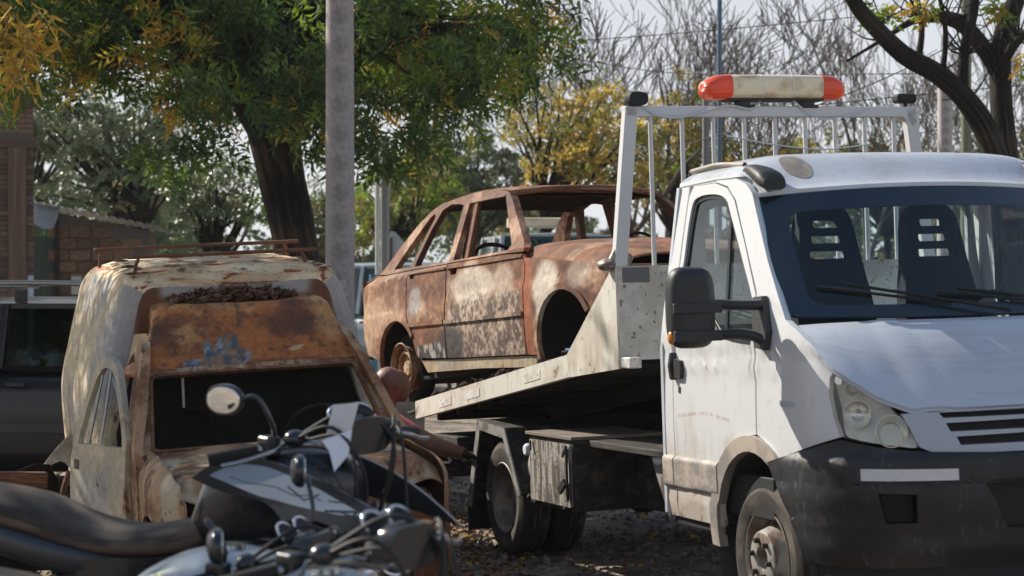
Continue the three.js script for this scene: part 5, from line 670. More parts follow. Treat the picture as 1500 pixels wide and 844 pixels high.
  for (const z of [-0.045, 0.045]) { const d = tm('gauge_dial', new THREE.CylinderGeometry(0.034, 0.034, 0.012, 24).rotateZ(-0.9).translate(0.455, hy + 0.075, z), M.black); tm('gauge_rim', new THREE.TorusGeometry(0.034, 0.004, 6, 24).rotateX(Math.PI / 2).rotateZ(-0.9 ).translate(0.45, hy + 0.081, z), M.chrome, d); }
  for (const s of [1, -1]) { 
    tm('brake_hose', tube([[0.40, hy + 0.01, s * 0.16], [0.56, hy + 0.03, s * 0.10], [0.60, hy - 0.2, s * 0.09], [0.62, 0.6, s * 0.1], [0.66, 0.42, s * 0.08]], 0.0055, 5, 30), M.cable);
    for (const [x, y] of [[0.49, 0.915], [0.45, 0.915], [0.50, 0.755]]) tm('bolt', new THREE.CylinderGeometry(0.009, 0.009, 0.014, 6).translate(x, y + 0.02, s * 0.085), M.bikeMetal); }
  mesh('ignition_coil', [bx(0.18, 0.30, 0.72, 0.78, -0.05, 0.05, 0.015)], M.plastic, B); mesh('radiator_cowl', [bx(0.30, 0.36, 0.46, 0.74, -0.14, 0.14, 0.02)], M.bikeBlack, B);
  mesh('wiring', [tube([[0.44, 0.92, 0.05], [0.34, 0.80, 0.1], [0.2, 0.7, 0.13], [0.0, 0.68, 0.12]], 0.008, 5, 24), tube([[0.44, 0.88, -0.05], [0.36, 0.74, 0.06], [0.25, 0.62, 0.13], [0.1, 0.6, 0.14]], 0.006, 5, 24)], M.cable, B);
  tm('cables', [tube([[0.38, hy, 0.2], [0.52, hy + 0.06, 0.12], [0.58, hy - 0.08, 0.05], [0.5, 0.82, 0.02]], 0.006, 5, 24), tube([[0.38, hy, -0.2], [0.53, hy + 0.07, -0.1], [0.58, hy - 0.06, -0.05], [0.5, 0.82, -0.02]], 0.006, 5, 24), tube([[0.38, hy + 0.01, 0.18], [0.50, hy + 0.10, 0.02], [0.55, hy, -0.08], [0.48, 0.8, -0.03]], 0.006, 5, 24)], M.cable);
  if (X.cowl) tm('headlight_cowl', loft([[0.50, 0.07, 0.86, hy - 0.05, 2.6], [0.58, 0.10, 0.80, hy - 0.07, 2.6], [0.66, 0.10, 0.78, hy - 0.13, 2.6], [0.73, 0.07, 0.79, hy - 0.2, 2.6], [0.77, 0.03, 0.82, hy - 0.26, 2.6]], 24, 4), M.bikeBlack);
  const hd = tm('headlight', lathe([[0.001, 0.03], [0.05, 0.022], [0.08, 0.0], [0.075, -0.05], [0.04, -0.09], [0.001, -0.1]], 24).rotateZ(-Math.PI / 2).translate(X.cowl ? 0.76 : 0.66, 0.84, 0), X.cowl ? M.lens : M.bikeBlack); tm('lamp_ring', new THREE.TorusGeometry(0.08, 0.008, 8, 30).rotateY(Math.PI / 2).translate(X.cowl ? 0.765 : 0.665, 0.84, 0), M.chrome, hd);
  if (X.screen) tm('fly_screen', sheet(smooth([[-0.085, 0, 1], [-0.08, 0.13], [-0.045, 0.22], [0.045, 0.22], [0.08, 0.13], [0.085, 0, 1]], 4), null, (a, b, t) => [0.62 - 0.5 * b - 2.2 * a * a - t * 0.005, hy + 0.0 + b * 0.85, a], { edge: 0.04 }), M.bikeBlack);
  return B;
}
const bikeA = motorcycle('dark grey motorcycle with white decal panel and a paper tag on its handlebar', { body: M.bikeDark, tankMat: M.bikeBlack, shroud: true, seat: 0.84, tank: 1.125, bar: 1.135, steer: -0.62, mturn: 2.1, mirrors: { 1: [-0.03, -0.05, 0.03], '-1': [0, 0, 0, 1] } });
setPose(bikeA, [-0.95, groundY(-1.0, -6.7), -6.72], 76, 0, 4); bikeA.scale.setScalar(1.06);
const bikeB = motorcycle('motorcycle with pale blue tank beside the decal panel bike', { body: M.bikeBlack, tankMat: M.bikePale, seat: 0.77, tank: 0.96, bar: 0.94, steer: -0.25, mturn: -2.6, mirrors: { 1: [0.10, -0.10, 0.0], '-1': [0, 0, 0] } });
setPose(bikeB, [-1.02, groundY(-1.0, -5.7), -5.72], 80, 0, 4);
const bikeC = motorcycle('motorcycle with scuffed slate blue tank, handlebar over the van wheel', { body: M.bikeBlack, tankMat: M.bikeBlue, seat: 0.78, tank: 0.965, bar: 1.03, steer: -0.3, mirrors: { 1: [0, 0, 0, 1], '-1': [0, 0, 0, 1] } });
setPose(bikeC, [-0.68, groundY(-0.7, -5.2), -5.22], 66, 0, 4);
{ // folded paper tag tied to the bar
  bikeA.updateMatrixWorld();
  const p = new THREE.Vector3(0.44, 1.14, 0.12).applyMatrix4(bikeA.matrixWorld);
  const g = [sheet([[-0.045, 0], [0.05, 0.01], [0.085, 0.14], [-0.01, 0.13]], null, (a, b, t) => [a, b + 0.02, 0.3 * b + 0.02 * Math.sin(a * 40) - t * 0.002], { edge: 0.03 }), sheet([[-0.05, -0.01], [0.06, 0.03], [0.05, -0.06], [0.0, -0.12], [-0.02, -0.05]], null, (a, b, t) => [a, b + 0.03, 0.05 - 0.4 * b - t * 0.002], { edge: 0.03 })];
  const m = mesh('paper_tag', g, std({ color: lin(0.74, 0.75, 0.80), roughness: 0.8 })); m.position.copy(p); m.scale.setScalar(0.85); tag(m, 'crumpled white paper tag tied to the motorcycle handlebar', 'paper tag');
}

// ---------------------------------------------------------------- crouching person between the van and the tow truck
{
  const skin = std({ roughness: 0.55, map: tex(128, 128, (s, t) => mixc([106, 70, 56], [134, 94, 78], fbm(s * 9, t * 9, 851, 4, 9))) });
  const P = thing('person', 'bald person in pink shirt crouching behind the burnt van, gloved arm stretched out', 'person');
  const O = new THREE.Vector3(-0.86, groundY(-0.86, -13.7), -13.7); P.position.copy(O);
  const sm = (a, b, k) => { const h = cl(0.5 + 0.5 * (b - a) / k); return mix(b, a, h) - k * h * (1 - h); };
  const cap = (p, a, b, ra, rb) => { const bx_ = b[0] - a[0], by = b[1] - a[1], bz = b[2] - a[2], px = p[0] - a[0], py = p[1] - a[1], pz = p[2] - a[2], h = cl((px * bx_ + py * by + pz * bz) / (bx_ * bx_ + by * by + bz * bz)); return Math.hypot(px - bx_ * h, py - by * h, pz - bz * h) - mix(ra, rb, h); };
  function field(bones, c, size, res, k = 0.04) {
    const mc = new MarchingCubes(res, skin, false, false, 120000); mc.isolation = 0; const hs = res / 2;
    for (let z = 0; z < res; z++) for (let y = 0; y < res; y++) for (let x = 0; x < res; x++) { const p = [c[0] + (x - hs) / hs * size, c[1] + (y - hs) / hs * size, c[2] + (z - hs) / hs * size]; let d = 9; for (const b of bones) d = sm(d, cap(p, b[0], b[1], b[2], b[3]), b[4] ?? k); mc.field[z * res * res + y * res + x] = -d; }
    mc.update(); const n = mc.count, g = new THREE.BufferGeometry(); g.setAttribute('position', new THREE.Float32BufferAttribute(Array.from(mc.positionArray.slice(0, n * 3), (v, i) => v * size + c[i % 3]), 3)); g.setAttribute('uv', new THREE.Float32BufferAttribute(new Float32Array(n * 2).map((_, i) => (mc.positionArray[Math.floor(i / 2) * 3 + (i % 2)] * size) * 4), 2)); return toCreasedNormals(g, 1.4);
  }
  // joints, metres from the ground point; facing +x
  const hip = [-0.10, 0.36, 0], chest = [0.02, 0.74, 0.0], neck = [0.03, 0.93, 0.0], sR = [0.07, 0.83, 0.17], eR = [0.32, 0.71, 0.24], wR = [0.52, 0.655, 0.20], sL = [0.04, 0.83, -0.17], eL = [0.22, 0.66, -0.26], wL = [0.42, 0.60, -0.2];
  const kR = [0.22, 0.50, 0.16], aR = [0.0, 0.09, 0.17], kL = [0.26, 0.46, -0.16], aL = [0.05, 0.09, -0.17];
  const torso = [[hip, [-0.03, 0.55, 0], 0.145, 0.14], [[-0.03, 0.55, 0], chest, 0.14, 0.15], [[0.03, 0.82, -0.13], [0.05, 0.82, 0.13], 0.075, 0.075], [chest, neck, 0.11, 0.06]];
  const armR = [[sR, eR, 0.085, 0.068], [eR, wR, 0.066, 0.042, 0.02]], armL = [[sL, eL, 0.07, 0.055], [eL, wL, 0.053, 0.035]], legs = [[[-0.08, 0.36, 0.09], kR, 0.105, 0.075], [kR, aR, 0.07, 0.045], [[-0.08, 0.36, -0.09], kL, 0.105, 0.075], [kL, aL, 0.07, 0.045]];
  const bodyG = field([...torso, ...armR, ...armL, ...legs], [0.1, 0.48, 0], 0.66, 92);
  const hd = [0.055, 1.095, 0.0];
  const headG = field([[[hd[0] - 0.02, hd[1] + 0.02, 0], [hd[0] + 0.03, hd[1] + 0.01, 0], 0.098, 0.09, 0.05], [[hd[0] + 0.055, hd[1] - 0.05, 0], [hd[0] + 0.075, hd[1] - 0.085, 0], 0.052, 0.034, 0.05], [[hd[0] + 0.112, hd[1] - 0.01, 0], [hd[0] + 0.128, hd[1] - 0.04, 0], 0.010, 0.017, 0.015], [neck, [0.03, 1.03, 0], 0.058, 0.055, 0.04], [[hd[0] + 0.09, hd[1] + 0.022, -0.035], [hd[0] + 0.09, hd[1] + 0.022, 0.035], 0.018, 0.018, 0.02], [[hd[0] - 0.005, hd[1] - 0.005, 0.093], [hd[0] - 0.008, hd[1] - 0.035, 0.09], 0.017, 0.011, 0.006], [[hd[0] - 0.005, hd[1] - 0.005, -0.093], [hd[0] - 0.008, hd[1] - 0.035, -0.09], 0.017, 0.011, 0.006], [[hd[0] + 0.108, hd[1] - 0.066, -0.02], [hd[0] + 0.108, hd[1] - 0.066, 0.02], 0.008, 0.008, 0.012]], [hd[0], hd[1] - 0.02, 0], 0.19, 80, 0.03);
  mesh('body', [bodyG, headG], skin, P);
  for (const z of [0.034, -0.034]) mesh('eye', ball([hd[0] + 0.101, hd[1] - 0.002, z], 0.011), M.black, P);
  mesh('shirt', field([...torso.map(b => [b[0], b[1], b[2] + 0.014, b[3] + 0.012]).slice(0, 3), [chest, [0.03, 0.86, 0], 0.125, 0.085], [sR, [0.20, 0.77, 0.205], 0.09, 0.08], [sL, [0.13, 0.745, -0.215], 0.088, 0.078]], [0.0, 0.62, 0], 0.42, 70), std({ color: lin(0.46, 0.13, 0.14), roughness: 0.9 }), P);
  mesh('trousers', field([[hip, [-0.06, 0.42, 0], 0.165, 0.155], [[-0.08, 0.36, 0.09], kR, 0.122, 0.092], [kR, [0.02, 0.14, 0.17], 0.088, 0.068], [[-0.08, 0.36, -0.09], kL, 0.122, 0.092], [kL, [0.06, 0.14, -0.17], 0.088, 0.068]], [0.05, 0.34, 0], 0.40, 64), std({ color: lin(0.02, 0.028, 0.05), roughness: 0.9 }), P);
  for (const [a, z] of [[aR, 0.17], [aL, -0.17]]) mesh('shoe', field([[[a[0] - 0.04, 0.045, z], [a[0] + 0.15, 0.032, z], 0.045, 0.034], [[a[0], 0.05, z], [a[0], 0.12, z], 0.048, 0.045]], [a[0] + 0.05, 0.06, z], 0.16, 40, 0.03), M.plastic, P);
  for (const [w, e, s] of [[wR, eR, 1], [wL, eL, -1]]) {                    // gloved hand: palm, four fingers, thumb
    const d = new THREE.Vector3(w[0] - e[0], w[1] - e[1], w[2] - e[2]).normalize(), up = new THREE.Vector3(0, 1, 0), sd = new THREE.Vector3().crossVectors(d, up).normalize(), n = new THREE.Vector3().crossVectors(sd, d);
    const at = (a, b, c) => [w[0] + d.x * a + sd.x * b + n.x * c, w[1] + d.y * a + sd.y * b + n.y * c, w[2] + d.z * a + sd.z * b + n.z * c];
    const bones = [[at(-0.03, 0, 0), at(0.02, 0, 0), 0.042, 0.036], [at(0.02, -0.02, 0), at(0.085, -0.028, -0.004), 0.022, 0.016], [at(0.02, 0.02, 0), at(0.085, 0.028, -0.004), 0.022, 0.016]];
    [[-0.033, 0.062], [-0.012, 0.074], [0.011, 0.07], [0.033, 0.055]].forEach(([b, l]) => { bones.push([at(0.085, b, 0), at(0.085 + l * 0.55, b * 1.06, -0.012), 0.0115, 0.011, 0.006], [at(0.085 + l * 0.55, b * 1.06, -0.012), at(0.085 + l * 0.85, b * 1.06, -0.05), 0.011, 0.0095, 0.006]); });
    bones.push([at(0.025, s * -0.035, 0), at(0.06, s * -0.062, -0.02), 0.016, 0.013, 0.01], [at(0.06, s * -0.062, -0.02), at(0.088, s * -0.06, -0.04), 0.013, 0.011, 0.006]);
    mesh('glove', field(bones, at(0.06, 0, -0.01), 0.13, 64, 0.012), M.rubberDark, P);
  }
}

// ---------------------------------------------------------------- trees
const PX = (px, py, D) => new THREE.Vector3((px - 750) / 3000 * D, 1.64 - (py - 410) / 3000 * D, -D);
M.bark = std({ roughness: 0.95, map: tex(512, 512, (s, t) => { const a = fbm(s * 14, t * 4, 901, 5, 2), b = fbm(s * 40, t * 12, 903, 4, 4); return mixc([20, 16, 14], [74, 61, 50], ss(0.35, 0.7, a * 0.6 + b * 0.4)); }), bumpMap: tex(512, 512, (s, t) => 255 * fbm(s * 16, t * 4, 905, 5, 4), false), bumpScale: 0.03 });
M.barkGrey = std({ roughness: 0.95, color: lin(0.095, 0.08, 0.066) });
const leafMat = (tr = 0.55) => phys({ color: lin(1, 1, 1), transmission: tr, thickness: 0, roughness: 0.85, specularIntensity: 0.6 });
M.leaf = leafMat(0.55);
M.leafGloss = phys({ color: lin(1, 1, 1), transmission: 0.45, thickness: 0, roughness: 0.4 });
function leafGeo(l, w, bend = 0.25) { // a folded leaf of four faces, base at the origin, along +x
  const p = [[0, 0, 0], [l * 0.45, 0, -l * bend * 0.15], [l, 0, -l * bend], [l * 0.42, w / 2, w * 0.22], [l * 0.42, -w / 2, w * 0.22]], f = [0, 1, 3, 1, 2, 3, 0, 4, 1, 1, 4, 2];
  const g = new THREE.BufferGeometry(); g.setAttribute('position', new THREE.Float32BufferAttribute(f.flatMap(i => p[i]), 3)); g.setAttribute('uv', new THREE.Float32BufferAttribute(new Float32Array(24), 2)); g.computeVertexNormals(); return g;
}
function spray(n, len, l, w, seed) { // leaflets along a drooping stem
  const r = rng(seed), out = [];
  for (let i = 0; i < n; i++) { const t = (i + 1) / n, sd = i === n - 1 ? 0 : (i % 2 ? 1 : -1); out.push(leafGeo(l * (0.8 + 0.4 * r()), w * (0.85 + 0.3 * r()), 0.2 + 0.3 * r()).rotateX((r() - 0.5) * 1.2).rotateZ(sd * (0.7 + 0.5 * r())).rotateY((r() - 0.3) * 0.5).translate(t * len, sd * 0.004, -0.35 * len * t * t)); }
  out.push(new THREE.CylinderGeometry(0.003, 0.004, len, 3).rotateZ(-Math.PI / 2).translate(len / 2, 0, -0.08 * len));
  return merge(out);
}
function limb(list) { // tapered tubes through [x,y,z,r] points, merged
  const out = [];
  for (const pts of list) {
    const c = new THREE.CatmullRomCurve3(pts.map(p => new THREE.Vector3(p[0], p[1], p[2])), false, 'centripetal'), N = Math.max(3, pts.length * 3), rad = pts[0][3] > 0.08 ? 12 : pts[0][3] > 0.02 ? 6 : 4;
    const fr = c.computeFrenetFrames(N, false), P = c.getSpacedPoints(N), R = i => { const k = i / N * (pts.length - 1), j = Math.min(pts.length - 2, Math.floor(k)); return mix(pts[j][3], pts[j + 1][3], k - j); };
    out.push(grid((s, t) => { const i = Math.round(t * N), a = s * Math.PI * 2, q = R(i) * (rad > 8 ? 1 + 0.16 * (fbm(Math.cos(a) * 2 + 9, P[i].y * 2 + Math.sin(a) * 2, 911, 3) - 0.5) : 1); return [P[i].x + (fr.normals[i].x * Math.cos(a) + fr.binormals[i].x * Math.sin(a)) * q, P[i].y + (fr.normals[i].y * Math.cos(a) + fr.binormals[i].y * Math.sin(a)) * q, P[i].z + (fr.normals[i].z * Math.cos(a) + fr.binormals[i].z * Math.sin(a)) * q]; }, rad, N, { crease: 80, uv: (s, t, p) => [s * 1.5, p[1] * 0.5] }));
  }
  return merge(out);
}
const pal = { green: [[0.055, 0.12, 0.024], [0.085, 0.17, 0.028], [0.05, 0.10, 0.03], [0.14, 0.22, 0.03]], yellow: [[0.62, 0.42, 0.04], [0.72, 0.55, 0.07], [0.50, 0.28, 0.03]], lime: [[0.24, 0.34, 0.03], [0.18, 0.27, 0.03]], silver: [[0.20, 0.24, 0.11], [0.28, 0.31, 0.16], [0.13, 0.18, 0.08]], olive: [[0.26, 0.25, 0.06], [0.36, 0.30, 0.08], [0.20, 0.20, 0.055]], gold: [[0.62, 0.46, 0.09], [0.52, 0.36, 0.07], [0.42, 0.36, 0.09]], mid: [[0.075, 0.12, 0.03], [0.11, 0.15, 0.035], [0.06, 0.10, 0.03]] };
function crown(parent, geo, mat, clumps, per, mixes, seed, o = {}) {
  const r = rng(seed), n = clumps.reduce((a, c) => a + Math.round(per * (c.k ?? 1)), 0), im = new THREE.InstancedMesh(geo, mat, n), m = new THREE.Matrix4(), q = new THREE.Quaternion(), e = new THREE.Euler(), s = new THREE.Vector3(), p = new THREE.Vector3(), col = new THREE.Color();
  let i = 0;
  for (const c of clumps) {
    const tint = r(), cnt = Math.round(per * (c.k ?? 1));
    for (let k = 0; k < cnt; k++) {
      const a = r() * 6.2832, z = r() * 2 - 1, rad = c.r * Math.pow(r(), 0.45), h = Math.sqrt(1 - z * z);
      p.set(c.p.x + rad * h * Math.cos(a), c.p.y + rad * z * (o.flat ?? 0.8), c.p.z + rad * h * Math.sin(a));
      e.set((r() - 0.5) * 1.8, r() * 6.2832, (o.droop ?? -0.5) + (r() - 0.5) * 1.3, 'YXZ'); q.setFromEuler(e); const k2 = (0.7 + 0.6 * r()) * (o.size ?? 1); s.set(k2, k2, k2);
      im.setMatrixAt(i, m.compose(p, q, s));
      let t = r() * 0.5 + tint * 0.5, pick = mixes[mixes.length - 1][1]; for (const [w, f] of mixes) { if (t < w) { pick = f; break; } t -= w; }
      const cc = pick[Math.floor(r() * pick.length)], g = 0.75 + 0.5 * r(); col.setRGB(cc[0] * g, cc[1] * g, cc[2] * g); im.setColorAt(i, col); i++;
    }
  }
  im.name = 'crown'; im.userData.kind = 'stuff'; im.castShadow = im.receiveShadow = true; parent.add(im); return im;
}
// large tree behind the van
{
  const T = thing('large_tree', 'large dark green tree with yellowing leaves behind the concrete pole', 'tree');
  const bot = [[-260, 150], [0, 140], [100, 130], [200, 140], [300, 185], [370, 200], [400, 205], [480, 215], [560, 225], [640, 220], [700, 165], [770, 125], [820, 45], [860, -40], [900, -170]], B = x => { for (let i = 1; i < bot.length; i++) if (x < bot[i][0]) return mix(bot[i - 1][1], bot[i][1], (x - bot[i - 1][0]) / (bot[i][0] - bot[i - 1][0])); return -400; };
  const r = rng(101), cl_ = [], limbs = [];
  const fork = PX(392, 150, 22);
  for (let i = 0; i < 260; i++) {
    const x = -240 + 1110 * r(), D = 19.5 + 5.5 * r(), R = 0.34 + 0.26 * r(), pr = R * 3000 / D, top = B(x) - pr * 0.75, y = top - Math.pow(r(), 1.4) * 520;
    if (x > 700 && r() < 0.35) continue;
    if (y < -120 && r() < 0.4) continue;
    const p = PX(x, y, D); cl_.push({ p, r: R, k: 0.7 + 0.6 * r() });
    if (i % 2 === 0) { const f = fork.clone().add(new THREE.Vector3((r() - 0.5) * 0.2, 0.3 * r() + 0.9 * r(), (r() - 0.5) * 0.2)), m1 = f.clone().lerp(p, 0.4).add(new THREE.Vector3(0, 0.35 * r(), 0)), m2 = f.clone().lerp(p, 0.75).add(new THREE.Vector3(0, 0.2 * r(), 0)); const k = 0.03 + 0.04 * r(); limbs.push([[f.x, f.y, f.z, k * 1.3], [m1.x, m1.y, m1.z, k * 0.8], [m2.x, m2.y, m2.z, k * 0.45], [p.x, p.y, p.z, 0.012]]); }
  }
  for (const [x, y, D, R] of [[610, 205, 20, 0.3], [560, 225, 21, 0.3], [300, 205, 20.5, 0.3], [640, 150, 20, 0.4], [250, 215, 21, 0.25], [470, 205, 23.5, 0.3], [700, 110, 20, 0.4], [800, 80, 21, 0.35], [40, 120, 20, 0.4]]) cl_.push({ p: PX(x, y, D), r: R, k: 0.8 });
  const t0 = PX(437, 600, 22); t0.y = groundY(t0.x, t0.z) - 0.1;
  const a = PX(437, 380, 22), b = PX(415, 270, 22), c = PX(398, 190, 22);
  limbs.push([[t0.x + 0.05, t0.y, t0.z, 0.38], [t0.x, t0.y + 0.5, t0.z, 0.28], [a.x, a.y, a.z, 0.245], [b.x, b.y, b.z, 0.25], [c.x, c.y, c.z, 0.28], [c.x - 0.2, c.y + 0.9, c.z, 0.16], [c.x - 0.3, c.y + 2.5, c.z - 0.3, 0.09]]);
  limbs.push([[c.x, c.y - 0.1, c.z, 0.2], [c.x - 0.5, c.y + 0.6, c.z + 0.1, 0.14], [c.x - 1.6, c.y + 1.2, c.z + 0.3, 0.09], [c.x - 3, c.y + 1.6, c.z, 0.04]]);
  limbs.push([[c.x, c.y - 0.1, c.z, 0.18], [c.x + 0.6, c.y + 0.6, c.z + 0.2, 0.12], [c.x + 1.6, c.y + 1.0, c.z + 0.4, 0.08], [c.x + 2.6, c.y + 1.1, c.z, 0.03]]);
  mesh('trunk', limb(limbs), M.bark, T);
  crown(T, spray(10, 0.30, 0.118, 0.038, 5), M.leaf, cl_, 31, [[0.58, pal.green], [0.19, pal.lime], [0.23, pal.yellow]], 103, { droop: -0.7 });
}
// tree beside the yard on the left, out of frame except for one yellow branch
{
  const T = thing('yellowing_tree', 'tree with a bright yellow leafed branch hanging into view above the brick building', 'tree');
  const r = rng(121), cl_ = [], limbs = [], base = new THREE.Vector3(-8.2, 0, -13), f = new THREE.Vector3(-7.7, 3.4, -13);
  for (let i = 0; i < 150; i++) { const a = r() * 6.283, z = r() * 2 - 1, k = Math.cbrt(r()), h = Math.sqrt(1 - z * z), p = new THREE.Vector3(-6.9 + 2.1 * k * h * Math.cos(a), 5.3 + 1.6 * k * z, -12.3 + 4.2 * k * h * Math.sin(a)); if (p.x > -4.9) continue; cl_.push({ p, r: 0.3 + 0.22 * r(), k: 0.6 + 0.7 * r() }); if (i % 3 === 0) { const m = f.clone().lerp(p, 0.5).add(new THREE.Vector3(0, 0.3, 0)); limbs.push([[f.x, f.y, f.z, 0.06], [m.x, m.y, m.z, 0.035], [p.x, p.y, p.z, 0.01]]); } }
  limbs.push([[base.x, groundY(base.x, base.z) - 0.1, base.z, 0.28], [-8.0, 1.5, -13, 0.2], [f.x, f.y, f.z, 0.17], [-7.2, 5.2, -12.8, 0.08]]);
  limbs.push([[f.x, f.y, f.z, 0.07], [-5.6, 4.3, -11.2, 0.04], [-3.4, 3.5, -9.6, 0.02], [-2.42, 3.05, -9.0, 0.01], [-2.2, 2.85, -8.9, 0.005]]);
  mesh('trunk', limb(limbs), M.bark, T);
  crown(T, spray(7, 0.30, 0.15, 0.05, 7), M.leaf, cl_, 15, [[0.6, pal.green], [0.15, pal.lime], [0.25, pal.yellow]], 123);
  const near = [[8, 12, 9, 0.09], [30, 40, 8.9, 0.08], [12, 62, 9, 0.10], [34, 66, 8.9, 0.07], [-10, 30, 9.1, 0.12], [18, 88, 9, 0.05], [50, 8, 9, 0.06], [-30, 60, 9, 0.12], [0, -30, 9, 0.15]].map(q => ({ p: PX(q[0], q[1], q[2]), r: q[3] }));
  crown(T, spray(5, 0.16, 0.11, 0.022, 9), M.leaf, near, 4, [[0.85, pal.yellow], [0.15, pal.lime]], 125, { droop: -1.25, size: 0.9 }).name = 'yellow_branch';
}
// small-leaved trees in the sun behind the shed
const smallSpray = spray(9, 0.22, 0.075, 0.05, 11), goldSpray = spray(6, 0.20, 0.10, 0.065, 17), bigClump = spray(14, 0.5, 0.17, 0.10, 13);
function bushTree(name, label, cat, D, px, py, rx, ry, n, per, mixes, seed, o = {}) {
  const T = thing(name, label, cat, o.group), r = rng(seed), c = PX(px, py, D), cl_ = [], limbs = [], sc = 3000 / D, by = groundY(c.x, c.z) - 0.1, X = o.lean ?? 0, f = new THREE.Vector3(c.x + X, mix(by, c.y, 0.62), c.z), tr = o.tr ?? 0.13;
  for (let i = 0; i < n; i++) {
    const a = r() * 6.283, z = r() * 2 - 1, k = Math.cbrt(r()), h = Math.sqrt(1 - z * z), p = new THREE.Vector3(c.x + rx / sc * k * h * Math.cos(a), c.y + ry / sc * k * z, c.z + rx / sc * 0.8 * k * h * Math.sin(a));
    cl_.push({ p, r: (o.cr ?? 0.34) * (0.7 + 0.6 * r()), k: 0.6 + 0.8 * r() });
    if (i % 2 === 0) { const m = f.clone().lerp(p, 0.5).add(new THREE.Vector3((r() - 0.5) * 0.3, 0.25 * r(), (r() - 0.5) * 0.3)); limbs.push([[f.x, f.y, f.z, tr * 0.45], [m.x, m.y, m.z, tr * 0.24], [p.x, p.y, p.z, 0.012]]); }
  }
  limbs.push([[f.x - X * 0.6, by, f.z, tr * 1.4], [f.x - X * 0.3, mix(by, f.y, 0.5), f.z, tr], [f.x, f.y, f.z, tr * 0.85], [mix(f.x, c.x, 0.7), mix(f.y, c.y, 0.7), c.z, tr * 0.4]]);
  mesh('trunk', limb(limbs), o.bark ?? M.bark, T);
  crown(T, o.geo ?? smallSpray, o.mat ?? M.leafGloss, cl_, per, mixes, seed + 1, o); return T;
}
bushTree('leafy_tree', 'silvery small leafed tree rising behind the corrugated roof shed', 'tree', 38, 150, 215, 130, 120, 70, 10, [[0.75, pal.silver], [0.10, pal.mid], [0.15, pal.olive]], 131, { tr: 0.16, lean: 0.7, size: 1.3 });
bushTree('leafy_tree', 'sunlit pale green tree low between the shed and the thick trunk', 'tree', 34, 318, 285, 82, 62, 46, 7, [[0.55, pal.silver], [0.25, pal.lime], [0.2, pal.olive]], 141, { tr: 0.14, size: 1.15 });
bushTree('leafy_tree', 'shaded green tree left of the silvery tree, behind the brick building', 'tree', 44, 40, 190, 120, 110, 60, 10, [[0.4, pal.mid], [0.6, pal.silver]], 143, { tr: 0.16, size: 1.5 });
bushTree('leafy_tree', 'dim olive tree seen between the concrete pole and the sedan', 'tree', 40, 590, 285, 85, 85, 60, 7, [[0.5, pal.olive], [0.3, pal.lime], [0.2, pal.gold]], 145, { tr: 0.12, size: 1.3, mat: M.leaf });
bushTree('leafy_tree', 'dusky grey green tree behind the sedan roof', 'tree', 56, 690, 265, 90, 95, 70, 8, [[0.8, pal.mid], [0.2, pal.olive]], 147, { tr: 0.14, size: 2, mat: M.leaf });
bushTree('golden_tree', 'golden yellow autumn tree behind the sedan windscreen opening', 'tree', 34, 850, 205, 125, 88, 80, 6, [[0.55, pal.gold], [0.35, pal.olive], [0.2, pal.lime]], 151, { tr: 0.13, mat: M.leaf, geo: goldSpray, size: 1.15, lean: -0.6 });
bushTree('golden_tree', 'thin yellow green tree behind the white headboard bars', 'tree', 38, 985, 215, 85, 95, 60, 7, [[0.4, pal.gold], [0.4, pal.olive], [0.2, pal.lime]], 153, { tr: 0.1, mat: M.leaf, geo: goldSpray, size: 1.2 });
bushTree('golden_tree', 'low yellow green bush tree behind the cab roof under the beacon', 'tree', 42, 1130, 255, 110, 50, 60, 7, [[0.4, pal.olive], [0.3, pal.gold], [0.3, pal.lime]], 155, { tr: 0.1, mat: M.leaf, geo: goldSpray, size: 1.2 });
bushTree('golden_tree', 'sparse brownish tree behind the utility poles', 'tree', 46, 1300, 240, 150, 60, 50, 6, [[0.7, pal.olive], [0.3, pal.mid]], 157, { tr: 0.1, mat: M.leaf, geo: goldSpray, size: 1.3 });
bushTree('golden_tree', 'olive tree behind the dark twisted limbs', 'tree', 44, 1500, 235, 120, 70, 50, 7, [[0.6, pal.olive], [0.4, pal.mid]], 159, { tr: 0.1, mat: M.leaf, geo: goldSpray, size: 1.3 });
bushTree('leafy_tree', 'pale green tree glimpsed between the thick trunk and the concrete pole', 'tree', 42, 480, 320, 75, 60, 50, 8, [[0.5, pal.silver], [0.3, pal.olive], [0.2, pal.lime]], 149, { tr: 0.1, size: 1.3 });
// bare trees: forked branching down to twigs
function bareLimbs(seed, o) {
  const r = rng(seed), out = [];
  (function grow(p, d, len, rad, lv) {
    const pts = [[p.x, p.y, p.z, rad]]; let q = p.clone(), dd = d.clone(); const n = 3;
    for (let i = 1; i <= n; i++) { dd.add(new THREE.Vector3((r() - 0.5) * 0.35, (r() - 0.35) * 0.22, (r() - 0.5) * 0.35)).normalize(); q = q.clone().addScaledVector(dd, len / n); pts.push([q.x, q.y, q.z, Math.max(0.007, mix(rad, rad * 0.6, i / n))]); }
    out.push(pts);
    if (lv <= 0) return;
    const k = lv > 3 ? 3 : 2 + (r() < 0.6 ? 1 : 0);
    for (let i = 0; i < k; i++) { const t = i === 0 ? 1 : 0.45 + 0.5 * r(), b = pts[Math.min(n, Math.round(t * n))], nd = dd.clone().add(new THREE.Vector3((r() - 0.5) * o.spread, (r() - 0.25) * o.spread * 0.7, (r() - 0.5) * o.spread)).normalize(); grow(new THREE.Vector3(b[0], b[1], b[2]), nd, len * (0.62 + 0.25 * r()), Math.max(0.007, b[3] * (i === 0 ? 0.9 : 0.62)), lv - 1); }
  })(new THREE.Vector3(0, 0, 0), new THREE.Vector3(0, 1, 0), o.len, o.rad, o.lv);
  return limb(out);
}
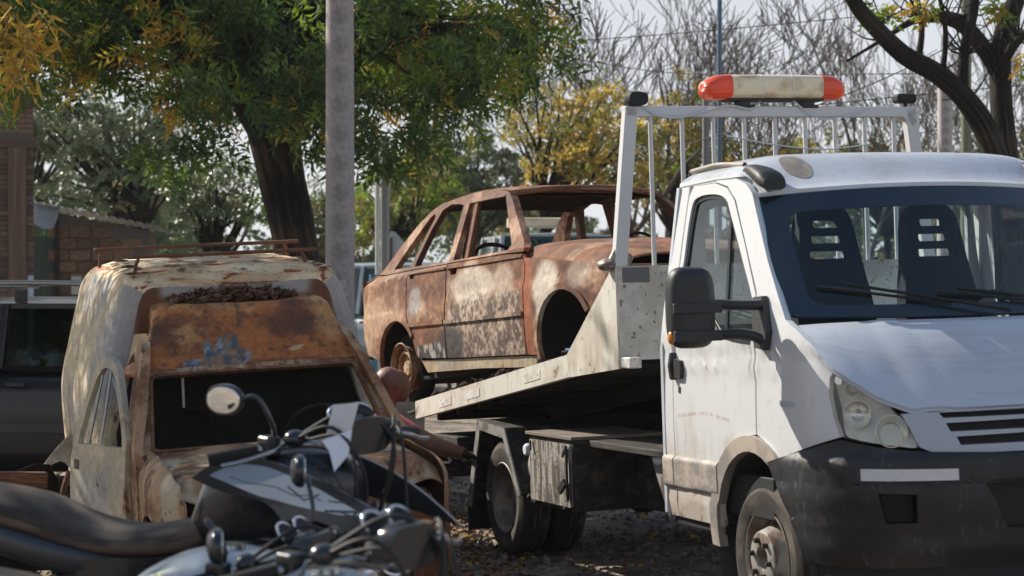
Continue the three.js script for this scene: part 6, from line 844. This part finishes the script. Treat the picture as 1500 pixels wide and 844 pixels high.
const bareG = [bareLimbs(171, { spread: 1.5, len: 2.3, rad: 0.11, lv: 6 }), bareLimbs(173, { spread: 1.3, len: 2.5, rad: 0.10, lv: 6 }), bareLimbs(175, { spread: 1.7, len: 2.0, rad: 0.12, lv: 6 })];
[[905, 36, 0, 0.2, 'leafless tree rising behind the golden tree'], [985, 44, 1, 1.1, 'leafless tree behind the blue lamp post'], [1090, 40, 2, 2.4, 'leafless tree behind the middle of the beacon bar'], [1190, 46, 0, 3.0, 'leafless tree behind the orange right end of the beacon bar'], [1260, 38, 1, 4.2, 'leafless tree between the beacon bar and the dark limbs'], [1345, 42, 2, 5.0, 'leafless tree behind the concrete utility pole with the coil'], [1440, 40, 0, 5.6, 'leafless tree behind the dark forked trunk'], [820, 48, 1, 0.7, 'leafless tree behind the edge of the large green tree']].forEach(([px, D, k, a, label]) => {
  const T = thing('bare_tree', label, 'tree', 'bare trees behind the tow truck'), c = PX(px, 400, D); T.position.set(c.x, groundY(c.x, c.z) - 0.05, c.z); T.rotation.y = a; mesh('trunk', bareG[k], M.barkGrey, T);
});
// dark tree with heavy bent limbs on the right
{
  const T = thing('dark_limbed_tree', 'dark tree with thick bent limbs beside the utility poles', 'tree'), r = rng(181), L = [];
  const q = (px, py, D, rr) => { const p = PX(px, py, D); return [p.x, p.y, p.z, rr]; };
  const g0 = PX(1478, 400, 20);
  L.push([[g0.x, groundY(g0.x, g0.z) - 0.1, g0.z, 0.24], q(1478, 330, 20, 0.17), q(1474, 230, 20, 0.15), q(1466, 140, 20.1, 0.12), q(1468, 60, 20.2, 0.11), q(1492, -10, 20.3, 0.10), q(1530, -90, 20.3, 0.06)]);
  L.push([q(1474, 300, 20, 0.14), q(1450, 205, 19.9, 0.125), q(1418, 150, 19.8, 0.115), q(1372, 108, 19.7, 0.10), q(1325, 82, 19.6, 0.095), q(1286, 45, 19.5, 0.085), q(1250, 2, 19.4, 0.075), q(1225, -60, 19.4, 0.05)]);
  L.push([q(1470, 120, 20.1, 0.09), q(1440, 70, 20.2, 0.085), q(1400, 30, 20.3, 0.08), q(1345, 28, 20.4, 0.04), q(1290, 60, 20.4, 0.02), q(1240, 90, 20.4, 0.012)]);
  L.push([q(1410, 140, 19.8, 0.06), q(1412, 80, 19.7, 0.05), q(1425, 20, 19.7, 0.05), q(1432, -40, 19.7, 0.04)]);
  L.push([q(1462, 110, 20, 0.05), q(1490, 60, 19.9, 0.05), q(1530, 30, 19.8, 0.04)]);
  L.push([q(1345, 92, 19.7, 0.035), q(1350, 40, 19.7, 0.03), q(1340, -20, 19.7, 0.02)]); L.push([q(1380, 112, 19.7, 0.03), q(1385, 50, 19.6, 0.026), q(1375, -10, 19.6, 0.02)]);
  for (let i = 0; i < 70; i++) { const b = L[1 + Math.floor(r() * 4)], s = b[1 + Math.floor(r() * (b.length - 2))]; const a = [s[0], s[1], s[2], 0.012], m = [s[0] + (r() - 0.5) * 0.5, s[1] + (r() - 0.1) * 0.45, s[2] + (r() - 0.5) * 0.5, 0.008], e = [m[0] + (r() - 0.5) * 0.5, m[1] + (r() - 0.2) * 0.5, m[2] + (r() - 0.5) * 0.4, 0.004]; L.push([a, m, e]); }
  mesh('trunk', limb(L), M.bark, T);
  crown(T, spray(6, 0.16, 0.10, 0.05, 15), M.leaf, [[1300, 12, 0.10], [1290, 25, 0.08], [1345, 8, 0.09], [1362, 16, 0.06], [1496, 85, 0.1], [1465, 8, 0.08]].map(c => ({ p: PX(c[0], c[1], 19.6), r: c[2] })), 6, [[0.6, pal.lime], [0.4, pal.yellow]], 183);
}
// far wood closing the view
{
  const r = rng(191), cl_ = [];
  for (let i = 0; i < 420; i++) { const x = -500 + 2600 * r(), D = 66 + 26 * r(), h = 0.4 + (3.6 + 1.6 * Math.sin(x * 0.011) + 1.0 * Math.sin(x * 0.031 + 1)) * r(); const p = PX(x, 400, D); p.y = h; cl_.push({ p, r: 0.9 + 0.8 * r() }); }
  const G = new THREE.Group(); const im = crown(G, bigClump, std({ roughness: 0.9 }), cl_, 18, [[0.75, pal.mid], [0.25, pal.olive]], 193, { size: 1.7 }); im.name = 'far_wood'; im.userData = { kind: 'stuff', label: 'far wood closing the view behind the yard' }; scene.add(im);
}
// leaf litter on the ground, and grass by the yard edge
{
  const r = rng(201), n = 9000, im = new THREE.InstancedMesh(leafGeo(0.075, 0.045, 0.3), std({ roughness: 0.85 }), n), m = new THREE.Matrix4(), q = new THREE.Quaternion(), e = new THREE.Euler(), c = new THREE.Color();
  for (let i = 0; i < n; i++) { let x = -4 + 8 * r(); if (x > 0.2 && r() < 0.75) x = -0.9 + 1.0 * r(); const z = -5 - 15 * r() * (0.4 + 0.6 * r()) - 2, k = 0.5 + 0.8 * r(); e.set(-Math.PI / 2 + (r() - 0.5) * 0.9, (r() - 0.5) * 0.9, r() * 6.28); q.setFromEuler(e); im.setMatrixAt(i, m.compose(new THREE.Vector3(x, groundY(x, z) + 0.022 + 0.012 * r(), z), q, new THREE.Vector3(k, k, k))); const t = r(); if (t < 0.06) c.setRGB(0.5, 0.32, 0.03); else if (t < 0.75) c.setRGB(0.14 + 0.1 * r(), 0.085 + 0.06 * r(), 0.055 + 0.03 * r()); else c.setRGB(0.28, 0.22, 0.16); im.setColorAt(i, c); }
  im.name = 'fallen_leaves'; im.userData = { kind: 'stuff', label: 'scattered dry brown and yellow leaves on the dirt' }; im.castShadow = im.receiveShadow = true; scene.add(im);
  const gn = 2200, stn = new THREE.InstancedMesh(new THREE.DodecahedronGeometry(0.02, 0), std({ color: lin(1, 1, 1), roughness: 0.95 }), gn);
  for (let i = 0; i < gn; i++) { const x = -2.2 + 4.6 * r(), z = -8 - 8 * r(), k = 0.4 + 1.1 * r() * r(); e.set(r() * 6, r() * 6, r() * 6); q.setFromEuler(e); stn.setMatrixAt(i, m.compose(new THREE.Vector3(x, groundY(x, z) + 0.006, z), q, new THREE.Vector3(k * 1.3, k * 0.8, k))); const g = 0.10 + 0.2 * r(); c.setRGB(g, g * 0.92, g * 0.84); stn.setColorAt(i, c); }
  stn.name = 'gravel'; stn.userData = { kind: 'stuff', label: 'loose grey gravel stones on the yard dirt' }; stn.castShadow = stn.receiveShadow = true; scene.add(stn);
  const bn = 5200, gr = new THREE.InstancedMesh(leafGeo(0.2, 0.012, 0.5).rotateZ(0).rotateY(-Math.PI / 2), M.leaf, bn);
  for (let i = 0; i < bn; i++) { const x = -2.4 + 5.5 * r(), z = -18.2 - 3.2 * r(), k = 0.5 + 0.8 * r(); e.set((r() - 0.5) * 0.7, r() * 6.28, (r() - 0.5) * 0.7, 'YXZ'); q.setFromEuler(e); gr.setMatrixAt(i, m.compose(new THREE.Vector3(x, groundY(x, z), z), q, new THREE.Vector3(k, k, k))); c.setRGB(0.14 + 0.08 * r(), 0.2 + 0.06 * r(), 0.03); gr.setColorAt(i, c); }
  gr.name = 'grass'; gr.userData = { kind: 'stuff', label: 'strip of sunlit green grass behind the tow truck' }; scene.add(gr);
}

// ---------------------------------------------------------------- poles, sign, wires
M.concrete = std({ roughness: 0.9, map: tex(512, 512, (s, t) => { const a = fbm(s * 6, t * 10, 951, 5, 2), b = fbm(s * 40, t * 40, 953, 3, 8), c = fbm(s * 20, t * 2, 957, 4, 2); let q = mixc([132, 126, 122], [168, 160, 156], ss(0.3, 0.7, a * 0.7 + b * 0.3)); return mixc(q, [98, 92, 88], ss(0.6, 0.72, fbm(s * 14, t * 20, 959, 4, 2)) * 0.5); }), bumpMap: tiled(bumpTile, 2), bumpScale: 0.004 });
M.concrete.map.repeat.set(1, 7); M.concrete.bumpMap.repeat.set(2, 14);
function pole(name, label, px, D, r0, r1, h, mat, n = 28) { const c = PX(px, 400, D), y = groundY(c.x, c.z) - 0.1; const t = thing(name, label, 'pole'); t.position.set(c.x, y, c.z); mesh('shaft', new THREE.CylinderGeometry(r1, r0, h, n, 12).translate(0, h / 2, 0), mat, t); return t; }
{
  const p = pole('concrete_pole', 'thick grey concrete utility pole behind the burnt van, paper scraps on it', 498, 18, 0.134, 0.11, 9, M.concrete);
  const paper = std({ roughness: 0.8, map: tex(64, 64, (s, t) => (fbm(s * 14, t * 14, 961, 3) > 0.56 ? [120, 118, 120] : [196, 196, 200])) });
  for (const [dx, dy, w, h, a] of [[0.03, 1.80, 0.07, 0.08, 0.1], [0.06, 1.72, 0.05, 0.05, -0.2], [0.01, 1.72, 0.04, 0.05, 0.3]]) mesh('paper_scrap', grid((s, t) => { const q = dx / 0.132 + (s - 0.5) * w / 0.132; return [0.1345 * Math.sin(q), dy + (t - 0.5) * h + a * (s - 0.5) * 0.05, 0.1345 * Math.cos(q)]; }, 6, 2), paper, p);
  for (const y of [3.2, 3.24, 5.1]) mesh('steel_band', new THREE.TorusGeometry(0.128 - y * 0.0022, 0.004, 5, 28).rotateX(Math.PI / 2).translate(0, y, 0), M.bikeMetal, p);
  const b = pole('lamp_post', 'thin blue painted lamp post behind the beacon bar', 1054, 25, 0.034, 0.026, 9, std({ color: lin(0.10, 0.17, 0.24), roughness: 0.5 }), 14);
  mesh('arm', tube([[0, 8.9, 0], [-0.2, 9.3, 0], [-0.9, 9.5, 0]], 0.022, 8), M.bikeMetal, b); mesh('lamp_head', bx(-1.35, -0.85, 9.44, 9.54, -0.09, 0.09, 0.03), M.bikeMetal, b);
  pole('grey_post', 'short grey steel post beside the blue lamp post', 1034, 25.5, 0.05, 0.045, 4.1, std({ color: lin(0.2, 0.21, 0.22), roughness: 0.6 }), 14);
  const u = pole('utility_pole', 'pale concrete utility pole with a black coil and meter box', 1384, 24, 0.10, 0.085, 4.25, std({ map: M.concrete.map, color: lin(1.3, 1.3, 1.3), roughness: 0.9 }), 20);
  mesh('meter_box', bx(-0.16, -0.05, 2.62, 2.92, 0.05, 0.16, 0.02), M.plastic, u); mesh('cable_coil', [0, 1, 2].map(k => new THREE.TorusGeometry(0.11 + 0.012 * k, 0.008, 6, 28).rotateY(0.3).scale(0.7, 1.25, 1).translate(-0.03 + 0.01 * k, 2.72, 0.16 + 0.015 * k)), M.cable, u);
  pole('mossy_pole', 'greenish wooden pole behind the dark forked trunk', 1415, 27, 0.075, 0.065, 8, std({ color: lin(0.19, 0.20, 0.13), roughness: 0.95, bumpMap: tiled(bumpTile, 2), bumpScale: 0.01 }), 16);
  const g = pole('galvanised_post', 'slim white post with a blue foot beside the grey pole', 553, 25, 0.03, 0.028, 3.4, std({ color: lin(0.66, 0.67, 0.66), roughness: 0.4 }), 14);
  mesh('blue_foot', new THREE.CylinderGeometry(0.055, 0.055, 1.85, 14).translate(-0.045, 0.93, 0.02), std({ color: lin(0.06, 0.25, 0.38), roughness: 0.5 }), g);
  pole('grey_pole', 'grey steel pole next to the slim white post', 564, 25.8, 0.06, 0.055, 3.6, std({ color: lin(0.22, 0.23, 0.24), roughness: 0.5 }), 16);
  const s = thing('road_sign', 'back of a white pointed road sign on a dark post', 'sign'); { const c = PX(577, 360, 24.6); s.position.set(c.x, groundY(c.x, c.z) - 0.05, c.z); const h = c.y - s.position.y; mesh('sign_plate', sheet([[-0.08, -0.17], [-0.08, 0.10], [-0.03, 0.18], [0.02, 0.16], [0.14, 0.02], [0.14, -0.17]], null, (a, b, t) => [a, h + b, -t * 0.006], {}), M.lightPlastic, s); mesh('sign_post', bx(-0.05, -0.015, 0, h + 0.1, 0.003, 0.03, 0.003), M.greyTape, s); }
  [['power_wire', 'thin overhead wire crossing from the green tree to the dark limbs', [[-8, 5.1, -30], [0, 4.75, -27], [6, 4.9, -24]]], ['power_wire', 'overhead wire sagging above the beacon bar to the utility pole', [[-4, 6.5, -32], [1.5, 4.55, -28], [5.08, 4.05, -24]]], ['power_wire', 'wire sloping down behind the orange beacon end', [[8, 6.2, -22], [4.2, 3.9, -22.5], [1.2, 3.0, -24.5]]], ['power_wire', 'wire running past the utility pole to the mossy pole', [[2.0, 3.6, -25], [5.0, 3.85, -24.3], [8, 4.1, -24]]], ['power_wire', 'lower wire between the utility pole and the lamp post', [[2.53, 3.35, -25], [3.8, 3.2, -24.5], [5.0, 3.4, -24]]]].forEach(([n, l, p]) => tag(mesh(n, tube(p, 0.006, 4, 30), M.cable), l, 'wire', 'overhead wires'));
}
// ---------------------------------------------------------------- brick building and shed on the left
{
  const bm = [[118, 94, 80], [132, 106, 90], [102, 84, 74], [124, 108, 96]].map((c, i) => std({ roughness: 0.92, map: tex(128, 64, (s, t) => { const k = 0.75 + 0.5 * fbm(s * 9, t * 5, 1001 + i, 4); return c.map(v => v * k); }) }));
  const B = thing('brick_building', 'tall dark brick building with a capped pilaster at the left edge', 'building'); const cor = PX(50, 400, 30); B.position.set(cor.x, groundY(cor.x, cor.z), cor.z); B.rotation.y = 0.26;
  const mortar = std({ color: lin(0.17, 0.15, 0.13), roughness: 0.95 });
  mesh('wall', bx(-6, -0.012, -0.2, 4.35, -2.5, -0.012, 0.005), mortar, B);
  mesh('cornice', [bx(-6, 0.05, 3.62, 3.76, -2.5, 0.06, 0.01), bx(-6, 0.02, 4.28, 4.42, -2.5, 0.03, 0.01)], bm[2], B);
  const r = rng(1011), bg = new RoundedBoxGeometry(0.235, 0.062, 0.03, 1, 0.004), hg = new RoundedBoxGeometry(0.115, 0.062, 0.03, 1, 0.004);
  for (let j = 0; j < 58; j++) { const y = 0.04 + j * 0.075; if (y > 3.56 && y < 3.8) continue; let x = -0.003 - (j % 2 ? 0 : 0.12); if (!(j % 2)) { const h = mesh('brick', hg, bm[Math.floor(r() * 4)], B); h.position.set(-0.062, y, -0.008 + 0.006 * r()); } for (let i = 0; i < 4; i++, x -= 0.247) { const m = mesh('brick', bg, bm[Math.floor(r() * 4)], B); m.position.set(x - 0.1175, y, -0.008 + 0.006 * r()); } }
  mesh('pilaster', bx(-0.37, -0.11, -0.1, 3.62, 0.008, 0.07, 0.006), bm[0], B);
  mesh('downpipe', rod([-0.05, 0, 0.06], [-0.05, 1.75, 0.06], 0.045), M.lightPlastic, B);
  const S = thing('shed', 'low brown block shed with corrugated sheet roof and green door', 'shed'), c = PX(84, 400, 33); S.position.set(c.x, groundY(c.x, c.z), c.z); S.rotation.y = 0.14;
  const H = x => 2.92 - 0.20 * (x + 0.35);
  mesh('wall', sheet([[-0.02, -0.1], [1.44, -0.1], [1.44, H(1.44) - 0.08], [-0.02, H(-0.02) - 0.08]], null, (a, b, t) => [a, b, -0.03 - t * 0.1], {}), mortar, S);
  mesh('side_wall', bx(1.36, 1.45, -0.1, H(1.45) - 0.1, -4, -0.04, 0.005), bm[0], S);
  const sg = new RoundedBoxGeometry(0.33, 0.17, 0.05, 1, 0.006), tone = [[118, 92, 72], [132, 106, 84], [104, 84, 70]].map((c2, i) => std({ roughness: 0.95, map: tex(64, 64, (s, t) => { const k = 0.7 + 0.5 * fbm(s * 8, t * 8, 1021 + i, 4); return c2.map(v => v * k * 1.15); }) }));
  for (let j = 0; j < 15; j++) for (let i = 0; i < 5; i++) { const x = 0.14 + i * 0.345 - (j % 2 ? 0.12 : 0), y = 0.05 + j * 0.185; if (x > 1.34 || y + 0.1 > H(x + 0.16) - 0.08) continue; const m = mesh('block', sg, tone[Math.floor(r() * 3)], S); m.position.set(x, y, -0.02 + 0.008 * r()); }
  mesh('vent', bx(0.22, 0.38, 1.45, 1.75, 0.0, 0.025, 0.004), M.bowl, S);
  const dm = std({ color: lin(0.045, 0.075, 0.06), roughness: 0.6 }); for (let i = 0; i < 4; i++) mesh('door_board', bx(-0.38 + i * 0.088, -0.297 + i * 0.088, -0.05, 2.4, -0.03, 0.0 + 0.008 * (i % 2), 0.006), dm, S);
  mesh('door_post', bx(-0.03, 0.03, -0.05, 2.75, 0.0, 0.05, 0.004), M.chassis, S);
  mesh('tarpaulin', sheet([[-0.40, 2.92], [0.05, 2.86], [0.02, 2.7], [-0.06, 2.52], [-0.2, 2.5], [-0.40, 2.62]], null, (a, b, t) => [a, b, 0.09 + 0.03 * Math.sin(a * 14) + 0.02 * Math.sin(b * 21) - t * 0.004], { edge: 0.05 }), std({ color: lin(0.36, 0.42, 0.50), roughness: 0.7 }), S);
  mesh('roof_sheet', grid((s, t) => { const x = mix(-0.5, 1.68, s), z = mix(0.22, -4, t); return [x, H(x) + 0.02 + 0.018 * Math.sin(x * 2 * Math.PI / 0.14) + 0.01 * n2(x * 3, z * 2, 5), z]; }, 130, 10, { crease: 80 }), std({ color: lin(0.42, 0.43, 0.43), metalness: 0.3, roughness: 0.45 }), S);
  // low wall and hedge line behind the van
  const W = thing('low_wall', 'low grey block wall behind the large tree trunk', 'wall'); { const p = PX(320, 400, 40); W.position.set(p.x, groundY(p.x, p.z), p.z); mesh('wall_face', bx(-4, 5, -0.1, 1.5, -0.1, 0.05, 0.01), M.concrete, W); mesh('coping', bx(-4.02, 5.02, 1.5, 1.57, -0.14, 0.09, 0.01), M.concrete, W); }
}
// ---------------------------------------------------------------- vehicles further back
function simpleCar(name, label, cat, px, D, yaw, o) {
  const C = thing(name, label, cat), p = PX(px, 400, D); setPose(C, [p.x, groundY(p.x, p.z), p.z], yaw, 0, 0);
  const { L, W, H, belt, paint, f0, f1, r0, r1 } = o;               // f0/f1: windscreen base and top x; r0/r1: rear base and top
  const lo = [[-L / 2, W * 0.92, 0.35, belt - 0.12], [-L / 2 + 0.1, W, 0.25, belt - 0.02], [r0, W, 0.22, belt], [0, W, 0.22, belt], [f0, W, 0.22, belt], [L / 2 - 0.25, W * 0.97, 0.24, o.hood ?? belt - 0.12], [L / 2, W * 0.86, 0.36, (o.hood ?? belt - 0.12) - 0.14]].map(s => [s[0], s[1] / 2, s[2], s[3], 5]);
  mesh('body', loft(lo, 32, 4), paint, C);
  const T = H, tw = W * 0.40, bw = W * 0.47;
  mesh('roof', sheet([[-1, 0], [1, 0], [1, 1], [-1, 1]], null, (a, b, t) => [mix(r1, f1, b), T - 0.05 + 0.05 * (1 - a * a) * Math.sin(Math.PI * (0.15 + 0.7 * b)) - t * 0.04, a * tw], { edge: 0.2 }), paint, C);
  const P = (x, y, s) => { const k = (y - belt) / (T - 0.05 - belt); return [x, y, s * mix(bw, tw, k)]; };
  for (const s of [1, -1]) {
    for (const [x0, x1] of [[f0, f1], [r0, r1], ...(o.pillars || []).map(x => [x, x])]) mesh('pillar', bar(P(x0, belt - 0.03, s), P(x1, T - 0.06, s), 0.07, 0.05, 0.01, [0, 0, 1]), o.pillarMat ?? paint, C);
    const xs = [r0, ...(o.pillars || []), f0], xt = [r1, ...(o.pillars || []), f1];
    for (let i = 0; i < xs.length - 1; i++) mesh('side_window', sheet([[xs[i] + 0.03, belt], [xs[i + 1] - 0.03, belt], [xt[i + 1] - 0.03, T - 0.08], [xt[i] + 0.03, T - 0.08]], null, (a, b, t) => { const q = P(a, b, s); return [q[0], q[1], q[2] - s * (0.012 + t * 0.004)]; }, { edge: 0.4 }), o.glass ?? M.glassDark, C);
    mesh('door_seam', (o.pillars || [0]).map(x => bx(x - 0.006, x + 0.006, 0.35, belt - 0.03, s * W / 2 - 0.004, s * W / 2 + 0.004, 0.0004)), M.black, C);
    for (const x of [L / 2 - 0.85, -L / 2 + 0.8]) { const w = mesh('wheel', wheelTurn(lathe([[0.2, -0.1], [0.31, -0.1], [0.33, -0.05], [0.33, 0.05], [0.31, 0.1], [0.2, 0.1]], 32), x, 0.33, s * (W / 2 - 0.08), s), M.rubberDark, C); mesh('rim', wheelTurn(lathe([[0.2, 0.02], [0.205, 0.1], [0.19, 0.095], [0.1, 0.06], [0.001, 0.07]], 24), x, 0.33, s * (W / 2 - 0.08), s), M.rim, w); }
    for (const x of (o.pillars || [0])) mesh('door_handle', bx(x + 0.08, x + 0.24, belt - 0.16, belt - 0.125, s * W / 2 - 0.01, s * W / 2 + 0.02, 0.01), M.plastic, C);
    mesh('side_moulding', bx(-L / 2 + 0.5, L / 2 - 0.6, 0.56, 0.64, s * W / 2 - 0.01, s * W / 2 + 0.018, 0.01), M.plasticGrey, C);
    mesh('headlight', ball([L / 2 - 0.09, (o.hood ?? belt - 0.12) - 0.14, s * W * 0.36], 0.09, 0.6, 0.9, 1.5), M.lens, C);
    mesh('wing_mirror', bx(f0 - 0.15, f0 - 0.02, belt + 0.02, belt + 0.18, s * W / 2 + (s > 0 ? 0.02 : -0.2), s * W / 2 + (s > 0 ? 0.2 : -0.02), 0.04), M.plastic, C);
  }
  mesh('windscreen', sheet([[-1, 0], [1, 0], [1, 1], [-1, 1]], null, (a, b, t) => [mix(f0, f1, b) + 0.08 * (1 - a * a) - t * 0.005, mix(belt, T - 0.06, b), a * mix(bw, tw, b) * 0.96], { edge: 0.3 }), o.glass ?? M.glassDark, C);
  mesh('rear_window', sheet([[-1, 0.03], [1, 0.03], [1, 1], [-1, 1]], null, (a, b, t) => [mix(r0, r1, b) - 0.03 * (1 - a * a) - t * 0.005, mix(belt, T - 0.06, b), a * mix(bw, tw, b) * 0.96], { edge: 0.3 }), o.glass ?? M.glassDark, C);
  mesh('cabin', bx(r0 + 0.15, f0 - 0.25, 0.5, belt + 0.05, -bw + 0.1, bw - 0.1, 0.05), M.seat, C);
  if (o.extra) o.extra(C);
  return C;
}
simpleCar('parked_tow_truck', 'white truck with its own beacon bar seen through the sedan windows', 'tow truck', 800, 27, 10, { L: 4.6, W: 1.98, H: 2.30, belt: 1.42, hood: 1.12, paint: M.whitePlain, f0: 1.75, f1: 1.2, r0: -0.3, r1: -0.25, pillars: [0.75], extra: C => { mesh('beacon_bar', loft([[-0.5, 0.07, 2.34, 2.46, 3], [-0.3, 0.085, 2.335, 2.47, 3.2], [0.3, 0.085, 2.335, 2.47, 3.2], [0.5, 0.07, 2.34, 2.46, 3]], 24, 3).rotateY(Math.PI / 2).translate(0.6, 0.02, 0.12), M.cream, C); for (const z of [-0.125, 0.375]) mesh('beacon_foot', bx(0.55, 0.65, 2.27, 2.36, z - 0.025, z + 0.025), M.plastic, C); mesh('clearance_lamp', ball([1.15, 2.25, -0.72], 0.06, 2, 0.8, 0.8), M.bumper, C); } });
simpleCar('parked_van', 'pale blue van half hidden behind the sedan rear door', 'van', 625, 30, 55, { L: 4.4, W: 1.8, H: 1.95, belt: 1.22, hood: 1.05, paint: M.bikePale, f0: 1.5, f1: 0.95, r0: -2.0, r1: -1.9, pillars: [0.5, -0.6] });
simpleCar('black_suv', 'black sport utility vehicle with roof rails parked behind the burnt van', 'car', 190, 16.8, 80, { L: 4.6, W: 1.85, H: 1.62, belt: 1.08, hood: 0.98, paint: phys({ color: lin(0.004, 0.005, 0.008), roughness: 0.4, clearcoat: 0.3, clearcoatRoughness: 0.1 }), f0: 1.25, f1: 0.55, r0: -2.05, r1: -1.85, pillars: [0.35, -0.75], glass: M.glassDark, extra: C => { for (const s of [1, -1]) { const r = mesh('roof_rail', tube([[0.35, 1.60, s * 0.68], [0.25, 1.68, s * 0.68], [-1.5, 1.68, s * 0.68], [-1.65, 1.60, s * 0.68]], 0.022, 8, 30), M.bikeMetal, C); mesh('rail_foot', bx(-0.7, -0.6, 1.58, 1.67, s * 0.68 - 0.02, s * 0.68 + 0.02), M.plastic, r); } mesh('cross_bar', [rod([-0.1, 1.70, -0.7], [-0.1, 1.70, 0.7], 0.018), rod([-1.1, 1.70, -0.7], [-1.1, 1.70, 0.7], 0.018)], M.bikeMetal, C); } });
// burnt front end of another wreck between the suv and the van
{
  const W = thing('wrecked_front', 'burnt rusty car front with a torn fender left of the burnt van', 'wreck'), p = PX(30, 640, 12.6); W.position.set(p.x, groundY(p.x, p.z), p.z); W.rotation.y = 0.35;
  mesh('cross_member', [bar([-0.9, 0.66, 0], [0.16, 0.62, 0.02], 0.09, 0.10, 0.015), bar([-0.9, 0.40, 0.02], [0.12, 0.36, 0.03], 0.08, 0.12, 0.015)], M.rust, W);
  mesh('inner_panel', sheet(smooth([[-0.9, 0.05, 1], [-0.9, 0.6, 1], [-0.2, 0.62], [0.2, 0.7], [0.26, 0.3], [0.2, 0.05, 1]], 3), [circ(-0.1, 0.48, 0.08, 14), circ(-0.6, 0.46, 0.1, 14)], (a, b, t) => [a, b, -0.12 + 0.05 * Math.sin(a * 8 + b * 5) - t * 0.01], { edge: 0.08 }), M.sootRust, W);
  mesh('torn_fender', sheet(smooth([[0.12, 0.62, 1], [0.22, 0.78], [0.34, 0.93], [0.46, 0.98, 1], [0.50, 0.50, 1], [0.36, 0.62], [0.26, 0.72]], 4), null, (a, b, t) => [a, b, -0.22 + 0.14 * Math.sin((a - 0.1) * 6) + 0.04 * Math.sin(b * 15) - t * 0.01], { edge: 0.05 }), M.vanPaint, W);
  mesh('engine_scrap', [bx(-0.8, -0.1, 0.0, 0.36, -0.6, -0.15, 0.06), rod([-0.8, 0.45, -0.4], [0.2, 0.5, -0.35], 0.03), bx(0.2, 0.7, 0.0, 0.22, -0.5, -0.1, 0.05)], M.soot, W);
  mesh('bent_strut', [tube([[0.16, 0.1, 0.02], [0.2, 0.35, 0.05], [0.26, 0.55, 0.0], [0.3, 0.66, -0.05]], 0.02, 6), tube([[0.05, 0.6, 0.06], [0.2, 0.45, 0.1], [0.4, 0.4, 0.05]], 0.014, 6)], M.rust, W);
}
scene.fog = new THREE.FogExp2(new THREE.Color(0.86, 0.88, 0.88), 0.0004);

renderer.render(scene, camera);
